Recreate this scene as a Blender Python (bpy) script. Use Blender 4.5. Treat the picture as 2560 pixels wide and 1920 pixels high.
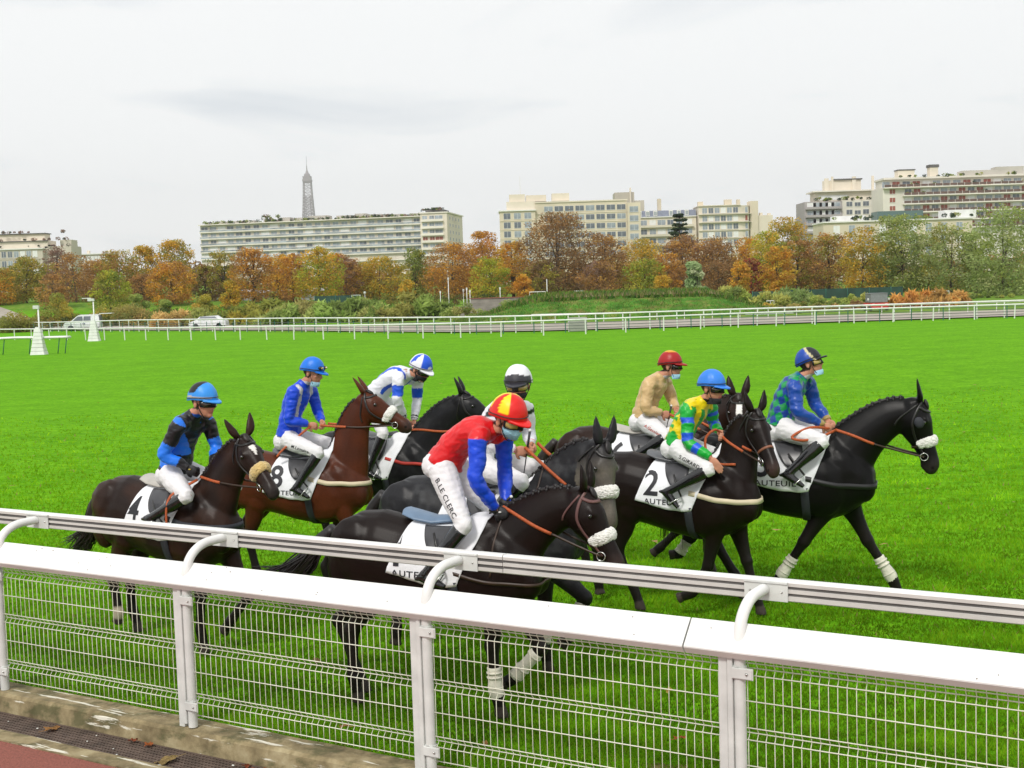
import bpy, bmesh, math, random
import numpy as np
from mathutils import Vector, Matrix, noise
from mathutils.bvhtree import BVHTree
rad = math.radians
scene = bpy.context.scene
for o in list(bpy.data.objects): bpy.data.objects.remove(o)
COL = scene.collection

# ---------------------------------------------------------------- camera
cam = bpy.data.cameras.new('camera'); camo = bpy.data.objects.new('camera', cam); COL.objects.link(camo)
cam.sensor_width = 36.0; cam.lens = 43.6; cam.clip_start = 0.1; cam.clip_end = 9000
camo.location = (0, 0, 3.1)
camo.rotation_euler = (Matrix.Rotation(rad(90-4.3), 3, 'X') @ Matrix.Rotation(rad(-1.8), 3, 'Z')).to_euler()
scene.camera = camo
scene.render.resolution_x = 1024; scene.render.resolution_y = 768
scene.view_settings.view_transform = 'Standard'; scene.view_settings.look = 'None'
scene.view_settings.exposure = -0.04; scene.view_settings.gamma = 1.0; scene.view_settings.use_curve_mapping = False

# ---------------------------------------------------------------- sky and sun
SUN_EL, SUN_AZ = 48, 205      # azimuth measured from +Y clockwise: behind the camera, a little to the left
world = bpy.data.worlds.new('World'); scene.world = world; world.use_nodes = True
nt = world.node_tree; nt.nodes.clear()
def wn(t, **k):
    n = nt.nodes.new(t)
    for a, b in k.items(): setattr(n, a, b)
    return n
wout = wn('ShaderNodeOutputWorld'); wbg = wn('ShaderNodeBackground')
sky = wn('ShaderNodeTexSky', sky_type='NISHITA', sun_disc=False)
sky.sun_elevation = rad(SUN_EL); sky.sun_rotation = rad(SUN_AZ)
skm = wn('ShaderNodeMix', data_type='RGBA', blend_type='MULTIPLY'); skm.inputs['Factor'].default_value = 1
skm.inputs[7].default_value = (0.1, 0.1, 0.1, 1); nt.links.new(sky.outputs[0], skm.inputs[6])
tc = wn('ShaderNodeTexCoord'); mp = wn('ShaderNodeMapping'); mp.inputs['Scale'].default_value = (1.5, 1.5, 5.0)
nt.links.new(tc.outputs['Generated'], mp.inputs[0])
nz = wn('ShaderNodeTexNoise'); nz.inputs['Scale'].default_value = 2.6; nz.inputs['Detail'].default_value = 5; nz.inputs['Roughness'].default_value = 0.5
nz.inputs['Distortion'].default_value = 0.6
nt.links.new(mp.outputs[0], nz.inputs['Vector'])
rp = wn('ShaderNodeValToRGB'); e = rp.color_ramp.elements
e[0].position = 0.30; e[0].color = (0.86, 0.90, 0.93, 1); e[1].position = 0.47; e[1].color = (1.08, 1.09, 1.08, 1)
nt.links.new(nz.outputs[0], rp.inputs[0])
mx = wn('ShaderNodeMix', data_type='RGBA'); mx.inputs['Factor'].default_value = 0.93
nt.links.new(skm.outputs[2], mx.inputs[6]); nt.links.new(rp.outputs[0], mx.inputs[7])
nt.links.new(mx.outputs[2], wbg.inputs[0]); wbg.inputs[1].default_value = 1.0
nt.links.new(wbg.outputs[0], wout.inputs[0])
sl = bpy.data.lights.new('sun', 'SUN'); sl.energy = 2.6; sl.angle = rad(10); sl.color = (1, 0.96, 0.9)
so = bpy.data.objects.new('sun', sl); COL.objects.link(so)
_d = Vector((math.sin(rad(SUN_AZ))*math.cos(rad(SUN_EL)), math.cos(rad(SUN_AZ))*math.cos(rad(SUN_EL)), math.sin(rad(SUN_EL))))
so.rotation_euler = (-_d).to_track_quat('-Z', 'Y').to_euler()

# ---------------------------------------------------------------- helpers
RNG = random.Random(7)
def empty(name, loc=(0, 0, 0), rz=0, s=1):
    o = bpy.data.objects.new(name, None); COL.objects.link(o)
    o.location = loc; o.rotation_euler = (0, 0, rz); o.scale = (s, s, s); o.empty_display_size = 0.2
    return o
def tag(o, label=None, cat=None, group=None, kind=None):
    if label: o['label'] = label
    if cat: o['category'] = cat
    if group: o['group'] = group
    if kind: o['kind'] = kind
    return o
def obj(name, bm, mat=None, parent=None, smooth=True, flat_mats=None):
    if isinstance(bm, bpy.types.Mesh): me = bm; me.name = name
    else:
        me = bpy.data.meshes.new(name); bm.normal_update(); bm.to_mesh(me); bm.free()
    o = bpy.data.objects.new(name, me); COL.objects.link(o)
    if mat is not None and not me.materials:
        for m in (mat if isinstance(mat, (list, tuple)) else [mat]): me.materials.append(m)
    if smooth: me.shade_smooth()
    if parent: o.parent = parent
    return o
def NB(): return bmesh.new()
def V(*a): return Vector(a[0] if len(a) == 1 else a)
def box(bm, c, d, rz=0, M=None, mi=0):
    r = bmesh.ops.create_cube(bm, size=1)
    T = Matrix.Translation(c) @ Matrix.Rotation(rz, 4, 'Z') @ Matrix.Diagonal((d[0], d[1], d[2], 1))
    if M is not None: T = M @ T
    bmesh.ops.transform(bm, matrix=T, verts=r['verts'])
    if mi:
        for v in r['verts']:
            for f in v.link_faces: f.material_index = mi
    return r['verts']
def box2(bm, a, b, mi=0, M=None):
    return box(bm, [(a[i]+b[i])/2 for i in range(3)], [abs(b[i]-a[i]) for i in range(3)], 0, M, mi)
def blob(bm, c, r, M=None, sub=2):
    q = bmesh.ops.create_icosphere(bm, subdivisions=sub, radius=1)
    T = Matrix.Translation(c) @ (M.to_4x4() if M is not None else Matrix.Identity(4)) @ Matrix.Diagonal((r[0], r[1], r[2], 1))
    bmesh.ops.transform(bm, matrix=T, verts=q['verts']); return q['verts']
def rings_mesh(bm, rings, cap=True, closed=False):
    R = [[bm.verts.new(p) for p in r] for r in rings]; n = len(R[0]); m = len(R)
    for i in range(m if closed else m-1):
        A = R[i]; B = R[(i+1) % m]
        for j in range(n):
            bm.faces.new((A[j], A[(j+1) % n], B[(j+1) % n], B[j]))
    if cap and not closed:
        bm.faces.new(list(reversed(R[0]))); bm.faces.new(R[-1])
    return R
def smooth_path(pts, n):
    """Catmull-Rom through tuples of any length; n samples per span."""
    P = [np.array(p, float) for p in pts]; P = [2*P[0]-P[1]] + P + [2*P[-1]-P[-2]]; out = []
    for i in range(1, len(P)-2):
        for k in range(n):
            t = k/n
            out.append(0.5*((2*P[i]) + (-P[i-1]+P[i+1])*t + (2*P[i-1]-5*P[i]+4*P[i+1]-P[i+2])*t*t + (-P[i-1]+3*P[i]-3*P[i+1]+P[i+2])*t**3))
    out.append(P[-2]); return out
def tube(bm, pts, seg=8, ref=(0, 1, 0), n=1, cap=True, closed=False):
    """pts: (x,y,z,r) or (x,y,z,r_along_ref,r_other)"""
    pts = [tuple(p) if len(p) > 4 else (*p, p[3]) for p in pts]
    if n > 1: pts = smooth_path(pts, n)
    pts = [np.array(p, float) for p in pts]; rings = []; N = len(pts)
    ref = Vector(ref)
    for i, p in enumerate(pts):
        a = pts[(i-1) % N if closed else max(i-1, 0)][:3]; b = pts[(i+1) % N if closed else min(i+1, N-1)][:3]
        t = Vector(b-a)
        if t.length < 1e-7: t = Vector((0, 0, 1))
        t.normalize(); u = ref - t*ref.dot(t)
        if u.length < 0.05: u = Vector((1, 0, 0.3)) - t*Vector((1, 0, 0.3)).dot(t)
        u.normalize(); v = t.cross(u)
        ru = p[3]; rv = p[4] if len(p) > 4 else p[3]; c = Vector(p[:3])
        rings.append([c + u*(ru*math.cos(k*2*math.pi/seg)) + v*(rv*math.sin(k*2*math.pi/seg)) for k in range(seg)])
    return rings_mesh(bm, rings, cap, closed)
def remesh(bm, voxel, smooth_it=4, name='m', fac=0.5):
    me = bpy.data.meshes.new(name); bmesh.ops.recalc_face_normals(bm, faces=bm.faces); bm.to_mesh(me); bm.free()
    o = bpy.data.objects.new(name, me); COL.objects.link(o)
    md = o.modifiers.new('r', 'REMESH'); md.mode = 'VOXEL'; md.voxel_size = voxel; md.use_smooth_shade = True
    if smooth_it:
        ms = o.modifiers.new('s', 'SMOOTH'); ms.factor = fac; ms.iterations = smooth_it
    dg = bpy.context.evaluated_depsgraph_get(); dg.update()
    m2 = bpy.data.meshes.new_from_object(o.evaluated_get(dg)); bpy.data.objects.remove(o); bpy.data.meshes.remove(me)
    return m2
def coords(me):
    a = np.empty(len(me.vertices)*3, np.float32); me.vertices.foreach_get('co', a); return a.reshape(-1, 3).astype(float)
def normals(me):
    a = np.empty(len(me.vertices)*3, np.float32); me.vertices.foreach_get('normal', a); return a.reshape(-1, 3).astype(float)
def set_coords(me, a): me.vertices.foreach_set('co', a.astype(np.float32).ravel()); me.update()
def set_col(me, c, name='Col'):
    at = me.color_attributes.new(name, 'FLOAT_COLOR', 'POINT')
    b = np.ones((len(me.vertices), 4), np.float32); b[:, :3] = c; at.data.foreach_set('color', b.ravel())
def bvh_of(me):
    return BVHTree.FromPolygons([v.co.copy() for v in me.vertices], [list(p.vertices) for p in me.polygons])
def vnoise(P, scale, seed=0.0):
    return np.array([noise.noise(Vector((p[0]*scale+seed, p[1]*scale, p[2]*scale))) for p in P])
def sstep(a, b, x):
    t = np.clip((x-a)/(b-a), 0, 1); return t*t*(3-2*t)

# ---------------------------------------------------------------- materials
MC = {}
def nodes(m):
    m.use_nodes = True; t = m.node_tree; return t, t.nodes['Principled BSDF']
def mat(name, col, rough=0.6, metal=0, noise_s=None, noise_a=0.15, bump=0, bump_s=None, spec=None, coat=0, sheen=0, trans=0):
    """procedural: a base colour broken up by noise, optional bump"""
    if name in MC: return MC[name]
    m = bpy.data.materials.new(name); t, b = nodes(m); MC[name] = m
    b.inputs['Roughness'].default_value = rough; b.inputs['Metallic'].default_value = metal
    if spec is not None: b.inputs['Specular IOR Level'].default_value = spec
    if coat: b.inputs['Coat Weight'].default_value = coat
    if sheen: b.inputs['Sheen Weight'].default_value = sheen; b.inputs['Sheen Roughness'].default_value = 0.4
    tc = t.nodes.new('ShaderNodeTexCoord')
    n = t.nodes.new('ShaderNodeTexNoise'); n.inputs['Scale'].default_value = noise_s or 6; n.inputs['Detail'].default_value = 5
    t.links.new(tc.outputs['Object'], n.inputs['Vector'])
    r = t.nodes.new('ShaderNodeMapRange'); r.inputs[3].default_value = 1-noise_a; r.inputs[4].default_value = 1+noise_a
    r.inputs[1].default_value = 0.3; r.inputs[2].default_value = 0.7
    t.links.new(n.outputs[0], r.inputs[0])
    v = t.nodes.new('ShaderNodeMix'); v.data_type = 'RGBA'; v.blend_type = 'MULTIPLY'; v.inputs[0].default_value = 1
    v.inputs[6].default_value = (*col, 1); t.links.new(r.outputs[0], v.inputs[7]); t.links.new(v.outputs[2], b.inputs['Base Color'])
    if bump:
        n2 = t.nodes.new('ShaderNodeTexNoise'); n2.inputs['Scale'].default_value = bump_s or 40; n2.inputs['Detail'].default_value = 4
        t.links.new(tc.outputs['Object'], n2.inputs['Vector'])
        bp = t.nodes.new('ShaderNodeBump'); bp.inputs['Strength'].default_value = bump; bp.inputs['Distance'].default_value = 0.02
        t.links.new(n2.outputs[0], bp.inputs['Height']); t.links.new(bp.outputs[0], b.inputs['Normal'])
    return m
def attr_mat(name, rough=0.5, noise_s=30, noise_a=0.12, bump=0.0, bump_s=60, sheen=0, spec=None, stretch=None, trans=0.0, coat=0):
    """colour from the mesh's own paint attribute, broken up by noise"""
    if name in MC: return MC[name]
    m = mat(name, (1, 1, 1), rough, 0, noise_s, noise_a, bump, bump_s, spec, coat, sheen)
    t = m.node_tree; at = t.nodes.new('ShaderNodeVertexColor'); at.layer_name = 'Col'
    mxn = [n for n in t.nodes if n.type == 'MIX'][0]; t.links.new(at.outputs[0], mxn.inputs[6])
    b = t.nodes['Principled BSDF']
    if stretch:
        mpn = t.nodes.new('ShaderNodeMapping'); mpn.inputs['Scale'].default_value = stretch
        tcn = [n for n in t.nodes if n.type == 'TEX_COORD'][0]; t.links.new(tcn.outputs['Object'], mpn.inputs[0])
        for n in t.nodes:
            if n.type == 'TEX_NOISE': t.links.new(mpn.outputs[0], n.inputs['Vector'])
    if trans:
        tr = t.nodes.new('ShaderNodeBsdfTranslucent'); ms = t.nodes.new('ShaderNodeMixShader'); ms.inputs[0].default_value = trans
        t.links.new(mxn.outputs[2], tr.inputs[0]); out = t.nodes['Material Output']
        t.links.new(b.outputs[0], ms.inputs[1]); t.links.new(tr.outputs[0], ms.inputs[2]); t.links.new(ms.outputs[0], out.inputs[0])
    return m
M_WHITE = mat('white_paint', (0.72, 0.72, 0.70), 0.42, noise_s=3, noise_a=0.09)
M_WHITE_OLD = mat('worn_white_metal', (0.60, 0.61, 0.585), 0.45, noise_s=7, noise_a=0.12)
M_ALU = mat('aluminium', (0.62, 0.60, 0.57), 0.42, metal=0.2, noise_s=4, noise_a=0.08)
M_ALUD = mat('aluminium_groove', (0.12, 0.115, 0.11), 0.5, metal=0.2, noise_s=4, noise_a=0.2)
M_LEATHER = mat('black_leather', (0.012, 0.011, 0.010), 0.35, noise_s=30, noise_a=0.3, bump=0.2)
M_BROWNL = mat('brown_leather', (0.035, 0.018, 0.010), 0.45, noise_s=30, noise_a=0.3)
M_ORANGE = mat('orange_rubber', (0.42, 0.085, 0.02), 0.6, noise_s=60, noise_a=0.25, bump=0.3, bump_s=200)
M_STEEL = mat('steel', (0.6, 0.6, 0.58), 0.25, metal=1)
M_CLOTH = mat('saddle_cloth_white', (0.78, 0.79, 0.82), 0.75, noise_s=5, noise_a=0.06, bump=0.5, bump_s=11)
M_INK = mat('black_print', (0.015, 0.015, 0.02), 0.6)
M_FLEECE = mat('fleece', (0.80, 0.79, 0.74), 0.95, noise_s=40, noise_a=0.12, bump=1.0, bump_s=70, sheen=0.5)
M_FLEECEY = mat('yellow_fleece', (0.62, 0.45, 0.17), 0.95, noise_s=40, noise_a=0.15, bump=1.0, bump_s=70, sheen=0.5)
M_BOOTW = mat('white_leg_wrap', (0.62, 0.60, 0.50), 0.7, noise_s=14, noise_a=0.15, bump=0.4, bump_s=30)
M_RUB = mat('black_rubber', (.010, .010, .011), .5)

# ================================================================= GROUND
A2 = Vector((0.868, -0.497, 0)).normalized(); N2 = Vector((-0.497, -0.868, 0)).normalized(); F0 = Vector((-2.44, 8.86, 0))
FM = Matrix(((A2.x, N2.x, 0, F0.x), (A2.y, N2.y, 0, F0.y), (0, 0, 1, 0), (0, 0, 0, 1)))   # fence frame: x along, y towards the stand
def ground_z(x, y):
    base = 2.6 - 1.3*sstep(-60, 70, x) + 1.7*sstep(-20, -120, x)
    s0 = 140 + 36*sstep(-8, -45, x)
    z = base*sstep(s0, 205, y) + 6*sstep(240, 600, y)
    return z
def build_ground():
    bm = NB()
    xs = sorted(set(list(np.linspace(-30, 30, 61)) + list(np.linspace(-260, 260, 66)) + [-3500, -2000, -1200, -700, -400, 400, 700, 1200, 2000, 3500]))
    ys = sorted(set(list(np.linspace(3, 40, 38)) + list(np.linspace(40, 130, 31)) + list(np.linspace(130, 330, 51)) + [-60, -20, -5, 400, 500, 700, 1000, 1600, 2600, 4500, 7000]))
    X, Y = np.meshgrid(xs, ys); Z = ground_z(X, Y) - 0.03
    vs = [[bm.verts.new((X[i, j], Y[i, j], Z[i, j])) for j in range(len(xs))] for i in range(len(ys))]
    for i in range(len(ys)-1):
        for j in range(len(xs)-1):
            bm.faces.new((vs[i][j], vs[i][j+1], vs[i+1][j+1], vs[i+1][j]))
    # the stand side of the fence is paved: the turf ends under the plinth
    bmesh.ops.bisect_plane(bm, geom=bm.verts[:]+bm.edges[:]+bm.faces[:], plane_co=F0+N2*-0.1, plane_no=N2, clear_outer=True)
    m = bpy.data.materials.new('turf'); t, b = nodes(m); b.inputs['Roughness'].default_value = 0.9; b.inputs['Specular IOR Level'].default_value = 0.04
    L = t.links.new; N = t.nodes.new
    geo = N('ShaderNodeNewGeometry')
    def noi(s, d=6, r=0.6, sc=None):
        n = N('ShaderNodeTexNoise'); n.inputs['Scale'].default_value = s; n.inputs['Detail'].default_value = d; n.inputs['Roughness'].default_value = r
        if sc:
            q = N('ShaderNodeMapping'); q.inputs['Scale'].default_value = sc; L(geo.outputs['Position'], q.inputs[0]); L(q.outputs[0], n.inputs['Vector'])
        else: L(geo.outputs['Position'], n.inputs['Vector'])
        return n
    def ramp(src, stops):
        r = N('ShaderNodeValToRGB'); el = r.color_ramp.elements
        el[0].position, el[0].color = stops[0][0], (*stops[0][1], 1); el[1].position, el[1].color = stops[-1][0], (*stops[-1][1], 1)
        for p, c in stops[1:-1]:
            x = el.new(p); x.color = (*c, 1)
        L(src, r.inputs[0]); return r
    fine = noi(9, 8, 0.75, (1, 1, 1)); big = noi(0.35, 4, 0.5, (1, 1.6, 1)); mid = noi(2.2, 5, 0.6, (0.8, 2.2, 1))
    c1 = ramp(fine.outputs[0], [(0.30, (0.058, 0.195, 0.003)), (0.5, (0.125, 0.35, 0.006)), (0.72, (0.205, 0.45, 0.012))])
    c2 = ramp(mid.outputs[0], [(0.33, (0.66, 0.76, 0.6)), (0.58, (1, 1, 1)), (0.75, (1.15, 1.08, 1.0))])
    c3 = ramp(big.outputs[0], [(0.35, (0.88, 0.9, 0.8)), (0.62, (1.08, 1.04, 1.0))])
    def mul(a, bb):
        q = N('ShaderNodeMix'); q.data_type = 'RGBA'; q.blend_type = 'MULTIPLY'; q.inputs[0].default_value = 1; L(a, q.inputs[6]); L(bb, q.inputs[7]); return q.outputs[2]
    turf = mul(mul(c1.outputs[0], c2.outputs[0]), c3.outputs[0])
    # beyond the rails: rough meadow grass
    rough_n = noi(0.5, 8, 0.7, (1, 1, 1)); rg = ramp(rough_n.outputs[0], [(0.3, (0.06, 0.14, 0.018)), (0.55, (0.14, 0.25, 0.03)), (0.75, (0.28, 0.24, 0.07))])
    sx = N('ShaderNodeSeparateXYZ'); L(geo.outputs['Position'], sx.inputs[0])
    mr = N('ShaderNodeMapRange'); mr.inputs[1].default_value = 107; mr.inputs[2].default_value = 116; L(sx.outputs[1], mr.inputs[0])
    fm = N('ShaderNodeMix'); fm.data_type = 'RGBA'; L(mr.outputs[0], fm.inputs[0]); L(turf, fm.inputs[6]); L(rg.outputs[0], fm.inputs[7])
    # mown lawn on the left bank
    mr2 = N('ShaderNodeMapRange'); mr2.inputs[1].default_value = -14; mr2.inputs[2].default_value = -26; L(sx.outputs[0], mr2.inputs[0])
    mr3 = N('ShaderNodeMapRange'); mr3.inputs[1].default_value = 196; mr3.inputs[2].default_value = 190; L(sx.outputs[1], mr3.inputs[0])
    mm_ = N('ShaderNodeMath'); mm_.operation = 'MULTIPLY'; L(mr2.outputs[0], mm_.inputs[0]); L(mr3.outputs[0], mm_.inputs[1])
    fm2 = N('ShaderNodeMix'); fm2.data_type = 'RGBA'; L(mm_.outputs[0], fm2.inputs[0]); L(fm.outputs[2], fm2.inputs[6]); L(turf, fm2.inputs[7]); L(fm2.outputs[2], b.inputs['Base Color'])
    bp = N('ShaderNodeBump'); bp.inputs['Strength'].default_value = 0.6; bp.inputs['Distance'].default_value = 0.04; L(fine.outputs[0], bp.inputs['Height']); L(bp.outputs[0], b.inputs['Normal'])
    tag(obj('ground', bm, m), 'bright green racecourse turf stretching to the rails', 'ground', kind='structure')
build_ground()

def ribbon(bm, line, w0, w1, z):
    """strip between two offset polylines [(x,y0,y1)]"""
    pass

def sand_track():
    # grey sand track behind the rails: near edge, far edge sampled in x
    xs = [-110, -85, -64, -40, -30, -21, -12, -4, 2, 7, 17, 29, 45, 70, 110]
    near = [215, 185, 160, 136, 126, 117, 105, 96, 93, 92.5, 92.5, 92.5, 93, 95, 100]
    far = [232, 202, 178, 155, 145, 136, 125, 116, 112.5, 111.5, 111, 110, 109.5, 110, 113]
    bm = NB(); a = []; b = []
    for i in range(len(xs)-1):
        for k in range(6):
            t = k/6; X = xs[i]*(1-t)+xs[i+1]*t
            for (arr, Y) in ((a, near[i]*(1-t)+near[i+1]*t), (b, far[i]*(1-t)+far[i+1]*t)):
                arr.append((X, Y))
    for i in range(len(a)-1):
        prev = None; col = []
        for j in (i, i+1):
            row = []
            for k in range(7):
                t = k/6; X = a[j][0]; Y = a[j][1]*(1-t)+b[j][1]*t
                row.append(bm.verts.new((X, Y, ground_z(X, Y)+0.06)))
            col.append(row)
        for k in range(6): bm.faces.new((col[0][k], col[1][k], col[1][k+1], col[0][k+1]))
    bmesh.ops.remove_doubles(bm, verts=bm.verts, dist=0.01)
    tag(obj('sand_track', bm, mat('grey_sand', (0.33, 0.30, 0.25), 0.95, noise_s=0.4, noise_a=0.2, bump=0.3)), 'grey sand gallop running behind the white rails', 'track', kind='structure')
sand_track()

# ================================================================= FOREGROUND FENCE
def concrete_mat():
    m = bpy.data.materials.new('weathered_concrete'); t, b = nodes(m); L = t.links.new; N = t.nodes.new
    tc = N('ShaderNodeTexCoord')
    def noi(s, d, sc):
        q = N('ShaderNodeMapping'); q.inputs['Scale'].default_value = sc; L(tc.outputs['Object'], q.inputs[0])
        n = N('ShaderNodeTexNoise'); n.inputs['Scale'].default_value = s; n.inputs['Detail'].default_value = d; n.inputs['Roughness'].default_value = 0.65; L(q.outputs[0], n.inputs['Vector']); return n
    def ramp(src, stops):
        r = N('ShaderNodeValToRGB'); el = r.color_ramp.elements
        el[0].position, el[0].color = stops[0][0], (*stops[0][1], 1); el[1].position, el[1].color = stops[-1][0], (*stops[-1][1], 1)
        for p, c in stops[1:-1]:
            x = el.new(p); x.color = (*c, 1)
        L(src, r.inputs[0]); return r
    a = noi(5, 8, (1, 1, 1)); c = ramp(a.outputs[0], [(0.3, (0.10, 0.075, 0.035)), (0.55, (0.27, 0.215, 0.115)), (0.75, (0.42, 0.36, 0.22))])
    moss = noi(3.3, 9, (1, 1.5, 2)); mf = ramp(moss.outputs[0], [(0.50, (0, 0, 0)), (0.60, (1, 1, 1))])
    mm = N('ShaderNodeMix'); mm.data_type = 'RGBA'; L(c.outputs[0], mm.inputs[6]); mm.inputs[7].default_value = (0.075, 0.075, 0.028, 1)
    mmm = N('ShaderNodeMath'); mmm.operation = 'MULTIPLY'; mmm.inputs[1].default_value = 0.75; L(mf.outputs[0], mmm.inputs[0]); L(mmm.outputs[0], mm.inputs[0])
    pn = noi(1.6, 10, (0.9, 9, 6)); q0 = N('ShaderNodeMapping'); q0.inputs['Rotation'].default_value = (0, 0, rad(29.8)); L(tc.outputs['Object'], q0.inputs[0]); L(q0.outputs[0], pn.inputs['Vector'].links[0].from_node.inputs[0]); pf = ramp(pn.outputs[0], [(0.575, (0, 0, 0)), (0.60, (1, 1, 1))])      # flaked white paint
    pm = N('ShaderNodeMix'); pm.data_type = 'RGBA'; L(mm.outputs[2], pm.inputs[6]); pm.inputs[7].default_value = (0.66, 0.63, 0.53, 1); L(pf.outputs[0], pm.inputs[0])
    L(pm.outputs[2], b.inputs['Base Color']); b.inputs['Roughness'].default_value = 0.9
    bp = N('ShaderNodeBump'); bp.inputs['Strength'].default_value = 0.7; bp.inputs['Distance'].default_value = 0.01; L(a.outputs[0], bp.inputs['Height']); L(bp.outputs[0], b.inputs['Normal'])
    return m
M_CONC = concrete_mat()
def extr(bm, prof, x0, x1, M, n=1, jit=0.0, rg=None):
    """extrude a (y,z) profile along fence x"""
    rings = []
    for i in range(n+1):
        x = x0+(x1-x0)*i/n
        rings.append([M @ Vector((x, y+(rg.uniform(-jit, jit) if rg else 0), z+(rg.uniform(-jit, jit) if rg else 0))) for y, z in prof])
    rings_mesh(bm, rings)
def build_near():
    rg = random.Random(3)
    # plinth, drain grating, kerb edge, red path
    bm = NB(); extr(bm, [(-0.17, -0.35), (-0.17, -0.012), (-0.155, 0.0), (0.055, 0.0), (0.08, -0.02), (0.098, -0.14), (0.098, -0.35)], -6, 10, FM, 90, 0.004, rg)
    tag(obj('plinth', bm, M_CONC, smooth=False), 'weathered concrete plinth with flaking white paint under the mesh fence', 'plinth', kind='structure')
    bm = NB(); extr(bm, [(0.41, -0.35), (0.41, -0.125), (0.56, -0.125), (0.56, -0.35)], -6, 10, FM, 60, 0.003, rg)
    tag(obj('path_edging', bm, M_CONC, smooth=False), 'pale concrete edging between the drain and red path', 'kerb', kind='structure')
    # grating: slab with punched rows of slots (real holes)
    bm = NB(); x = -3.2
    while x < 3.4:
        for yy in np.arange(0.105, 0.40, 0.038):
            box2(bm, (x, yy, -0.150), (x+0.498, yy+0.016, -0.138), M=FM)
        for xx in np.arange(x+0.004, x+0.49, 0.031):
            box2(bm, (xx, 0.104, -0.155), (xx+0.012, 0.402, -0.141), M=FM)
        x += 0.5
    tag(obj('drain_grating', bm, mat('dark_grating', (0.10, 0.070, 0.055), 0.7, noise_s=7, noise_a=0.4), smooth=False), 'dark metal drain grating strewn with leaves beside the plinth', 'grating')
    bm = NB(); extr(bm, [(0.098, -0.34), (0.098, -0.21), (0.41, -0.21), (0.41, -0.34)], -6, 10, FM)
    tag(obj('drain_channel', bm, mat('drain_dirt', (0.03, 0.022, 0.018), 0.9), smooth=False), 'dark drain channel below the grating', 'channel', kind='structure')
    bm = NB(); extr(bm, [(0.56, -0.34), (0.56, -0.135), (40, -0.135), (40, -0.34)], -60, 60, FM)
    tag(obj('path', bm, mat('red_asphalt', (0.26, 0.085, 0.062), 0.9, noise_s=60, noise_a=0.3, bump=0.6, bump_s=160), smooth=False), 'brick red tarmac path beside the fence', 'path', kind='structure')
    # fence
    f = empty('mesh_fence', F0 + Vector((0, 0, 0)), 0)
    tag(f, 'white welded mesh fence with a slanted white top board on the concrete plinth', 'fence')
    inv = Matrix.Translation(-F0) @ FM
    posts = [-4.12, -2.06, 0.0, 2.08, 4.17, 6.25]
    for px in posts:
        bm = NB()
        box2(bm, (px-0.075, -0.035, 0.0), (px-0.022, 0.02, 1.06), M=inv)      # flat post
        box2(bm, (px-0.020, -0.02, 0.03), (px+0.012, 0.032, 1.06), M=inv)
        tube(bm, [(*(inv @ Vector((px+0.045, 0.0, z))), 0.034) for z in (0.005, 1.08)], 14, (1, 0, 0))
        bmesh.ops.bevel(bm, geom=[e for e in bm.edges if e.calc_length() > 0.5], offset=0.004, segments=1, affect='EDGES')
        p = obj('post', bm, M_WHITE_OLD, f, smooth=False)
        for z in (0.17, 0.95):
            bm = NB(); box2(bm, (px+0.01, 0.028, z-0.035), (px+0.135, 0.046, z+0.03), M=inv)
            tube(bm, [(*(inv @ Vector((px+0.045, 0.0, zz))), 0.041) for zz in (z-0.035, z+0.03)], 14, (1, 0, 0))
            bmesh.ops.bevel(bm, geom=[e for e in bm.edges if 0.05 < e.calc_length() < 0.2], offset=0.006, segments=2, affect='EDGES')
            c = obj('clamp', bm, M_WHITE_OLD, p, smooth=False)
            bm = NB(); blob(bm, inv @ Vector((px+0.10, 0.05, z)), (0.009,)*3, sub=1); obj('bolt', bm, M_STEEL, p)
    # welded panels: folds bulge away from the stand
        zl = [(0.09, 0), (0.183, 0), (0.2175, -.024), (0.252, 0), (0.41, 0), (0.558, 0), (0.5925, -.024), (0.627, 0), (0.78, 0), (0.928, 0), (0.9625, -.024), (0.997, 0), (1.075, 0)]
    prof = [(0.0, 0.075), (0.0, 0.185), (-0.026, 0.2175), (0.0, 0.250), (0.0, 0.560), (-0.026, 0.5925), (0.0, 0.625), (0.0, 0.930), (-0.026, 0.9625), (0.0, 0.995), (0.0, 1.10)]
    for i in range(len(posts)-1):
        x0 = posts[i]+0.085; x1 = posts[i+1]-0.085; bm = NB(); n = int(round((x1-x0)/0.05))
        sag = rg.uniform(-0.004, 0.004)
        for k in range(n+1):
            x = x0+(x1-x0)*k/n
            tube(bm, [(*(inv @ Vector((x, -0.012+y, z+sag))), 0.0026) for y, z in prof], 5, (1, 0, 0))
        for z, yo in zl:
            tube(bm, [(*(inv @ Vector((x, -0.012+0.004+yo, z+sag))), 0.0036) for x in (x0-0.03, x1+0.03)], 5)
        obj('mesh_panel', bm, mat('white_wire', (0.70, 0.70, 0.58), 0.4, noise_s=5, noise_a=0.08), f)
    # top boards, with a joint before the right-hand post
    for (x0, x1) in ((-6, 3.905), (3.915, 9)):
        bm = NB()
        extr(bm, [(-0.085, 1.185), (-0.060, 1.207), (0.078, 1.080), (0.080, 1.072), (0.046, 1.028), (0.03, 1.03), (-0.03, 1.11), (-0.085, 1.15)], x0, x1, inv, 1)
        bmesh.ops.bevel(bm, geom=[e for e in bm.edges if e.calc_length() > 2], offset=0.003, segments=2, affect='EDGES')
        t = obj('top_board', bm, M_WHITE, f, smooth=False)
    rgs = random.Random(31); bm = NB()
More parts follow.
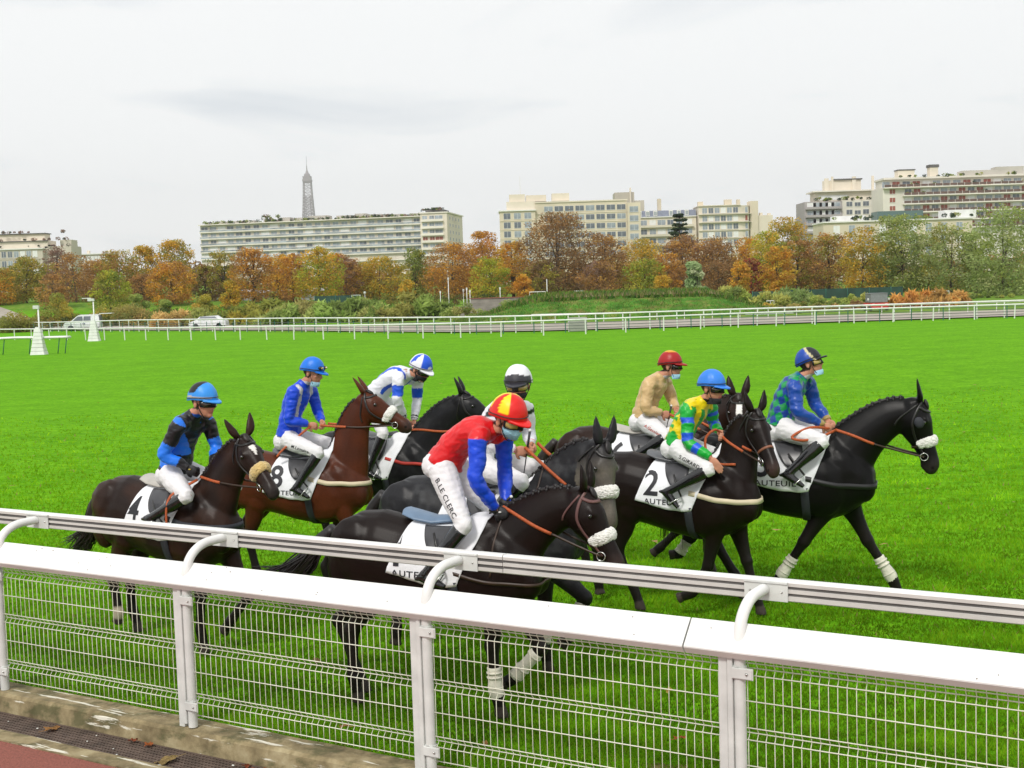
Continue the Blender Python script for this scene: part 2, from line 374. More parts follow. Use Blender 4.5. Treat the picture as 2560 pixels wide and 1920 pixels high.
    for i in range(26):
        x = rgs.uniform(-2.5, 5.8); t_ = rgs.uniform(.05, .95); blob(bm, inv @ Vector((x, -0.060+.138*t_, 1.2085-.127*t_)), (rgs.uniform(.002, .007), rgs.uniform(.002, .004), .003), Matrix.Rotation(rgs.uniform(0, 3), 3, 'Z'), 1)
    so_ = obj('debris', bm, mat('dry_seed', (.10, .06, .03), .9)); so_.location = F0; tag(so_, 'tiny dark seeds and dirt specks on the slanted top board', 'debris', kind='stuff')
    # outer rail on goose-neck tubes
    r = empty('outer_rail', F0, 0); tag(r, 'ribbed aluminium running rail held out from the fence on curved white tubes', 'rail')
    rp = [(-0.45, 1.385), (-0.405, 1.385), (-0.395, 1.372), (-0.395, 1.352), (-0.404, 1.350), (-0.404, 1.334), (-0.395, 1.332), (-0.395, 1.312), (-0.404, 1.31), (-0.404, 1.294), (-0.395, 1.292), (-0.395, 1.268), (-0.402, 1.262), (-0.45, 1.262)]
    for (x0, x1) in ((-7, 2.47), (2.475, 9)):
        bm = NB(); extr(bm, rp, x0, x1, inv, 1)
        bm.faces.ensure_lookup_table()
        for fc in bm.faces:
            c = inv.inverted() @ fc.calc_center_median()
            if -0.4045 < c.y < -0.3995 and 1.27 < c.z < 1.38: fc.material_index = 1
            if c.z > 1.37: fc.material_index = 2
        obj('rail', bm, [M_ALU, M_ALUD, M_WHITE], r, smooth=False)
    for px in posts:
        bm = NB(); q = px+0.045
        path = [(q, 0.0, 1.0), (q, -0.002, 1.12), (q, -0.03, 1.21), (q+0.005, -0.09, 1.28), (q+0.01, -0.19, 1.322), (q+0.02, -0.32, 1.33), (q+0.02, -0.385, 1.328)]
        tube(bm, [(*(inv @ Vector(p)), 0.033) for p in path], 16, (0, 0, 1), n=5)
        g = obj('goose_neck', bm, M_WHITE, r)
        bm = NB(); box2(bm, (q-0.10, -0.392, 1.262), (q+0.16, -0.384, 1.372), M=inv); box2(bm, (q-0.10, -0.400, 1.366), (q+0.16, -0.376, 1.376), M=inv)
        obj('bracket', bm, M_WHITE_OLD, r, smooth=False)
        for dx in (-0.065, 0.125):
            bm = NB(); blob(bm, inv @ Vector((q+dx, -0.381, 1.318)), (0.007,)*3, sub=1); obj('bolt', bm, M_STEEL, g)
build_near()

# ================================================================= BACKGROUND
_p, _r = rad(4.3), rad(1.8)
_F = Vector((0, math.cos(_p), -math.sin(_p))); _U0 = Vector((0, math.sin(_p), math.cos(_p))); _X0 = Vector((1, 0, 0))
_R = _X0*math.cos(_r)-_U0*math.sin(_r); _U = _X0*math.sin(_r)+_U0*math.cos(_r)
def at(u, v, Y):
    """point at depth Y seen at (u,v) of the photograph measured 2212 wide"""
    S = 1024/2212; d = _F*1240+_R*(u*S-512)+_U*(384-v*S); return Vector((0, 0, 3.1))+d*(Y/d.y)
M_GLASS = mat('window_glass', (.30, .34, .38), .3, noise_s=.3, noise_a=.5)
M_GLASSD = mat('window_glass_dark', (.14, .16, .19), .3, noise_s=.3, noise_a=.5)
M_BLIND = mat('white_blind', (.74, .74, .73), .7, noise_s=.5, noise_a=.1)
M_FRAME = mat('window_frame', (.72, .71, .67), .6)
M_ROOF = mat('roof_dark', (.10, .095, .09), .8, noise_s=.5, noise_a=.3)
M_REDSH = mat('brick_red_shutter', (.30, .085, .055), .7, noise_s=.6, noise_a=.2)
def wallmat(n, c): return mat(n, c, .85, noise_s=.12, noise_a=.10, bump=.2, bump_s=2)
class Bld:
    """a block: local x along its front from a to b, y away from the camera, z up"""
    def __init__(s, name, label, a, b, z0, **k):
        s.A = Vector((a[0], a[1], 0)); d = Vector((b[0]-a[0], b[1]-a[1], 0)); s.L = d.length; s.root = empty(name, (a[0], a[1], z0), math.atan2(d.y, d.x)); tag(s.root, label, 'building', k.get('group'))
        s.n = 0; s.rest = []; s.proto = {}
    def part(s, name, boxes, m, parent=None, bev=0):
        if len(boxes) > 1 and name in ('chimney', 'lift_house', 'white_pavilion', 'penthouse', 'upper_storey', 'lift_house_roof', 'roof_pavilion', 'pier', 'railing_post', 'stair_tower', 'rear_wing', 'side_wing', 'roof_slab'):
            for b in boxes: s.part(name, [b], m, parent)
            return
        bm = NB()
        for a, b in boxes: box2(bm, a, b)
        return obj(name, bm, m, parent or s.root, smooth=False)
    def window(s, x, y, z, w, h, kind='glass', face='f', sill=True):
        """face f: front (y=const, looking to -y); r: right side (x const)"""
        key = (round(w, 2), round(h, 2), kind, face)
        if key not in s.proto:
            bm = NB(); m = {'glass': M_GLASS, 'dark': M_GLASSD, 'blind': M_BLIND, 'red': M_REDSH}[kind]
            if face == 'f':
                box2(bm, (-w/2, -.03, 0), (w/2, .05, h)); box2(bm, (-w/2-.1, -.12, -.12), (w/2+.1, -.035, -.005), 1); box2(bm, (-.04, -.06, 0), (.04, -.035, h), 1); box2(bm, (-w/2-.06, -.06, 0), (-w/2, .04, h), 1); box2(bm, (w/2, -.06, 0), (w/2+.06, .04, h), 1); box2(bm, (-w/2, -.06, h), (w/2, .04, h+.06), 1)
            else:
                box2(bm, (-.05, -w/2, 0), (.03, w/2, h)); box2(bm, (.035, -w/2-.1, -.12), (.12, w/2+.1, -.005), 1)
            me = bpy.data.meshes.new('window'); bm.to_mesh(me); bm.free(); me.materials.append(m); me.materials.append(M_FRAME); s.proto[key] = me
        me = s.proto[key]
        if s.n < 100:
            o = bpy.data.objects.new('window', me); COL.objects.link(o); o.parent = s.root; o.location = (x, y, z); s.n += 1
        else: s.rest.append((me, (x, y, z)))
    def finish(s):
        if s.rest:
            bm = NB(); mats = []
            for me, loc in s.rest:
                b0 = len(bm.verts); f0 = len(bm.faces); bm.from_mesh(me); bm.verts.ensure_lookup_table(); bm.faces.ensure_lookup_table()
                bmesh.ops.translate(bm, vec=loc, verts=bm.verts[b0:])
                for f in bm.faces[f0:]:
                    mm = me.materials[f.material_index]
                    if mm not in mats: mats.append(mm)
                    f.material_index = mats.index(mm)
            o = obj('window', bm, mats, s.root, smooth=False); o['kind'] = 'stuff'
def leaves(centers, radii, n, size, cols, seed, flat=.7, name='foliage', jitter=.25, mesh_only=True, droop=0):
    """leaf cards in clumps; cols: list of colours picked per clump"""
    rs = np.random.RandomState(seed); C = np.array(centers); K = len(C); idx = rs.randint(0, K, n)
    d = rs.normal(size=(n, 3)); d /= np.linalg.norm(d, axis=1)[:, None]; rr = rs.uniform(.35, 1.0, n)**.6
    P = C[idx]+d*rr[:, None]*np.array(radii)[idx][:, None]*np.array((1, 1, flat))
    a = rs.normal(size=(n, 3)); a[:, 2] *= .6; a /= np.linalg.norm(a, axis=1)[:, None]; b = np.cross(a, d+rs.normal(size=(n, 3))*.5); b /= np.linalg.norm(b, axis=1)[:, None]+1e-9
    if droop: a = a*(1-droop)+np.array((0, 0, -1))*droop
    sz = size*rs.uniform(.6, 1.35, n)[:, None]
    v = np.empty((n, 4, 3)); v[:, 0] = P-a*sz*.6; v[:, 1] = P+b*sz*.38; v[:, 2] = P+a*sz*.6; v[:, 3] = P-b*sz*.38
    me = bpy.data.meshes.new(name); me.vertices.add(n*4); me.vertices.foreach_set('co', v.reshape(-1).astype(np.float32)); me.loops.add(n*4); me.loops.foreach_set('vertex_index', np.arange(n*4, dtype=np.int32))
    me.polygons.add(n); me.polygons.foreach_set('loop_start', np.arange(0, n*4, 4, dtype=np.int32)); me.polygons.foreach_set('loop_total', np.full(n, 4, np.int32)); me.update(calc_edges=True)
    cc = np.array(cols)[rs.randint(0, len(cols), K)][idx]*(1+rs.uniform(-jitter, jitter, n))[:, None]
    set_col(me, np.repeat(np.clip(cc, 0, 1), 4, axis=0)); return me
M_LEAF = attr_mat('leaf', .75, noise_s=.8, noise_a=.12, spec=.15, trans=.5)
M_BARK = mat('bark', (.075, .055, .040), .9, noise_s=2, noise_a=.3, bump=.5, bump_s=8)
PAL = dict(rust=[(.48, .26, .085), (.40, .22, .08), (.54, .32, .09), (.34, .20, .08)], orange=[(.68, .36, .05), (.60, .29, .05), (.72, .44, .06), (.50, .27, .06)], gold=[(.64, .44, .06), (.56, .36, .05), (.44, .35, .06), (.68, .40, .05)],
    olive=[(.31, .30, .06), (.42, .35, .06), (.24, .26, .05), (.48, .34, .07)], brown=[(.27, .165, .075), (.33, .19, .075), (.21, .14, .07), (.29, .20, .09)], yellowgreen=[(.42, .45, .05), (.34, .40, .05), (.52, .48, .06), (.25, .31, .05)],
    green=[(.25, .32, .08), (.33, .38, .09), (.20, .25, .07), (.40, .40, .11)], greygreen=[(.34, .42, .15), (.42, .48, .19), (.26, .32, .10), (.46, .48, .21)], dark=[(.045, .08, .035), (.06, .10, .04), (.035, .065, .03)],
    red=[(.40, .075, .05), (.32, .06, .045), (.25, .06, .05)], pale=[(.46, .56, .28), (.38, .50, .24), (.54, .58, .36), (.30, .41, .18)], purple=[(.29, .18, .13), (.35, .23, .17), (.26, .18, .14)])
def tree(u, vb, vt, w, Y, cols, label, seed, name='tree', sparse=1.0, trunk=.22, cat='tree', low=.16, leaf=.40, shape='round', group='autumn trees beyond the racecourse', mix=None):
    rs = random.Random(seed); X = at(u, vt, Y); x = X.x; g = ground_z(np.array(x), np.array(Y))-.1; g = float(g); H_ = X.z-g; W = w/2679*Y/2*1.30
    r = empty(name, (x, Y, g)); tag(r, label, cat, group)
    cs = []; rr = []; n = int(52*(H_*W*W)**.33/3*1.6)
    cl = list(PAL[cols])+(list(PAL[mix])[:2] if mix else [])
    for i in range(max(n, 24)):
        t = rs.uniform(low, 1.0); 
        if shape == 'round': prof = math.sin(math.pi*min(1, max(0, (t-low)/(1-low)*.80+.16)))**.42
        elif shape == 'cone': prof = (1-t)*1.1+.08
        elif shape == 'column': prof = .62+.38*math.sin(math.pi*min(1, (t-low)/(1-low)*.92+.03))
        a = rs.uniform(0, 6.283); q = rs.uniform(.10, 1)**.5
        rad_ = rs.uniform(.20, .33)*W*(1.15-.3*t)
        cs.append((math.cos(a)*(W*prof*q-rad_*.5), math.sin(a)*(W*prof*q-rad_*.5)*.9, H_*t-rad_*.6)); rr.append(max(rad_, .5))
    nl = int(3000*sparse*(W/4)*(H_/10)*1.9)+900
    me = leaves(cs, rr, nl, leaf*.66, cl, seed, name='crown'); o = obj('crown', me, M_LEAF, r, smooth=False)
    bm = NB(); tr = trunk*(H_/12)**.8; lean = rs.uniform(-.3, .3)
    tube(bm, [(0, 0, -.2, tr*1.5), (0, 0, .4, tr*1.1), (lean*.3, 0, H_*.3, tr*.8), (lean, 0, H_*.62, tr*.45), (lean*1.2, 0, H_*.85, tr*.15)], 8, n=2)
    for i in range(9):
        k = rs.randrange(len(cs)); c = cs[k]; z0 = H_*rs.uniform(.18, .5); tube(bm, [(lean*z0/H_, 0, z0, tr*.45), (c[0]*.5, c[1]*.5, (z0+c[2])/2+.3, tr*.3), (*c, tr*.1)], 5, n=2)
    obj('trunk', bm, M_BARK, r); return r

# ---- lattice tower far behind
def lattice_tower():
    Y = 2900; c = at(667, 464, Y); x0 = c.x
    r = empty('lattice_tower', (x0, Y, 10)); tag(r, 'grey iron lattice tower rising behind the long white apartment block', 'tower')
    m = mat('tower_iron', (.30, .27, .275), .8, noise_s=.05, noise_a=.1); zs = [(0, 62), (57, 36), (115, 22), (160, 16), (184, 13), (215, 10.9), (245, 9.4), (262, 8.7), (276, 8.3)]
    hw = lambda z: np.interp(z, [a for a, _ in zs], [b for _, b in zs]); bm = NB()
    zz = list(np.arange(0, 277, 8.0))+[276]
    for sx in (-1, 1):
        for sy in (-1, 1): tube(bm, [(sx*hw(z), sy*hw(z), z, max(1.25, hw(z)*.10)) for z in zz[::2]], 4, (1, 1, 0))
    for i in range(len(zz)-1):
        a, b = hw(zz[i]), hw(zz[i+1]); z0, z1 = zz[i], zz[i+1]; t = .62 if z0 < 235 else .45
        for s in (-1, 1):
            for (p, q) in (((-a, s*a, z0), (b, s*b, z1)), ((a, s*a, z0), (-b, s*b, z1)), ((s*a, -a, z0), (s*b, b, z1)), ((s*a, a, z0), (s*b, -b, z1)), ((-a, s*a, z0), (a, s*a, z0)), ((s*a, -a, z0), (s*a, a, z0))):
                tube(bm, [(*p, t), (*q, t)], 3, (.3, .3, 1))
    for i in range(0, len(zz)-1):
        if zz[i] < 235:      # inner lift shaft and bracing make the lower part read dense
            for s in (-.5, .5): tube(bm, [(s*hw(zz[i]), 0, zz[i], 1.0), (s*hw(zz[i+1]), 0, zz[i+1], 1.0)], 4)
            tube(bm, [(-hw(zz[i]), 0, zz[i]+4, .8), (hw(zz[i]), 0, zz[i]+4, .8)], 3, (0, 0, 1)); tube(bm, [(-hw(zz[i])*.5, hw(zz[i]), zz[i], .8), (hw(zz[i])*.5, hw(zz[i]), zz[i+1], .8)], 3, (0, 0, 1))
    obj('lattice', bm, m, r, smooth=False)
    bm = NB(); box2(bm, (-9, -9, 270), (9, 9, 273)); box2(bm, (-10.2, -10.2, 273), (10.2, 10.2, 277)); box2(bm, (-9.0, -9.0, 277), (9.0, 9.0, 283)); box2(bm, (-9.8, -9.8, 283), (9.8, 9.8, 284.2)); box2(bm, (-6, -6, 284.2), (6, 6, 290))
    obj('top_platform', bm, m, r, smooth=False)
    bm = NB(); tube(bm, [(0, 0, 290, 4.5), (0, 0, 293, 3.4), (0, 0, 296, 2.6), (0, 0, 299, 1.6)], 12, (1, 0, 0)); tube(bm, [(0, 0, 298, 1.3), (0, 0, 309, 1.0), (0, 0, 310, .55), (0, 0, 330, .4)], 6, (1, 0, 0)); obj('mast', bm, m, r, smooth=False)
    r.location.z = 10+(at(667, 338, Y).z-10-330)
lattice_tower()

def long_block():
    k = 1.26; a = (-105.6*k, 430*k); b = (-28.6*k, 417*k); W = wallmat('cream_render', (.64, .585, .50)); z0 = 2.0
    B = Bld('apartment_building', 'long cream apartment block with continuous balconies and a planted roof', a, b, z0); L = B.L; T = 35.7-z0; fh = 2.92; rg = random.Random(5)
    L2 = L+11.5
    B.part('wall', [((0, 0.0, 0), (L, 13, T))], W); B.part('corner_wing', [((L+.02, -1.8, 0), (L2, 30, T+.7))], wallmat('cream_stone', (.66, .59, .49)))
    B.part('cornice', [((-.4, -1.6, T-.35), (L-.01, -.02, T)), ((L-.3, -2.2, T+.72), (L2+.5, 30.2, T+1.2))], wallmat('slab', (.74, .69, .615)))
    for f in range(8):
        z = T-fh*(f+1)-.4
        B.part('balcony', [((-.1, -1.0, z-.28), (L-.01, -.02, z)), ((-.1, -1.0, z+.02), (L-.02, -.94, z+.22)), ((-.1, -1.0, z+.85), (L-.02, -.94, z+.95))], wallmat('slab', (.74, .69, .615)))
        if f < 5: B.part('balcony_glass', [((.1, -.98, z+.25), (L-.1, -.965, z+.83))], M_GLASS)
        B.part('wing_balcony', [((L+.6, -3.0, z+.6), (L2-1.5, -1.82, z+.85)), ((L+.6, -3.0, z+.87), (L2-1.5, -2.94, z+1.6))], wallmat('slab', (.74, .69, .615)))
    pit = L/25
    for f in range(5):
        z = T-fh*(f+1)-.35; skip = 0
        for i in range(25):
            x = pit*(i+.5); kind = rg.choices(['glass', 'dark', 'blind'], [5, 3, 2.2])[0]
            if f == 4 or (f == 3 and i < 9): B.n = max(B.n, 100)
            B.window(x, -.05, z+.25, pit*rg.choice([.62, .62, .74]) if kind != 'blind' else pit*.9, 2.0, kind)
        for i in range(26): pass
    B.part('pier', [((pit*i-.12, -.25, 0), (pit*i+.12, -.01, T-.4)) for i in range(1, 25)], W)
    for f in range(6):
        z = T-fh*(f+1)+.75
        for i, w in enumerate((2.0, 2.0, 3.2)): B.window(L+2+i*3.0, -1.85, z, w, 1.9, 'red' if f == 3 else 'glass')
        for i in range(4): B.window(L2+.0, 4+i*6, z+.3, 1.6, 1.3, 'dark', 'r')
    B.finish()
    # roof huts, terraces and planting
    bx = []; x = 6
    while x < L-3:
        w = rg.uniform(3, 9); bx.append(((x, rg.uniform(2, 4), T+.001), (x+w, 10, T+rg.uniform(1.2, 2.3)))); x += w+rg.uniform(1, 5)
    B.part('penthouse', bx, wallmat('penthouse', (0.48, 0.45, 0.40))); B.part('roof_terrace', [((L+2, 0, T+1.21), (L2-2, 12, T+2.4)), ((L+4, 2, T+2.41), (L2-4, 8, T+3.4))], M_ROOF)
    cs = [(rg.uniform(2, L), rg.uniform(-.3, 2), T+rg.uniform(.3, 1.0)) for _ in range(120)]+[(rg.uniform(L, L2), rg.uniform(-1, 4), T+2.6) for _ in range(14)]+[(L*.30+rg.uniform(-3, 8), 1, T+rg.uniform(1, 3)) for _ in range(16)]
    obj('roof_planting', leaves(cs, [rg.uniform(.5, 1.2) for _ in cs], 4200, .5, PAL['dark']+PAL['green'][:2]+PAL['purple'][:1], 5), M_LEAF, B.root, smooth=False)
long_block()

def generic(name, label, a, b, z0, ztop, wall, fh, bays, rows, ww, wh, kinds=('dark',), depth=12, first=.9, cornice=True, band=True, seed=1, top_gap=1.0, skip=(), side=False, x_in=1.5):
    B = Bld(name, label, a, b, z0); L = B.L; T = ztop-z0; rg = random.Random(seed)
    B.part('wall', [((0, 0, 0), (L, depth, T))], wall)
    if cornice: B.part('cornice', [((-.3, -.5, T-.35), (L+.3, depth+.2, T+.02))], M_FRAME)
    pit = (L-2*x_in)/bays
    for r_ in range(rows):
        z = T-top_gap-fh*r_-wh
        for i in range(bays):
            if (r_, i) in skip: continue
            B.window(x_in+pit*(i+.5), -.04, z, ww, wh, rg.choice(kinds))
        if band: B.part('string_course', [((-.05, -.18, z-.75), (L+.05, -.005, z-.55))], wall)
    if side:
        for r_ in range(rows):
            for i in range(3): B.window(L, 2.5+i*3.5, T-top_gap-fh*r_-wh, 1.3, wh, 'dark', 'r')
    return B, L, T, rg
def P2(u, v, Y): q = at(u, v, Y); return (q.x, q.y), q.z
def z5p(u, v): return (993.6+.3125*u, 397.4+.3125*v)
def z6p(u, v): return (1598.4+.2773*u, 328.3+.2773*v)
def z3p(u, v): return (.2735*u, 483.8+.2735*v)
# C: beige 1930s block
SAND = wallmat('sand_stone', (.62, .545, .42)); SAND2 = wallmat('sand_stone_pale', (.68, .61, .50))
def beige_block():
    Y = 430; (ax, ay), zt = P2(*z5p(272, 185), Y); (bx_, by), _ = P2(*z5p(520, 185), Y); (cx, cy), zc = P2(*z5p(1155, 112), Y); z0 = 3
    B, L, T, rg = generic('stone_building', 'beige stone block with paired windows and stepped top right of the long cream block', (ax, Y), (bx_, Y), z0, zt, SAND, 3.1, 3, 6, 2.3, 2.0, ('dark', 'dark', 'glass'), 14, seed=3, x_in=.8)
    x2 = cx-ax; T2 = at(*z5p(520, 130), Y).z-z0; T3 = zc-z0
    B.part('upper_storey', [((2.5, 1.5, T+.03), (L-.02, 13, T+3.0)), ((3.5, 3, T+3.02), (9, 12, T+5.6)), ((9.3, 3.5, T+3.02), (L+4, 10, T+5.2)), ((L+6, 3, T2+.6), (L+12, 9, T2+3.2))], SAND2)
    B.part('long_wing', [((L, 1.2, 0), (x2, 14, T2))], SAND); B.part('wing_cornice', [((L, .9, T2-.1), (x2+.2, 14, T2+.35))], SAND2)
    n = 8; pit = (x2-L-3)/n
    for r_ in range(6):
        for i in range(n): B.window(L+3+pit*(i+.45), 1.17, T2-3.1*r_-3.1, 2.9, 1.75, 'dark' if (i+r_) % 4 else 'glass')
        B.part('string_course', [((L+.05, 1.02, T2-3.1*r_-3.95), (x2-.05, 1.19, T2-3.1*r_-3.75))], SAND2)
    B.part('end_pavilion', [((x2+.02, -.5, 0), (x2+4.5, 14, T2-1.0))], SAND)
    for r_ in range(6): B.window(x2+2.2, -.54, T2-4.2-3.1*r_, 2.9, 1.9, 'glass')
    B.part('stair_tower', [((x2-.5, 42, 0), (x2+6.8, 52, T2+5.8)), ((x2+6.9, 42, 0), (x2+10.5, 52, T2+2.6))], wallmat('grey_stone', (0.48, 0.44, 0.36)))
    B.part('chimney', [((x2+5.0, 41, T2-.5), (x2+5.6, 41.8, T2+7.4)), ((L*.6, 6, T+5.6), (L*.6+.1, 6.1, T+12))], SAND2); B.finish()
beige_block()
def mansard():
    Y = 455; (ax, _), zt = P2(*z5p(1150, 190), Y); (bx_, _), _ = P2(*z5p(1632, 165), Y); z0 = 3; ze = at(*z5p(1390, 232), Y).z
    B = Bld('mansard_building', 'pale stone house with a blue grey slate mansard roof and white dormers', (ax, Y), (bx_, Y), z0); L = B.L; T = ze-z0; RT = zt-z0
    B.part('wall', [((0, 0, 0), (L, 12, T))], SAND2); B.part('cornice', [((-.1, -.5, T), (L+.1, 12, T+.35))], M_FRAME)
    bm = NB(); rings_mesh(bm, [[Vector((x, y, z)) for y, z in ((0, T+.36), (1.2, RT), (11, RT), (12, T+.36))] for x in (0, L)]); obj('roof', bm, mat('slate', (.17, .19, .25), .6, noise_s=1, noise_a=.15), B.root, smooth=False)
    bx = []
    for i in range(8):
        if i in (4,): continue
        x = 2+i*(L-4)/7.5; B.part('dormer', [((x-.7, .1, T+.4), (x+.7, 1.6, T+2.6))], M_FRAME); B.window(x, .02, T+.8, .9, 1.4, 'glass')
    for i in range(5): B.part('chimney', [((L*(.47 if i == 0 else .47+.02*i)+0, 4, RT), (L*.47+1.3+.02*i, 6, RT+(4.5 if i == 0 else 1)))], SAND) if i == 0 else None
    for r_ in range(5):
        z = T-3.1-3.3*r_
        B.part('balcony', [((1, -1.1, z-.5), (L-1, -.02, z-.25)), ((1, -1.1, z-.23), (L-1, -1.04, z+.35))], wallmat('balcony_stone', (0.61, 0.56, 0.45)))
        for i in range(7): B.window(3+i*(L-6)/6, -.04, z, 2.2 if i % 3 else 2.8, 2.2, ['dark', 'glass', 'blind', 'glass'][(i*3+r_) % 4])
    B.finish()
    # rounded corner building
    (ax, _), zt = P2(*z5p(1640, 160), Y); (bx_, _), _ = P2(*z5p(1985, 160), Y)
    B = Bld('corner_building', 'cream apartment house with rounded corner and tall chimneys beside the mansard house', (ax, Y-3), (bx_, Y-3), z0); L = B.L; T = zt-z0
    bm = NB(); n = 14; poly = [(0, 0), (L-4, 0)]+[(L-4+5*math.sin(q/n*math.pi/2), 5-5*math.cos(q/n*math.pi/2)) for q in range(n+1)]+[(L+1, 13), (0, 13)]
    rings_mesh(bm, [[Vector((x, y, z)) for x, y in poly] for z in (0, T)]); obj('wall', bm, SAND2, B.root, smooth=False)
    for r_ in range(6):
        z = T-2.9*(r_+1); off = -.9 if r_ < 2 else -.4
        bm = NB(); p2 = [(-.1, 0.01), (-.1, off), (L-4, off)]+[(L-4+(5-off)*math.sin(q/n*math.pi/2), 5-(5-off)*math.cos(q/n*math.pi/2)) for q in range(n+1)]
        inner = [(L+1.02, 5.2)]+[(L-4+5.02*math.sin(q/n*math.pi/2), 5-5.02*math.cos(q/n*math.pi/2)) for q in reversed(range(n+1))]
        rings_mesh(bm, [[Vector((x, y, zz)) for x, y in p2+inner] for zz in (z-.25, z)]); obj('balcony', bm, wallmat('balcony_stone', (0.61, 0.56, 0.45)), B.root, smooth=False)
        for i in range(6): B.window(2.2+i*(L-7)/5, -.04, z+.35, 1.7, 1.9, ['glass', 'dark', 'glass', 'blind'][(i+2*r_) % 4])
        B.window(L-1.2, .9, z+.35, 1.8, 1.9, 'red' if r_ == 1 else 'glass')
    B.part('cornice', [((-.2, -.5, T), (L-3, 12.8, T+.3))], SAND2)
    B.part('chimney', [((.3, 3, T+.31), (2.2, 5, T+1.9)), ((L*.55, 3, T+.31), (L*.55+2.6, 5, T+2.4)), ((L*.8, 3, T+.31), (L*.8+1.1, 5, T+2.3)), ((L+1.03, 3, 0), (L+4, 9, T+1.6))], SAND)
    B.part('rear_wing', [((L+4.02, 4, 0), (L+9.5, 14, T-3.6)), ((L+5, 5, T-3.58), (L+6, 7, T-2.6)), ((L+8, 5, T-3.58), (L+9, 7, T-2.9))], SAND2); B.finish()
mansard()
def right_blocks():
    Y = 470; z0 = 4; GW = wallmat('grey_block', (0.36, 0.33, 0.33)); (ax, _), zt = P2(*z6p(503, 390), Y); (bx_, _), _ = P2(*z6p(795, 385), Y); (cx, _), _ = P2(*z6p(1106, 370), Y)
    B = Bld('terraced_building', 'grey apartment block with glazed balconies and rooftop chimneys left of the tallest block', (ax, Y), (cx, Y), z0); L = B.L; T = zt-z0; xm = bx_-ax
    B.part('wall', [((0, 0, 0), (xm, 14, T)), ], GW); B.part('pale_wing', [((xm+.02, .3, 0), (L, 14, T+.2))], wallmat('pale_render', (0.67, 0.63, 0.56)))
    B.part('penthouse', [((5, 3, T+.02), (L-1, 12, T+3.6))], SAND2); B.part('penthouse_glass', [((6, 2.9, T+.6), (17, 2.98, T+2.4))], M_BLIND)
    B.part('roof_slab', [((3.5, 1.5, T+3.62), (L-.5, 12.5, T+4.1))], wallmat('slab', (.74, .69, .615)))
    B.part('lift_house', [((9, 6, T+4.1), (23, 9, T+8.2)), ((9, 5.5, T+4.1), (10.6, 6, T+9.0)), ((11.6, 5.5, T+4.1), (12.4, 6, T+9.6)), ((19.5, 5.5, T+4.1), (21, 6, T+9.4))], SAND2); B.part('lift_house_roof', [((12.6, 5.4, T+8.22), (23.4, 9.3, T+8.7))], M_ROOF)
    B.part('chimney', [((x, 6, T+4.1), (x+.8, 7, T+h)) for x, h in ((27.2, 9.5), (33, 8), (36, 8), (39.2, 8))], SAND2)
    for r_ in range(5):
        z = T-3.0*r_-2.9
        for i in range(5): B.window(2.6+i*(xm-5)/4, -.04, z+.5, 3.3, 1.9, 'glass' if (i+r_) % 3 else 'blind')
        B.part('balcony', [((.2, -1.2, z), (xm-.2, -.02, z+.2)), ((.2, -1.2, z+.22), (xm-.2, -1.15, z+.9))], GW)
        for i in range(4): B.window(xm+2.8+i*(L-xm-5)/3.2, .26, z+.8, 2.2, 1.4 if i % 2 else 1.7, 'dark')
    rg = random.Random(8); cs = [(rg.uniform(3, L), rg.uniform(0, 2.5), T+rg.uniform(.6, 1.4)) for _ in range(24)]
    obj('terrace_planting', leaves(cs, [rg.uniform(.5, 1.1) for _ in cs], 1200, .45, PAL['dark']+PAL['green'], 8), M_LEAF, B.root, smooth=False); B.finish()
    Y = 446; (ax, _), zt = P2(*z6p(1112, 215), Y); (bx_, _), zb = P2(*z6p(2480, 140), Y)
    B = Bld('balcony_building', 'tallest apartment block at far right with brown balconies and red shutters', (ax, Y), (bx_, Y), z0); L = B.L; T = zt-z0; W = wallmat('pale_render', (0.67, 0.63, 0.56)); BR = mat('brown_railing', (.13, .075, .06), .6, noise_s=.7, noise_a=.25)
    B.part('wall', [((0, .0, 0), (L, 14, T-2.9)), ((1.2, 3.0, T-2.88), (L, 13, T))], W); B.part('roof_slab', [((.8, 1.6, T+.02), (L, 13.5, T+.7))], wallmat('slab', (.74, .69, .615)))
    for r_ in range(6):
        z = T-2.95*(r_+1); x0 = 0 if r_ == 0 else 7.0
        B.part('balcony', [((x0, -1.5, z-.35), (L, -.02, z)), ], wallmat('slab', (.74, .69, .615)))
        B.part('railing', [((x0+.1, -1.48, z+.12), (L, -1.43, z+.95))], BR); B.part('railing_post', [((x0+i*2.6, -1.53, z+.02), (x0+i*2.6+.14, -1.50, z+1.05)) for i in range(int((L-x0)/2.6))], M_FRAME)
        n = 17; yy = 2.96 if r_ == 0 else -.04
        for i in range(n):
            x = x0+2.0+i*(L-x0-3)/(n-.6); kind = ['glass', 'red', 'glass', 'dark', 'glass', 'red', 'blind'][(i*5+r_*3) % 7]
            B.window(x, yy, z+.15, (L-x0)/n*.72, 2.1, kind)
        if r_ > 0: B.window(3.4, -.04, z+.7, 2.0, 1.6, 'red')
    rg = random.Random(9)
    B.part('lift_house', [((7, 5, T+.72), (13, 9, T+3.4)), ((18.5, 5, T+.72), (21.5, 8, T+4.2)), ((55, 5, T+.72), (66, 9, T+4.6))], SAND2); B.part('lift_house_roof', [((6.8, 4.8, T+3.42), (13.3, 9.2, T+3.8)), ((18.2, 4.8, T+4.22), (21.8, 8.2, T+5.2))], M_ROOF)
    B.part('roof_pavilion', [((30, 4, T+.72), (52, 10, T+2.6)), ((42, 4, T+2.62), (52, 9, T+3.6))], wallmat('penthouse', (0.48, 0.45, 0.40)))
    cs = [(rg.uniform(2, L), rg.choice([-.5, 2.5]), T-2.95*rg.choice([0, 0, 1, 2])+.9) for _ in range(40)]
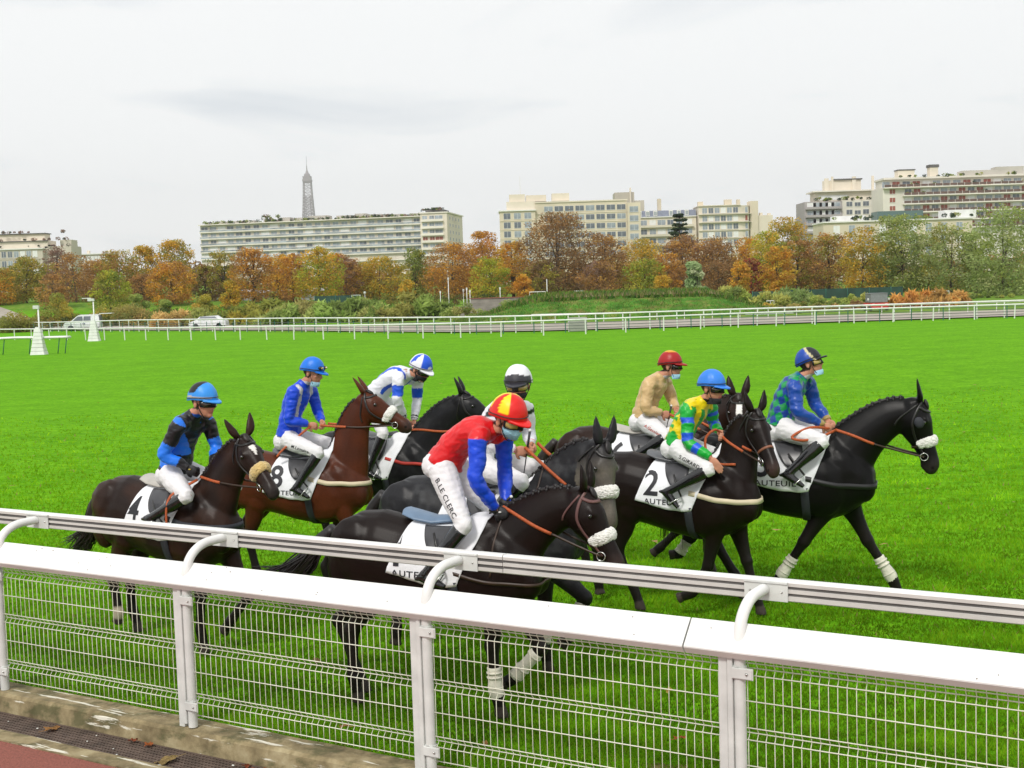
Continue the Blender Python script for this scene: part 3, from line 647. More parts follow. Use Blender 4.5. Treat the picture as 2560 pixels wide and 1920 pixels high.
    obj('terrace_planting', leaves(cs, [rg.uniform(.5, 1.1) for _ in cs], 1800, .45, PAL['dark']+PAL['green'], 9), M_LEAF, B.root, smooth=False); B.finish()
    # low stone house in front, green glass pavilion on its terrace
    Y = 350; z0 = 3; (ax, _), zt = P2(*z6p(650, 545), Y); (bx_, _), _ = P2(*z6p(1810, 510), Y)
    B, L, T, rg = generic('stone_house', 'low warm stone house with flat cornice in front of the right hand blocks', (ax, Y), (bx_, Y), z0, zt, SAND, 3.3, 9, 3, 1.7, 2.3, ('blind', 'glass'), 12, seed=6, top_gap=1.2)
    B.part('terrace_pavilion', [((16, 3, T+.03), (29, 9, T+2.6))], mat('green_glass', (.09, .15, .14), .3)); B.part('white_pavilion', [((35, 3, T+.03), (44, 8, T+2.4)), ((4, 4, T+.03), (13, 8, T+1.7))], M_BLIND)
    cs = [(rg.uniform(2, L), rg.uniform(0, 3), T+rg.uniform(.3, 1.2)) for _ in range(26)]
    obj('terrace_planting', leaves(cs, [rg.uniform(.4, 1.0) for _ in cs], 1300, .4, PAL['dark']+PAL['green'], 19), M_LEAF, B.root, smooth=False); B.finish()
right_blocks()
def left_blocks():
    Y = 420; (ax, _), zt = P2(*z3p(-180, 205), Y); (bx_, _), _ = P2(*z3p(335, 190), Y); SG = wallmat('grey_beige', (0.53, 0.48, 0.40))
    B, L, T, rg = generic('terraced_house', 'beige apartment house with planted roof terraces at the far left edge', (ax, Y), (bx_, Y), 4, zt, SG, 3.2, 9, 4, 1.5, 2.0, ('blind', 'glass', 'dark'), 12, seed=12, top_gap=.9)
    B.part('upper_storey', [((0, 2, T+.03), (L*1.05, 10, T+2.6)), ((0, 4, T+2.62), (L*.98, 9, T+4.9))], SAND2); B.part('roof_slab', [((0, 1.4, T+2.3), (L*1.06, 2-.01, T+2.6)), ((0, 3.4, T+4.92), (L*1.0, 9.2, T+5.2))], M_ROOF)
    B.part('side_wing', [((L+.02, 2, 0), (L+9, 12, T+.5)), ((L+5, 3, T+.52), (L+8.8, 9, T+2.6))], SG)
    cs = [(rg.uniform(0, L+8), rg.uniform(1, 4), T+rg.choice([.8, 3.0, 5.6])) for _ in range(40)]
    obj('terrace_planting', leaves(cs, [rg.uniform(.4, 1.1) for _ in cs], 1700, .4, PAL['dark']+PAL['purple'], 29), M_LEAF, B.root, smooth=False); B.finish()
    Y = 470; (ax, _), zt = P2(*z3p(540, 240), Y); (bx_, _), _ = P2(*z3p(860, 236), Y)
    B, L, T, rg = generic('low_building', 'low beige building just showing over the trees beside the far left house', (ax, Y), (bx_, Y), 4, zt, SG, 3.1, 9, 3, 1.5, 1.7, ('blind', 'glass'), 10, seed=13)
    B.part('chimney', [((x, 3, T+.03), (x+1, 4, T+1.3)) for x in (6, 14, 21)], SAND2); B.finish()
left_blocks()

# ---- far rails
def poly_pts(pts, step):
    out = []; acc = 0
    P = [Vector(p) for p in pts]
    for a, b in zip(P[:-1], P[1:]):
        L = (b-a).length; t = acc
        while t < L: out.append(a.lerp(b, t/L)); t += step
        acc = t-L
    return out
def gz(x, y): return float(ground_z(np.array(x), np.array(y)))
def far_rail(label, line, step, h, rr, pr, grp, seed=1, mid=None):
    r = empty('running_rail', (0, 0, 0)); tag(r, label, 'rail', grp); rg = random.Random(seed)
    sm = smooth_path([(x, y, gz(x, y)+h) for x, y in line], 8); bm = NB(); tube(bm, [(*p, rr, rr*.9) for p in sm], 8, (0, 0, 1)); obj('top_rail', bm, M_WHITE, r)
    if mid: bm = NB(); tube(bm, [(p[0], p[1], p[2]-mid, rr*.5) for p in sm], 6, (0, 0, 1)); obj('lower_rail', bm, M_WHITE, r)
    me = None
    for i, q in enumerate(poly_pts([p for p in sm], step)[:100]):
        if me is None:
            bm = NB(); tube(bm, [(0, .05, -h-.05, pr), (0, 0, 0, pr)], 8, (1, 0, 0)); me = bpy.data.meshes.new('post'); bm.to_mesh(me); bm.free(); me.materials.append(M_WHITE)
        o = bpy.data.objects.new('post', me); COL.objects.link(o); o.parent = r; o.location = q; o.rotation_euler = (rg.uniform(-.03, .03), rg.uniform(-.03, .03), 0)
    return r
G = 'white running rails across the far side of the course'
far_rail('near white running rail with widely spaced posts curving in from the left', [(-62, 128), (-48.1, 117.0), (-41.3, 111.6), (-30.9, 103.3), (-16.7, 92.9), (-9, 88.2), (-2.9, 85.4), (0.5, 85.0), (6.8, 85.6), (16, 88.5), (26, 89.9), (36.0, 89.6), (50, 89)], 2.9, .98, .055, .045, G, 1)
far_rail('far white running rail with close set posts along the sand gallop', [(-96, 190), (-64.4, 156.7), (-39.8, 133.1), (-21.4, 115.4), (-12, 103.5), (-3.6, 94.2), (1.5, 91.4), (6.6, 90.8), (16.9, 91.4), (28.8, 91.2), (37.6, 90.9), (52, 90.6)], 2.0, 1.22, .06, .045, G, 2)
far_rail('rail on the far side of the sand gallop behind the other two', [(2, 114), (10, 110), (20, 108), (32, 106.6), (46, 105.6), (60, 106)], 2.4, .85, .045, .03, G, 3)
def wire_fence():
    r = empty('wire_fence', (0, 0, 0)); tag(r, 'low green wire fence with dark strands just behind the near white rail', 'fence')
    line = [(-60, 151), (-39.8, 131.8), (-21.4, 114.2), (-12, 102.4), (-3.4, 92.4), (1.5, 90.0), (6.6, 89.6), (16.9, 90.5), (28.8, 90.4), (37.6, 90.2), (52, 90)]
    sm = smooth_path([(x, y, gz(x, y)) for x, y in line], 6); gm = mat('green_post', (.02, .13, .09), .6)
    for z in (.25, .45, .65, .85): bm = NB(); tube(bm, [(p[0], p[1], p[2]+z, .022) for p in sm], 4, (0, 0, 1)); obj('strand', bm, mat('dark_wire', (.11, .12, .12), .6), r)
    me = None
    for q in poly_pts(sm, 2.3)[:80]:
        if me is None: bm = NB(); tube(bm, [(0, 0, -.05, .035), (0, 0, 1.0, .035)], 6, (1, 0, 0)); me = bpy.data.meshes.new('post'); bm.to_mesh(me); bm.free(); me.materials.append(gm)
        o = bpy.data.objects.new('post', me); COL.objects.link(o); o.parent = r; o.location = q
wire_fence()
# ---- pylons with lamp posts, hurdle rail
def pylon(u, v, Y, top_v, label, head):
    c = at(u, v, Y); x = c.x; g = gz(x, Y)-.03; r = empty('marker_pylon', (x, Y, g)); tag(r, label, 'marker', 'white marker pylons at the left of the course'); hC = 1.68
    bm = NB(); n = 7
    for i in range(n):
        a, b = i/n, (i+1)/n-.012; w0, w1 = .46-.27*a**.85, .46-.27*b**.85
        rings_mesh(bm, [[Vector((sx*w, sy*w*.8, hC*t)) for sx, sy in ((-1, -1), (1, -1), (1, 1), (-1, 1))] for w, t in ((w0, a), (w1, b))])
    box2(bm, (-.13, -.10, hC), (.13, .10, hC+.08)); obj('body', bm, M_WHITE, r, smooth=False)
    ht = at(u, top_v, Y).z-g; bm = NB(); tube(bm, [(0, .25, 0, .06), (0, .25, ht, .05)], 8, (1, 0, 0)); obj('pole', bm, M_WHITE, r)
    bm = NB(); box(bm, (-.12*head, .25, ht+.02), (.36*head, .2, .22)); 
    if head > 1: box(bm, (-.55, .25, ht+.16), (.75, .12, .08))
    obj('lamp_head', bm, M_WHITE_OLD, r, smooth=False)
pylon(85, 765, 79.4, 664, 'nearer white tapered marker pylon with a short lamp post', 1.0)
pylon(204, 736, 104.6, 648, 'farther white tapered marker pylon with a taller lamp post by the van', 1.5)
def hurdle():
    a = Vector((-35.5, 81.2, 0)); b = Vector((-28.2, 79.3, 0)); r = empty('hurdle', a); tag(r, 'white topped practice rail on dark legs beside the nearer marker pylon', 'hurdle'); d = b-a
    bm = NB(); tube(bm, [(*(d*t+Vector((0, 0, 1.05-.02*math.sin(t*9)))), .26, .09) for t in (0, .25, .5, .75, 1)], 10, (0, 1, 0), n=3); obj('top', bm, M_WHITE, r)
    for t in (.05, .3, .36, .62, .9, .97):
        bm = NB(); q = d*t; tube(bm, [(q.x-.1, q.y, 0, .03), (q.x+.05, q.y, 1.0, .03)], 6, (0, 1, 0)); obj('leg', bm, mat('green_post', (.02, .13, .09), .6), r)
hurdle()
# ---- vehicles
def wheel(bm, c, r, w, ax=(0, 1, 0)): tube(bm, [(*(Vector(c)-Vector(ax)*w/2), r), (*(Vector(c)+Vector(ax)*w/2), r)], 18, (0, 0, 1))
def van():
    Y = 148; c = at(180, 690, Y); x = c.x; g = gz(x, Y); r = empty('van', (x, Y, g), rad(6)); tag(r, 'small white van with its tailgate raised, parked behind the left rails', 'van')
    side = [(-2.1, .35), (-2.15, .75), (-1.95, .95), (-1.2, 1.12), (-.55, 1.72), (-.2, 1.86), (1.6, 1.88), (1.95, 1.75), (2.05, .9), (2.05, .35)]
    bm = NB(); rings_mesh(bm, [[Vector((px, y*(1 if pz < 1.2 else .88), pz)) for px, pz in side] for y in (-.85, -.78, .78, .85)]); bmesh.ops.bevel(bm, geom=bm.edges[:], offset=.04, segments=2, affect='EDGES'); obj('body', bm, mat('van_white', (.72, .73, .75), .3, coat=.5), r, smooth=False)
    for px0, px1, px2, px3 in ((-1.05, -.45, .1, .1), (.2, .25, 1.0, 1.0)):
        bm = NB()
        f = [Vector((px0, -.865, 1.15)), Vector((px3, -.865, 1.15)), Vector((px2, -.80, 1.66)), Vector((px1, -.80, 1.66))]; rings_mesh(bm, [f, [p+Vector((0, .05, 0)) for p in f]]); obj('side_window', bm, M_GLASSD, r, smooth=False)
    for px in (-1.3, 1.3):
        for s in (-1, 1): bm = NB(); wheel(bm, (px, s*.78, .32), .32, .2); obj('wheel', bm, M_RUB, r)
    bm = NB(); box(bm, (2.75, 0, 1.93), (1.45, 1.5, .07)); obj('tailgate', bm, mat('van_white', (.72, .73, .75), .3), r, smooth=False)
    bm = NB(); box(bm, (2.06, 0, 1.25), (.04, 1.4, 1.0)); obj('load_space', bm, M_GLASSD, r, smooth=False)
    bm = NB(); wheel(bm, (.2, -.862, .78), .14, .02); obj('door_emblem', bm, mat('blue_mark', (.05, .08, .2)), r)
van()
def car():
    Y = 136; c = at(451, 690, Y); x = c.x; g = gz(x, Y); r = empty('car', (x, Y, g)); tag(r, 'white car seen over the rail in front of the reeds, left of centre', 'car')
    side = [(-2.0, .3), (-2.05, .7), (-1.3, .92), (-.8, 1.36), (.9, 1.42), (1.5, .98), (2.0, .85), (2.05, .3)]
    bm = NB(); rings_mesh(bm, [[Vector((px, y*(1 if pz < 1 else .85), pz)) for px, pz in side] for y in (-.82, -.75, .75, .82)]); bmesh.ops.bevel(bm, geom=bm.edges[:], offset=.05, segments=2, affect='EDGES'); obj('body', bm, mat('van_white', (.72, .73, .75), .3), r, smooth=False)
    bm = NB(); f = [Vector((-1.0, -.83, .98)), Vector((1.3, -.83, .98)), Vector((.85, -.72, 1.33)), Vector((-.72, -.72, 1.33))]; rings_mesh(bm, [f, [p+Vector((0, .04, 0)) for p in f]]); obj('side_window', bm, M_GLASSD, r, smooth=False)
    for px in (-1.25, 1.25):
        for s in (-1, 1): bm = NB(); wheel(bm, (px, s*.72, .30), .30, .2); obj('wheel', bm, M_RUB, r)
car()
def tractor():
    Y = 121; c = at(1892, 668, Y); x = c.x; g = gz(x, Y); r = empty('utility_truck', (x, Y, g+.06)); tag(r, 'small red utility truck with a grey load bed on the sand gallop', 'truck')
    bm = NB(); box(bm, (0, 0, .55), (1.75, 2.6, .42)); box(bm, (0, -1.2, .42), (1.5, .3, .3)); bmesh.ops.bevel(bm, geom=bm.edges[:], offset=.04, segments=2, affect='EDGES'); obj('body', bm, mat('red_paint', (.55, .03, .02), .4), r, smooth=False)
    bm = NB(); box(bm, (0, -.2, 1.22), (1.62, 1.9, .85)); box(bm, (0, -.2, 1.68), (1.72, 2.0, .06)); bmesh.ops.bevel(bm, geom=bm.edges[:], offset=.03, segments=1, affect='EDGES'); obj('load_bed', bm, mat('bed_grey', (.20, .21, .22), .5), r, smooth=False)
    for s in (-1, 1):
        for yy in (-.9, .9): bm = NB(); wheel(bm, (s*.78, yy, .33), .33, .22, (1, 0, 0)); obj('wheel', bm, M_RUB, r)
        bm = NB(); blob(bm, (s*1.0, -.9, 1.1), (.09, .05, .14)); obj('mirror', bm, M_WHITE_OLD, r)
        bm = NB(); box(bm, (s*.62, -1.31, .62), (.22, .03, .12)); obj('headlight', bm, M_BLIND, r, smooth=False)
tractor()
# ---- mound, banks
def mound():
    rs = np.random.RandomState(4); bm = NB(); nx, ny = 90, 22; c0 = at(1290, 690, 128); grid = []
    for j in range(ny+1):
        row = []
        for i in range(nx+1):
            u = i/nx; v = j/ny; x = -6.5+u*36; y = 121.5-1.5*math.sin(u*3)+v*22
            prof = math.sin(math.pi*min(1, v*1.0))**.8*(sstep(0, .30, u)*sstep(1.0, .72, u)); z = gz(x, y)+prof*(2.35+.18*noise.noise(Vector((x*.3, y*.3, 0))))+.10*noise.noise(Vector((x*1.3, y*1.3, 3)))
            row.append(bm.verts.new((x, y, z-.05)))
        grid.append(row)
    for j in range(ny):
        for i in range(nx): bm.faces.new((grid[j][i], grid[j][i+1], grid[j+1][i+1], grid[j+1][i]))
    m = mat('meadow', (.12, .26, .03), .95, noise_s=.6, noise_a=.35, bump=.9, bump_s=3, spec=.05); t_ = m.node_tree
    nn_ = t_.nodes.new('ShaderNodeTexNoise'); nn_.inputs['Scale'].default_value = .45; nn_.inputs['Detail'].default_value = 9; nn_.inputs['Roughness'].default_value = .72; rr_2 = t_.nodes.new('ShaderNodeValToRGB'); ee = rr_2.color_ramp.elements
    ee[0].position = .36; ee[0].color = (.035, .11, .015, 1); ee[1].position = .64; ee[1].color = (.20, .17, .055, 1); q_ = ee.new(.48); q_.color = (.07, .19, .022, 1)
    tc_ = [x for x in t_.nodes if x.type == 'TEX_COORD'][0]; t_.links.new(tc_.outputs['Object'], nn_.inputs['Vector']); t_.links.new(nn_.outputs[0], rr_2.inputs[0]); t_.links.new(rr_2.outputs[0], [x for x in t_.nodes if x.type == 'MIX'][0].inputs[6]); tag(obj('hill', bm, m), 'long grassy mound behind the rails at centre', 'mound', kind='structure')
mound()
def tufts(name, label, region, n, h, cols, seed, lean=.25, width=.05, kind='stuff', cat='grass', group=None, parent_name=None):
    """upright blades; region(rs)->(x,y,z,scale)"""
    rs = np.random.RandomState(seed); v = np.empty((n, 3, 3)); cc = np.empty((n, 3)); C = np.array(cols)
    for i in range(n):
        x, y, z, s = region(rs); a = rs.uniform(0, 3.14); w = width*rs.uniform(.6, 1.4)*s; hh = h*rs.uniform(.5, 1.2)*s; dx, dy = math.cos(a)*w, math.sin(a)*w; l = rs.normal(0, lean)*hh; l2 = rs.normal(0, lean)*hh
        v[i, 0] = (x-dx, y-dy, z); v[i, 1] = (x+dx, y+dy, z); v[i, 2] = (x+l, y+l2, z+hh); cc[i] = C[rs.randint(len(C))]*(1+rs.uniform(-.25, .25))
    me = bpy.data.meshes.new(name); me.vertices.add(n*3); me.vertices.foreach_set('co', v.reshape(-1).astype(np.float32)); me.loops.add(n*3); me.loops.foreach_set('vertex_index', np.arange(n*3, dtype=np.int32))
    me.polygons.add(n); me.polygons.foreach_set('loop_start', np.arange(0, n*3, 3, dtype=np.int32)); me.polygons.foreach_set('loop_total', np.full(n, 3, np.int32)); me.update(calc_edges=True); set_col(me, np.repeat(np.clip(cc, 0, 1), 3, axis=0))
    return tag(obj(name, me, M_LEAF, None, smooth=False), label, cat, group, kind)
def mtop(rs):
    u = rs.uniform(.02, .98); v = rs.uniform(.02, .98); x = -6.5+u*36; y = 121.5-1.5*math.sin(u*3)+v*22
    prof = math.sin(math.pi*v)**.8*float(sstep(0, .30, u)*sstep(1.0, .72, u)); return x, y, gz(x, y)+prof*2.3-.1, .5+.9*prof*(v > .3)
tufts('mound_grass', 'rough grass and dry weeds growing over the centre mound', mtop, 30000, .50, [(.12, .26, .03), (.08, .19, .025), (.20, .27, .045), (.06, .16, .022), (.28, .24, .09)], 4, lean=.4, width=.09)
tufts('mound_grass', 'dry pinkish weeds along the top of the mound', lambda rs: (lambda q: (q[0], q[1], q[2], q[3]))((lambda u: (-6.5+u*36, 121.5-1.5*math.sin(u*3)+11+rs.normal(0, 2.2), 2.3*float(sstep(0, .30, u)*sstep(1.0, .72, u))-.05, .9))(rs.uniform(.3, .78))), 4500, .45, [(.40, .30, .19), (.32, .24, .14), (.24, .27, .08)], 14)
# shrub / bush builder
def bush(u, vb, vt, w, Y, cols, label, seed, name='bush', blades=False, group='shrubs behind the far rails', sx=1.0, flat=.8, lean=.25):
    q = at(u, vt, Y); x = q.x; g = gz(x, Y)-.1; H_ = max(q.z-g, .6); W = w/2679*Y/2; rg = random.Random(seed); cs = []; rr = []
    for i in range(int(10+W*4)):
        a = rg.uniform(0, 6.28); p = rg.uniform(0, 1)**.5; rd = rg.uniform(.28, .42)*min(H_, W*1.2); zz = rg.uniform(.1, 1)*(1-.55*p**2)
        cs.append((math.cos(a)*(W-rd*.6)*p, math.sin(a)*min(W, 2.5)*p, H_*zz-rd*.4)); rr.append(rd)
    cl_ = [tuple(min(.75, q*1.25) for q in c) for c in (PAL[cols] if isinstance(cols, str) else cols)]
    me = leaves(cs, rr, int(700+W*H_*600), .20 if not blades else .42, cl_, seed, name=name, droop=0 if not blades else -.9, flat=flat)
    o = obj(name, me, M_LEAF, None, smooth=False); o.location = (x, Y, g); return tag(o, label, 'bush', group)
bush(760, 692, 643, 220, 150, [(.30, .40, .10), (.24, .32, .08), (.40, .44, .14), (.20, .27, .07)], 'wide green shrub thicket leaning behind the left centre rail', 31, blades=True, )
bush(880, 692, 636, 200, 146, [(0.240, 0.315, 0.075), (0.180, 0.255, 0.060), (0.360, 0.360, 0.120), (0.300, 0.285, 0.075)], 'feathery green thicket with yellow tips beside the concrete steps', 32, blades=True)
bush(680, 692, 650, 130, 152, [(0.360, 0.330, 0.120), (0.270, 0.255, 0.075), (0.195, 0.240, 0.060)], 'yellowish reedy shrub left of the feathery thicket', 33, blades=True)
bush(560, 692, 650, 150, 156, 'olive', 'green reedy shrub behind the parked white car', 34, blades=True)
bush(500, 690, 660, 100, 158, [(0.270, 0.315, 0.075), (0.195, 0.255, 0.060)], 'loose olive shrub left of the reedy shrubs', 35, blades=True)
bush(375, 690, 668, 100, 150, [(0.540, 0.390, 0.150), (0.420, 0.300, 0.105), (0.300, 0.285, 0.090)], 'straw coloured grass clump in front of the left hedges', 36, blades=True)
bush(300, 655, 624, 60, 176, 'green', 'dark round green bush behind the left bank', 37)
bush(352, 655, 622, 46, 178, 'green', 'second round green bush right of the dark round one', 38)
bush(285, 672, 648, 110, 168, [(0.420, 0.300, 0.105), (0.300, 0.255, 0.075), (0.210, 0.225, 0.060)], 'brown green weeds sloping down the left bank', 39)
bush(1580, 655, 622, 95, 160, 'green', 'rounded green shrub mound right of the pale willow', 40, blades=True)
bush(1712, 650, 622, 100, 158, [(0.300, 0.360, 0.135), (0.210, 0.285, 0.090), (0.150, 0.210, 0.060)], 'silvery green shrub in front of the green screen', 41, blades=True)
bush(1790, 656, 634, 150, 150, 'green', 'low dark green hedge shrub beyond the sand gallop', 42)
bush(1850, 660, 634, 120, 148, 'green', 'low clipped green shrub left of the red truck', 43)
bush(1740, 668, 651, 140, 138, [(0.360, 0.285, 0.090), (0.255, 0.240, 0.075), (0.180, 0.210, 0.045)], 'brownish low ground shrub nearest the rail at right', 44)
bush(1650, 668, 650, 70, 140, 'olive', 'small olive shrub by the white kerb at right', 45)
bush(1848, 668, 648, 60, 135, 'brown', 'small brown shrub beside the red truck', 46)
bush(1960, 662, 632, 80, 136, [(0.600, 0.330, 0.090), (0.480, 0.240, 0.068), (0.360, 0.225, 0.060)], 'rusty pampas grass clump right of the red truck', 47, blades=True)
bush(2020, 660, 620, 90, 138, [(0.630, 0.375, 0.120), (0.540, 0.285, 0.075), (0.390, 0.240, 0.075)], 'tallest golden pampas grass clump', 48, blades=True)
bush(2070, 660, 632, 60, 140, [(0.540, 0.330, 0.105), (0.390, 0.240, 0.075)], 'small golden grass clump at the end of the pampas row', 49, blades=True)
bush(2130, 650, 628, 120, 160, 'green', 'dark green undergrowth below the right hand willows', 50)
bush(1350, 640, 628, 120, 146, [(0.330, 0.225, 0.105), (0.240, 0.180, 0.075)], 'dry brown weeds behind the mound', 51)
bush(40, 672, 660, 110, 150, [(0.300, 0.255, 0.060), (0.210, 0.210, 0.045)], 'low yellowing hedge at the left edge', 52)
bush(120, 648, 636, 90, 180, 'olive', 'olive undergrowth below the far left trees', 53)
bush(1620, 672, 655, 90, 133, [(.44, .38, .12), (.34, .32, .09), (.26, .28, .07)], 'straw green grass patch beside the white kerb', 81)
bush(1690, 672, 655, 110, 131, [(.40, .34, .12), (.30, .25, .09), (.22, .24, .06)], 'low tawny weeds left of the red truck, nearest the gallop', 82)
bush(1780, 672, 652, 130, 129, [(.36, .24, .09), (.28, .20, .08), (.24, .24, .07)], 'low russet ground shrubs directly left of the red truck', 83)
bush(1010, 672, 655, 130, 140, [(.30, .36, .10), (.22, .28, .07), (.36, .34, .12)], 'rough green scrub at the foot of the concrete steps', 90)
bush(1110, 660, 645, 90, 141, [(.28, .34, .10), (.22, .28, .07), (.36, .30, .12)], 'rough scrub at the right end of the concrete steps', 91)
bush(1550, 660, 634, 60, 150, 'olive', 'olive shrub against the right end of the mound', 84)
bush(1660, 655, 632, 90, 152, 'green', 'green shrub hiding the short green screen', 85, blades=True)
bush(430, 690, 662, 90, 154, [(.34, .36, .10), (.26, .30, .08)], 'yellow green reeds left of the white car', 86, blades=True)
bush(600, 692, 655, 110, 150, [(.30, .38, .10), (.38, .40, .13), (.22, .28, .07)], 'light green reed bed between the white car and thicket', 87, blades=True)
bush(240, 668, 652, 110, 172, 'olive', 'olive scrub on the crest of the left bank', 88)
bush(440, 652, 628, 60, 180, 'olive', 'olive brown bush below the slim olive tree', 89)
# clipped hedges on the left bank
def hedge(label, line, w, h, seed, cols):
    rg = random.Random(seed); cs = []; P = [Vector((x, y, 0)) for x, y in line]
    for q in poly_pts(P, .55):
        for k in range(3): cs.append((q.x+rg.uniform(-w, w)/2, q.y+rg.uniform(-w, w)/2, gz(q.x, q.y)+rg.uniform(.15, h)))
    tag(obj('hedge', leaves(cs, [.42]*len(cs), len(cs)*34, .20, cols, seed, flat=.8), M_LEAF, None, smooth=False), label, 'hedge', 'clipped hedges on the left bank')
HC = [(0.150, 0.180, 0.045), (0.225, 0.210, 0.053), (0.105, 0.135, 0.038), (0.300, 0.225, 0.060)]
hedge('long clipped hedge climbing the left bank beside the lawn', [(-60, 158), (-55, 163), (-48, 170), (-40, 176)], 1.2, 1.3, 61, HC)
hedge('second clipped hedge higher up at the left edge', [(-74, 172), (-66, 178), (-56, 184), (-50, 186)], 1.2, 1.4, 62, HC)
hedge('clipped hedge between the round bushes and reeds', [(-38, 172), (-28, 174), (-18, 172), (-8, 170)], 1.2, 1.2, 63, HC)
hedge('upper clipped hedge under the orange trees', [(-46, 186), (-30, 184), (-14, 180), (-2, 178)], 1.2, 1.3, 64, HC)
# pale willow bent by the wind
def willow(u, vt, w, Y, label, seed, cols='pale'):
    q = at(u, vt, Y); x = q.x; g = gz(x, Y); H_ = q.z-g+.2; W = w/2679*Y/2; rs = np.random.RandomState(seed); r = empty('willow_shrub', (x, Y, g-.1)); tag(r, label, 'tree')
    cs = [(W*(rs.uniform(-.8, .8)*(1-t*.7)-.25*t), rs.uniform(-1, 1)*(1-t*.6), H_*t) for t in rs.uniform(.05, 1, 46)]
    obj('crown', leaves(cs, [.55]*46, 4200, .34, PAL[cols], seed, droop=-.35), M_LEAF, r, smooth=False)
    bm = NB()
    for i in range(7): c = cs[i*6]; tube(bm, [(0, 0, 0, .08), (c[0]*.4, c[1]*.4, c[2]*.5, .05), (*c, .02)], 5, n=2)
    obj('trunk', bm, M_BARK, r)
willow(1506, 572, 66, 160, 'pale silvery willow bent by the wind behind the mound', 70)
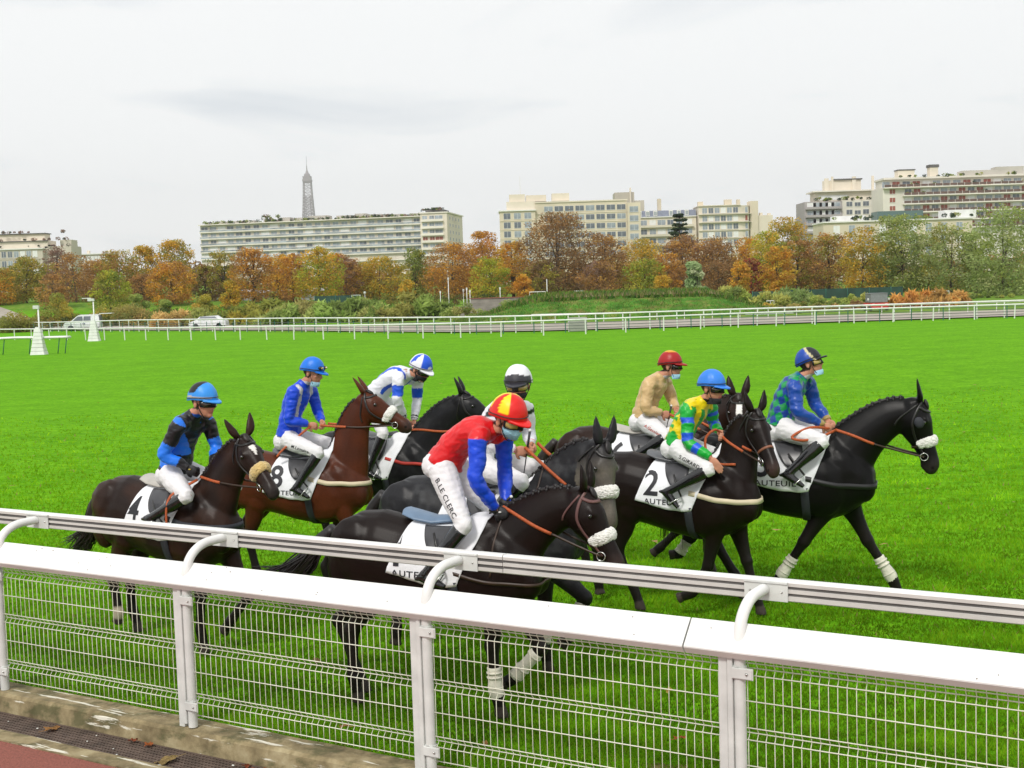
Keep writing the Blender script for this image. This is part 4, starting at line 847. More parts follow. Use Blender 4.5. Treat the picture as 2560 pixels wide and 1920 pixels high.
# ---- trees
TR = [ # u, base, top, width, Y, palette, label, shape, mix
 (52, 648, 552, 92, 205, 'olive', 'olive yellow tree at the far left edge below the beige house', 'round', None),
 (-10, 648, 575, 70, 200, 'orange', 'orange brown tree cut by the left picture edge', 'round', 'olive'),
 (120, 648, 529, 64, 215, 'purple', 'tall nearly bare brown tree at far left', 'round', None),
 (159, 648, 545, 88, 205, 'rust', 'dark rust tree right of the nearly bare tree', 'round', 'brown'),
 (110, 650, 590, 60, 195, 'rust', 'small rusty tree in front of the nearly bare tree', 'round', None),
 (235, 645, 582, 74, 190, 'yellowgreen', 'small yellow green tree in front of the left wood', 'round', 'olive'),
 (252, 645, 538, 100, 214, 'olive', 'broad olive brown tree behind the small yellow green one', 'round', 'rust'),
 (205, 645, 560, 70, 216, 'rust', 'rust brown tree left of the broad olive one', 'round', None),
 (312, 645, 528, 66, 220, 'gold', 'bronze gold tree beside the tallest left tree', 'round', 'olive'),
 (372, 645, 516, 86, 222, 'gold', 'tallest tree of the left wood with bronze yellow crown', 'round', 'olive'),
 (369, 648, 562, 86, 198, 'orange', 'bright orange tree left of the long block', 'round', 'rust'),
 (305, 650, 590, 60, 204, 'rust', 'reddish tree between the round bushes', 'round', 'brown'),
 (440, 650, 568, 56, 206, 'brown', 'brown green tree under the left end of the long block', 'round', 'olive'),
 (479, 650, 538, 60, 212, 'olive', 'slim olive tree before the left end of the long block', 'column', None),
 (495, 650, 605, 40, 192, 'gold', 'small golden shrubby tree by the grey sheds', 'round', None),
 (544, 652, 532, 92, 200, 'rust', 'large red orange tree with thick trunk before the long block', 'round', 'orange'),
 (598, 650, 545, 60, 214, 'orange', 'amber tree right of the large red orange one', 'round', 'gold'),
 (630, 650, 546, 72, 200, 'orange', 'glowing orange tree with bare lower trunk', 'round', 'rust'),
 (685, 648, 531, 98, 196, 'gold', 'orange topped tree with green lower branches at left centre', 'round', 'yellowgreen'),
 (725, 648, 545, 55, 212, 'orange', 'orange tree behind the green based one', 'round', None),
 (745, 646, 550, 66, 204, 'rust', 'thin reddish brown tree below the middle of the long block', 'round', 'purple'),
 (817, 642, 551, 96, 206, 'gold', 'brown gold tree under the right half of the long block', 'round', 'olive'),
 (780, 642, 565, 60, 212, 'rust', 'low rust tree left of the brown gold one', 'round', 'olive'),
 (895, 638, 534, 64, 202, 'green', 'dark green upright tree before the corner of the long block', 'round', 'olive'),
 (880, 640, 604, 30, 188, 'gold', 'tiny golden tree at the foot of the dark green one', 'round', None),
 (974, 640, 521, 112, 200, 'rust', 'wide rust tree right of the dark green one', 'round', 'orange'),
 (1044, 636, 498, 84, 214, 'orange', 'tall amber brown tree between the two large buildings', 'round', 'rust'),
 (1106, 636, 519, 76, 208, 'orange', 'bright orange tree left of the biggest brown tree', 'round', 'gold'),
 (1056, 635, 552, 74, 190, 'yellowgreen', 'yellow green sycamore in front of the amber trees', 'round', 'gold'),
 (1000, 636, 570, 55, 206, 'orange', 'orange brown tree left of the yellow green sycamore', 'round', None),
 (1128, 636, 592, 40, 186, 'orange', 'small bright orange tree by the white poles', 'round', None),
 (1200, 632, 454, 150, 204, 'brown', 'biggest tree of all, a huge dark brown crown at centre', 'round', 'rust'),
 (1168, 634, 560, 70, 194, 'brown', 'lower brown tree leaning against the biggest tree', 'round', 'olive'),
 (1303, 628, 500, 100, 206, 'rust', 'rust brown tree right of the biggest tree', 'round', 'brown'),
 (1290, 630, 560, 80, 194, 'rust', 'lower rust tree in front, right of the biggest tree', 'round', 'purple'),
 (1384, 628, 513, 112, 212, 'gold', 'yellow brown tree below the mansard house', 'round', 'olive'),
 (1392, 628, 558, 84, 188, 'yellowgreen', 'rounded green and yellow tree behind the mound', 'round', 'olive'),
 (1430, 626, 594, 44, 184, 'gold', 'low golden tree right of the rounded green one', 'round', None),
 (1475, 626, 502, 104, 216, 'rust', 'purple brown tree in front of the dark conifer', 'round', 'purple'),
 (1440, 626, 545, 70, 204, 'rust', 'reddish brown tree behind the low golden one', 'round', 'orange'),
 (1540, 622, 508, 104, 212, 'rust', 'reddish brown tree below the rounded corner building', 'round', 'brown'),
 (1550, 624, 560, 90, 196, 'brown', 'dark brown tree behind the pale willow', 'round', 'rust'),
 (1597, 620, 563, 46, 186, 'gold', 'small bright golden tree right of the pale willow', 'round', 'orange'),
 (1622, 620, 556, 56, 194, 'red', 'dark crimson tree between golden trees', 'round', 'rust'),
 (1615, 618, 508, 76, 216, 'orange', 'amber tree right of the corner building', 'round', 'gold'),
 (1654, 618, 498, 92, 204, 'yellowgreen', 'bright yellow green tree at right of centre', 'round', 'gold'),
 (1701, 618, 463, 96, 222, 'gold', 'tall bronze gold tree before the grey apartment block', 'round', 'olive'),
 (1679, 619, 528, 64, 188, 'orange', 'slender orange gold tree in front of the yellow green one', 'round', 'gold'),
 (1720, 625, 505, 64, 200, 'rust', 'rust tree with a straight pale trunk', 'round', 'olive'),
 (1790, 625, 500, 92, 198, 'rust', 'spreading reddish tree with forked pale trunk at right', 'round', 'olive'),
 (1760, 625, 545, 60, 208, 'brown', 'brown tree behind the forked trunk', 'round', None),
 (1862, 630, 489, 88, 186, 'gold', 'slim yellow olive tree left of the grey green willows', 'column', 'olive'),
 (1950, 632, 461, 118, 186, 'green', 'green tree with orange tints below the right block', 'column', 'greygreen'),
 (1905, 632, 520, 70, 192, 'olive', 'olive tree between the yellow and green ones', 'column', 'green'),
 (2053, 634, 478, 116, 180, 'greygreen', 'grey green willow second from the right edge', 'column', 'olive'),
 (2005, 634, 505, 70, 188, 'green', 'green tree between the two large willows', 'column', 'olive'),
 (2167, 645, 440, 136, 166, 'greygreen', 'largest grey green willow at the right picture edge', 'column', 'green'),
 (2110, 640, 500, 70, 176, 'green', 'green tree left of the largest willow', 'column', 'greygreen'),
]
for i, (u, vb, vt, w, Y, c, lab, shp, mx_) in enumerate(TR):
    tree(u, vb, vt, w, Y, c, lab, 100+i, shape=shp, mix=mx_, low=.15 if shp == 'round' else .03, sparse=.45 if 'nearly bare' in lab else 1.0, trunk=.30 if ('thick' in lab or 'forked' in lab or 'biggest' in lab) else .2)
def cedar():
    Y = 260; q = at(1467, 464, Y); x = q.x; g = gz(x, Y); H_ = q.z-g; r = empty('cedar_tree', (x, Y, g)); tag(r, 'dark layered conifer standing before the mansard house', 'tree'); rg = random.Random(3); cs = []; rr = []
    for k in range(9):
        t = .55+.45*k/8; W = 4.2*(1.05-t)*1.6+.4
        for i in range(9): a = rg.uniform(0, 6.28); cs.append((math.cos(a)*W*rg.uniform(.3, 1), math.sin(a)*W, H_*t-rg.uniform(0, .4))); rr.append(.75)
    obj('crown', leaves(cs, rr, 5200, .36, PAL['dark'], 3, flat=.28), M_LEAF, r, smooth=False); bm = NB(); tube(bm, [(0, 0, 0, .4), (0, 0, H_, .06)], 8, (1, 0, 0)); obj('trunk', bm, M_BARK, r)
cedar()
# far continuous wood behind the individual trees
rg_ = random.Random(77); cs_ = []; rr_ = []
for i in range(420):
    x = rg_.uniform(-125, 110); y = rg_.uniform(238, 262); g = gz(x, y); cs_.append((x, y, g+rg_.uniform(.5, 1)**1.0*rg_.uniform(3, 7.5))); rr_.append(rg_.uniform(1.3, 2.2))
tag(obj('far_wood', leaves(cs_, rr_, 36000, .55, PAL['rust']+PAL['brown']+PAL['olive'], 77), M_LEAF, None, smooth=False), 'dim russet wood filling the gaps behind the tree belt', 'wood', kind='stuff')
cs_ = []
for i in range(300):
    x = rg_.uniform(-100, 95); y = rg_.uniform(205, 230); cs_.append((x, y, gz(x, y)+rg_.uniform(.2, 1.6)))
tag(obj('undergrowth', leaves(cs_, [1.1]*300, 16000, .4, PAL['dark']+PAL['green']+PAL['brown'], 78), M_LEAF, None, smooth=False), 'dark undergrowth between the trunks', 'undergrowth', kind='stuff')
# ---- small structures
def sheds():
    for (u0, u1, vt, vb, Y, lab) in ((455, 545, 630, 652, 222, 'long grey corrugated shed behind the trees at left'), (560, 620, 632, 655, 218, 'shorter grey shed with pale roof right of the long one'), (650, 700, 622, 642, 224, 'white sided hut between orange trees')):
        a = at(u0, vt, Y); b = at(u1, vt, Y); g = gz(a.x, Y); r = empty('shed', (a.x, Y, g)); tag(r, lab, 'shed', 'grey sheds behind the trees'); L = b.x-a.x; h = max(a.z-g, 1.8)
        bm = NB(); box2(bm, (0, 0, -.5), (L, 5, h*.72)); obj('wall', bm, mat('shed_wall', (.36, .37, .38), .7, noise_s=.5, noise_a=.15), r, smooth=False)
        bm = NB(); rings_mesh(bm, [[Vector((x, y, z)) for y, z in ((-.4, h*.72+.01), (2.5, h), (5.4, h*.72+.01))] for x in (-.3, L+.3)]); obj('roof', bm, mat('shed_roof', (.42, .43, .45), .6, noise_s=.5, noise_a=.15), r, smooth=False)
        bm = NB(); box2(bm, (L*.15, -.04, .4), (L*.85, -.005, h*.5)); obj('window', bm, M_GLASS, r, smooth=False)
sheds()
def steps():
    Y = 146; a = at(965, 664, Y); b = at(1140, 645, Y); r = empty('concrete_steps', (a.x, Y, gz(a.x, Y))); tag(r, 'low grey concrete terrace steps behind the mound with a red edge', 'steps'); z = at(1050, 645, Y).z-gz(a.x, Y); L = b.x-a.x
    bm = NB()
    for i in range(5): box2(bm, (i*.7, i*.45, 0), (L, 5-i*.01, z*(i+1)/5-.02 if i < 4 else z))
    obj('tier', bm, mat('step_concrete', (.24, .22, .19), .9, noise_s=1.2, noise_a=.2), r, smooth=False)
    bm = NB(); box2(bm, (2.4, 1.7, z+.005), (L, 2.0, z+.09)); obj('edge', bm, mat('red_edge', (.28, .09, .07), .8), r, smooth=False)
    bm = NB()
    for t in np.linspace(0, 1, 9): tube(bm, [(-.2+t*2.2, t*1.6-.3, z*t, .03), (-.2+t*2.2, t*1.6-.3, z*t+1.1, .03)], 5, (1, 0, 0))
    obj('handrail', bm, mat('rust_iron', (.12, .06, .04), .8), r, smooth=False)
steps()
def post_thing(name, u, vb, vt, Y, r_, m, label, cat, group=None, head=None):
    q = at(u, vt, Y); g = gz(q.x, Y); r = empty(name, (q.x, Y, g)); tag(r, label, cat, group); bm = NB(); tube(bm, [(0, 0, -.2, r_), (0, 0, q.z-g, r_*.8)], 8, (1, 0, 0)); obj('pole', bm, m, r)
    if head:
        bm = NB(); box(bm, (0, 0, q.z-g), head); bmesh.ops.bevel(bm, geom=bm.edges[:], offset=min(head)*.2, segments=2, affect='EDGES'); obj('head', bm, M_WHITE_OLD, r, smooth=False)
post_thing('pole', 968, 655, 602, 150, .06, M_WHITE_OLD, 'tall thin pale pole beside the concrete steps', 'pole', head=(.2, .15, .3))
post_thing('pole', 1181, 632, 603, 165, .07, M_WHITE_OLD, 'tall white pole in front of the biggest brown tree', 'pole')
SG_ = 'short white signs beyond the mound'
for u, vt, vb, Y, lab in ((890, 634, 642, 168, 'short white lantern post left of the tall thin pole'), (951, 631, 641, 168, 'short white post just left of the tall thin pole'), (1001, 627, 641, 160, 'white sign post above the concrete steps, leftmost of three'), (1008, 624, 640, 162, 'grey topped sign post above the concrete steps, middle of three'), (1015, 629, 641, 160, 'plain white post above the concrete steps, rightmost of three'), (1080, 623, 640, 158, 'curved white post right of the concrete steps')):
    post_thing('sign_post', u, vb, vt, Y, .05, M_WHITE, lab, 'post', SG_, head=(.2, .05, .32))
post_thing('lamp_globe', 788, 645, 632, 172, .04, M_WHITE_OLD, 'small round lamp above the thicket', 'lamp', head=(.32, .32, .32))
def frame_thing(u0, u1, vt, Y, hgt, label, name='white_frame'):
    a = at(u0, vt, Y); b = at(u1, vt, Y); g = gz(a.x, Y); r = empty(name, (a.x, Y, a.z-hgt)); tag(r, label, 'frame'); L = b.x-a.x; bm = NB()
    tube(bm, [(0, 0, 0, .06), (0, 0, hgt, .06), (L, 0, hgt, .06), (L, 0, 0, .06)], 6, (0, 1, 0)); obj('frame', bm, M_WHITE, r, smooth=False)
    bm = NB(); tube(bm, [(L/2, 0, 0 if hgt < 1.2 else hgt*.99, .04), (L/2, 0, hgt, .04)], 6, (0, 1, 0)); obj('upright', bm, M_WHITE, r, smooth=False)
frame_thing(760, 778, 638, 168, 1.3, 'small white goal frame above the thicket', 'goal_frame')
frame_thing(775, 796, 648, 160, .8, 'low white bar behind the thicket', 'white_bar')
frame_thing(1144, 1178, 631, 160, 1.0, 'white bar frame in front of the biggest tree', 'white_bar')
frame_thing(1240, 1262, 629, 160, .5, 'short white bar behind the mound', 'white_bar')
frame_thing(1656, 1672, 650, 150, .4, 'short white bar between the shrubs at right', 'white_bar')
frame_thing(2010, 2050, 630, 158, .5, 'long white bar behind the pampas grass', 'white_bar')
def screen(u0, u1, vt, Y, h, label):
    a = at(u0, vt, Y); b = at(u1, vt, Y); r = empty('screen_fence', (a.x, Y, a.z-h)); tag(r, label, 'fence', 'green screen fences'); L = b.x-a.x
    bm = NB(); box2(bm, (0, -.02, 0), (L, .02, h)); obj('mesh_panel', bm, mat('green_screen', (.018, .055, .040), .8, noise_s=.8, noise_a=.3), r, smooth=False)
    for i in range(int(L/3)+1): bm = NB(); tube(bm, [(i*3, -.07, -.5, .04), (i*3, -.07, h+.1, .04)], 6, (1, 0, 0)); obj('post', bm, mat('green_post', (.02, .13, .09), .6), r)
screen(680, 780, 640, 178, 1.0, 'green screen fence under the left centre trees')
screen(1625, 1670, 630, 172, 1.2, 'short green screen fence right of the rounded shrub')
screen(1690, 1950, 627, 172, 1.4, 'long green screen fence under the right hand trees')
# white kerb strip on the gallop at right
bm = NB(); a = at(1618, 675, 118); box2(bm, (a.x, 119.6, .07), (a.x+4.6, 119.9, .28)); tag(obj('white_kerb', bm, M_WHITE, smooth=False), 'low white kerb block on the sand gallop left of the red truck', 'kerb')
bm = NB(); box2(bm, (12.75/3.0, 90.2, 0), (12.75/3.0+1.35, 90.5, 1.02)); bmesh.ops.bevel(bm, geom=bm.edges[:], offset=.03, segments=1, affect='EDGES'); tag(obj('cabinet', bm, mat('cabinet_grey', (.33, .33, .30), .7, noise_s=3, noise_a=.1), smooth=False), 'pale grey utility cabinet against the far rails at centre', 'cabinet')

# ---- damp autumn air
bm = NB(); box2(bm, (-2600, -700, -30), (2600, 3900, 345)); hz = obj('haze', bm, None, None, smooth=False); tag(hz, 'thin pale autumn haze', 'haze', kind='stuff')
m = bpy.data.materials.new('haze_air'); m.use_nodes = True; t = m.node_tree; t.nodes.clear(); vo = t.nodes.new('ShaderNodeVolumePrincipled'); vo.inputs['Density'].default_value = .00013; vo.inputs['Color'].default_value = (.97, .98, 1.0, 1); vo.inputs['Anisotropy'].default_value = .2
ou = t.nodes.new('ShaderNodeOutputMaterial'); t.links.new(vo.outputs[0], ou.inputs['Volume']); hz.data.materials.append(m)

# ================================================================= HORSES  (local frame: x forward, y left, z up, metres)
TRUNK = [(-1.02, 1.30, 1.16, .06), (-0.97, 1.42, 1.02, .15), (-0.87, 1.51, .95, .225), (-0.72, 1.585, .92, .262), (-0.52, 1.60, .90, .270),
         (-0.32, 1.555, .86, .268), (-0.08, 1.505, .80, .290), (0.12, 1.515, .765, .292), (0.30, 1.575, .755, .262), (0.42, 1.60, .775, .238),
         (0.56, 1.54, .83, .222), (0.68, 1.42, .92, .190), (0.77, 1.30, 1.03, .125), (0.80, 1.22, 1.12, .05)]
def trunk_at(x):
    T = TRUNK; x = min(max(x, T[0][0]), T[-1][0])
    return [np.interp(x, [t[0] for t in T], [t[k] for t in T]) for k in (1, 2, 3)]
HEADR = [(-.07, -.02, -.09, .035), (-.03, .045, -.135, .072), (.04, .066, -.175, .088), (.11, .078, -.200, .100), (.17, .080, -.198, .104), (.24, .068, -.178, .090),
         (.32, .054, -.145, .070), (.40, .046, -.118, .060), (.48, .042, -.104, .056), (.54, .040, -.100, .060), (.585, .028, -.098, .060), (.62, .0, -.088, .048), (.640, -.022, -.062, .022)]
HEADR = [(t*1.04, a*1.10, b*1.16, w*1.08) for t, a, b, w in HEADR]
class Horse: pass
def head_frame(h):
    hd = Vector(h.hdir).normalized(); side = Vector((0, 1, 0)); up = hd.cross(side)
    if up.length < 0.1: up = Vector((1, 0, 0))
    # forehead normal: the one pointing forward and up
    side = Vector((-math.sin(h.hyaw), math.cos(h.hyaw), 0)); side = (side - hd*side.dot(hd)).normalized()
    up = hd.cross(side).normalized()
    return hd, side, up
def head_pt(h, t, ang, off=0.0):
    """ang: 0 = forehead side, 90 = left side of the face, 180 = jaw"""
    hd, sd, up = h.hf; R = HEADR; T = [r[0] for r in R]
    a = np.interp(t, T, [r[1] for r in R]); b = np.interp(t, T, [r[2] for r in R]); w = np.interp(t, T, [r[3] for r in R])
    mid = (a+b)/2; hh = (a-b)/2; c = math.cos(rad(ang)); s = math.sin(rad(ang))
    return h.poll + hd*t + up*(mid + (hh+off)*c) + sd*((w+off)*s)
def limb(bm, pts):
    tube(bm, pts, seg=12, ref=(0, 1, 0), n=4)
def horse_body(h):
    bm = NB(); rings = []
    for (x, zt, zb, w) in TRUNK:
        zc = zt*0.42+zb*0.58; r = []
        for k in range(24):
            a = 2*math.pi*k/24; c, s = math.cos(a), math.sin(a)
            nar = 0.80 if (s > 0 and x > 0.2) else 0.97
            y = w*math.copysign(abs(c)**(1/nar if s > 0 else .85), c); z = zc + (zt-zc if s > 0 else zc-zb)*math.copysign(abs(s)**0.92, s)
            r.append(Vector((x, y, z)))
        rings.append(r)
    rings_mesh(bm, rings)
    hd, sd, up = h.hf
    # neck
    P0 = Vector((0.44, 0, 1.26)); P3 = h.poll + hd*0.055 - up*0.10
    d0 = Vector((0.62, 0, 0.78)).normalized()
    d3 = ((P3-P0).normalized()*h.neck_w + hd*0.55 - Vector((0, 0, 0.0))).normalized()
    L = (P3-P0).length; P1 = P0 + d0*L*0.33; P2 = P3 - d3*L*0.33
    neck = []
    for k in range(11):
        t = k/10; q = P0*(1-t)**3 + P1*3*t*(1-t)**2 + P2*3*t*t*(1-t) + P3*t**3
        hh = np.interp(t, [0, .2, .45, .7, .88, 1], [.325, .275, .222, .188, .162, .138]); ww = np.interp(t, [0, .2, .45, .7, 1], [.185, .142, .108, .092, .082])
        neck.append((q.x, q.y, q.z, ww, hh))
    h.neck = neck
    # sections: narrow at the crest, fuller at the throat
    pts = neck; rings = []
    for i, p in enumerate(pts):
        a = Vector(pts[max(i-1, 0)][:3]); b = Vector(pts[min(i+1, 10)][:3]); t = (b-a).normalized(); u = Vector((0, 1, 0)); u = (u-t*u.dot(t)).normalized(); v = t.cross(u)
        if v.z < 0: v = -v
        r = []
        for k in range(20):
            an = 2*math.pi*k/20; c, s = math.cos(an), math.sin(an); wn_ = p[3]*(1-0.38*max(s, 0)**1.5)
            r.append(Vector(p[:3]) + u*wn_*c + v*p[4]*s)
        rings.append(r)
    h.crest = [r[5] for r in rings]
    rings_mesh(bm, rings)
    # head
    rings = []
    for (t, a, b, w) in HEADR:
        r = []
        for k in range(20):
            an = 360*k/20; p = head_pt(h, t, an); c = math.cos(rad(an))
            # jaw narrower than the face
            if c < 0: p = p - sd*((p-h.poll).dot(sd)*0.28*(-c))
            r.append(p)
        rings.append(r)
    rings_mesh(bm, rings)
    B = Matrix((hd, sd, up)).transposed()
    def hb(t, s, u, r, sub=2): blob(bm, h.poll+hd*t+sd*s+up*u, r, B, sub)
    for s in (-1, 1):
        hb(.10, s*.052, -.115, (.105, .038, .085))        # cheek
        hb(.165, s*.078, .030, (.045, .028, .024))        # brow
        hb(.30, s*.045, -.035, (.10, .018, .016))         # facial crest
        hb(.575, s*.040, -.022, (.040, .024, .030))       # nostril rim
    hb(.565, 0, -.108, (.045, .036, .024)); hb(.60, 0, -.07, (.035, .042, .030))
    # ears
    for s in (-1, 1):
        e0 = h.poll + hd*(-.015) + sd*(s*.058) + up*.035
        ed = (up*h.ear[0] - hd*h.ear[1] + sd*(s*h.ear[2])).normalized(); es = (ed.cross(sd)).normalized()
        rr = []
        for (l, w, dth) in ((0, .032, .030), (.045, .046, .030), (.095, .050, .026), (.145, .038, .021), (.185, .022, .015), (.212, .006, .006)):
            c = e0+ed*l + hd*0.02*math.sin(l/.17*3.14); rr.append([c + sd*(w*math.cos(2*math.pi*k/10)) + es*(dth*math.sin(2*math.pi*k/10)) for k in range(10)])
        rings_mesh(bm, rr)
    # muscles
    for s in (-1, 1):
        blob(bm, (0.50, s*.125, 1.22), (.17, .105, .27), Matrix.Rotation(rad(-18), 3, 'Y')); blob(bm, (0.44, s*.145, 1.02), (.16, .085, .15))
        blob(bm, (0.70, s*.085, 1.09), (.105, .095, .15)); blob(bm, (-0.72, s*.125, 1.30), (.25, .145, .27)); blob(bm, (-0.84, s*.12, 1.12), (.15, .11, .25))
        blob(bm, (-0.50, s*.17, 1.05), (.16, .09, .18)); blob(bm, (0.28, s*.17, 1.10), (.30, .12, .30))
        blob(bm, (0.30, s*.07, 1.50), (.16, .06, .09))
    # legs
    for (E, K, F, Hf) in h.front:
        y = E[1]; K = Vector(K); F = Vector(F); Hf = Vector(Hf); E = Vector(E)
        M1 = E.lerp(K, .45); M2 = E.lerp(K, .85); C1 = K.lerp(F, .14); C2 = K.lerp(F, .5); C3 = K.lerp(F, .86); Pn = F.lerp(Hf, .5)
        limb(bm, [(*(E+(K-E)*-.18), .092, .150), (*E.lerp(K, .1), .088, .128), (*M1, .068, .086), (*M2, .054, .064), (*K, .058, .066), (*C1, .046, .052), (*C2, .038, .046), (*C3, .040, .048), (*F, .048, .057), (*F.lerp(Hf, .72), .042, .048)])
        hoof(bm, F, Hf)
    for (S, K, F, Hf) in h.hind:
        K = Vector(K); F = Vector(F); Hf = Vector(Hf); S = Vector(S)
        hip = Vector((-.70, S.y*.9, 1.28)); back = ((K-S).normalized()*0.35 + (K-F).normalized()*0.65 + Vector((-.6, 0, 0))).normalized()
        limb(bm, [(*hip, .11, .20), (*(hip.lerp(S, .6)+Vector((-.05, 0, 0))), .115, .185), (*(S+Vector((-.03, 0, 0))), .092, .135), (*(S.lerp(K, .42)), .076, .108), (*S.lerp(K, .80), .055, .070), (*K, .055, .078), (*K.lerp(F, .13), .048, .062), (*K.lerp(F, .5), .040, .049), (*K.lerp(F, .86), .042, .051), (*F, .049, .058), (*F.lerp(Hf, .72), .042, .048)])
        tube(bm, [(*K.lerp(F, .12), .022, .03), (*(K+back*.035), .024, .035), (*(K+back*.072), .018, .022)], 8)
        hoof(bm, F, Hf)
    me = remesh(bm, 0.013, 9, 'body')
    P = coords(me); n = vnoise(P, 5, h.seed)
    # muscle tone: very slight swelling
    Nn = normals(me); P2 = P + Nn*(vnoise(P, 3.2, h.seed+9)*0.006)[:, None]; set_coords(me, P2)
    c = np.tile(np.array(h.coat), (len(P), 1))*(1+0.25*n)[:, None]
    def mixc(w, col):
        w = np.clip(w, 0, 1)[:, None]; return c*(1-w)+np.array(col)*w
    if h.dapple:
        dn = vnoise(P, 16, 3.3)*0.5+vnoise(P, 5, 1.0)*0.6; w = sstep(0.0, .45, dn)*h.dapple; c = mixc(w, h.dapple_col)
    if h.warm is not None:
        w = sstep(.2, -.5, n)*0.5 + 0.5*sstep(-.55, -.85, P[:, 0]); c = mixc(w*0.8, h.warm)
    pts_w = sstep(.86, .60, P[:, 2]); c = mixc(pts_w*h.points, (.010, .008, .007))
    cr = np.min([np.linalg.norm(P-np.array(q), axis=1) for q in h.crest], axis=0)
    X = P - np.array(h.poll); th = X@np.array(hd); su = X@np.array(sd); uu = X@np.array(up)
    onh = (np.abs(su) < .13) & (uu < .13) & (uu > -.23) & (th > -.08) & (th < .68)
    c = mixc(np.where(onh, sstep(.47, .62, th), 0)*.75, h.muzzle)
    for s in (-1, 1):
        q = np.array(h.poll+hd*.596+sd*(s*.050)+up*(-.030)); dd = np.linalg.norm((P-q)*1.0, axis=1); c = mixc((dd < .017)*1.0, (.004, .003, .003))
    if h.face == 'star':
        w = onh & (uu > .02) & (np.abs(su) < .030*(1-np.clip((th-.14)/.10, 0, 1))+0.004) & (th > .13) & (th < .24); c = mixc(w*1.0, (.70, .68, .64))
    if h.face == 'blaze':
        w = onh & (uu > .0) & (np.abs(su) < .030) & (th > .09) & (th < .50); c = mixc(w*1.0, (.74, .72, .68))
    if h.head_col is not None: c = mixc(np.where(onh, sstep(.0, .25, th), 0)*(.55+.5*vnoise(P, 9, 2)), h.head_col)
    for leg in list(h.front)+list(h.hind):
        q = np.array(leg[3]); F = np.array(leg[2]); dd = np.linalg.norm(P-q, axis=1); c = mixc((dd < .075)*1.0, (.045, .036, .030))
    for (k, col) in h.socks:
        leg = (list(h.front)+list(h.hind))[k]; q = np.array(leg[2]); dd = np.linalg.norm(P-q, axis=1); c = mixc(sstep(.08, .06, dd), col)
    set_col(me, np.clip(c, .002, 1))
    return me
def hoof(bm, F, Hf):
    d = (Hf-F).normalized(); u = Vector((0, 1, 0)); fw = u.cross(d).normalized()
    if fw.x < 0 and d.z < -.3: fw = -fw
    # hoof: truncated cone whose sole faces along the pastern; flat on the ground when planted
    a = F.lerp(Hf, .62); rr = []
    planted = Hf.z < 0.05
    for k, (t, r) in enumerate(((0, .040), (.35, .046), (1, .058))):
        c = a + (Hf-a)*t; ring = []
        for j in range(14):
            an = 2*math.pi*j/14; p = c + u*(r*.92*math.cos(an)) + fw*(r*1.1*math.sin(an))
            if planted and k == 2: p.z = Hf.z-0.028
            ring.append(p)
        rr.append(ring)
    rings_mesh(bm, rr)
def strap(bm, pts, bvh, w=0.022, th=0.006, off=0.006, n=6, snap=True, dens=0.03):
    """flat band following the body surface through rough waypoints"""
    P = [Vector(p) for p in pts]; Q = [P[0]]
    for a, b in zip(P[:-1], P[1:]):
        k = max(1, int((b-a).length/dens)); Q += [a.lerp(b, i/k) for i in range(1, k+1)]
    S = []
    for q in Q:
        if snap:
            hit = bvh.find_nearest(q); S.append((hit[0]+hit[1]*off, hit[1]))
        else: S.append((q, Vector((0, -1, 0))))
    for _ in range(2):
        S = [S[0]]+[((S[i-1][0]+S[i][0]*2+S[i+1][0])/4, (S[i-1][1]+S[i][1]+S[i+1][1]).normalized()) for i in range(1, len(S)-1)]+[S[-1]]
    rings = []
    for i, (p, nn) in enumerate(S):
        t = (S[min(i+1, len(S)-1)][0]-S[max(i-1, 0)][0])
        if t.length < 1e-6: continue
        t.normalize(); sdv = t.cross(nn).normalized(); nn = sdv.cross(t)
        rings.append([p+sdv*(w/2)-nn*.002, p+sdv*(w/2)+nn*th, p-sdv*(w/2)+nn*th, p-sdv*(w/2)-nn*.002])
    if len(rings) > 1: rings_mesh(bm, rings)
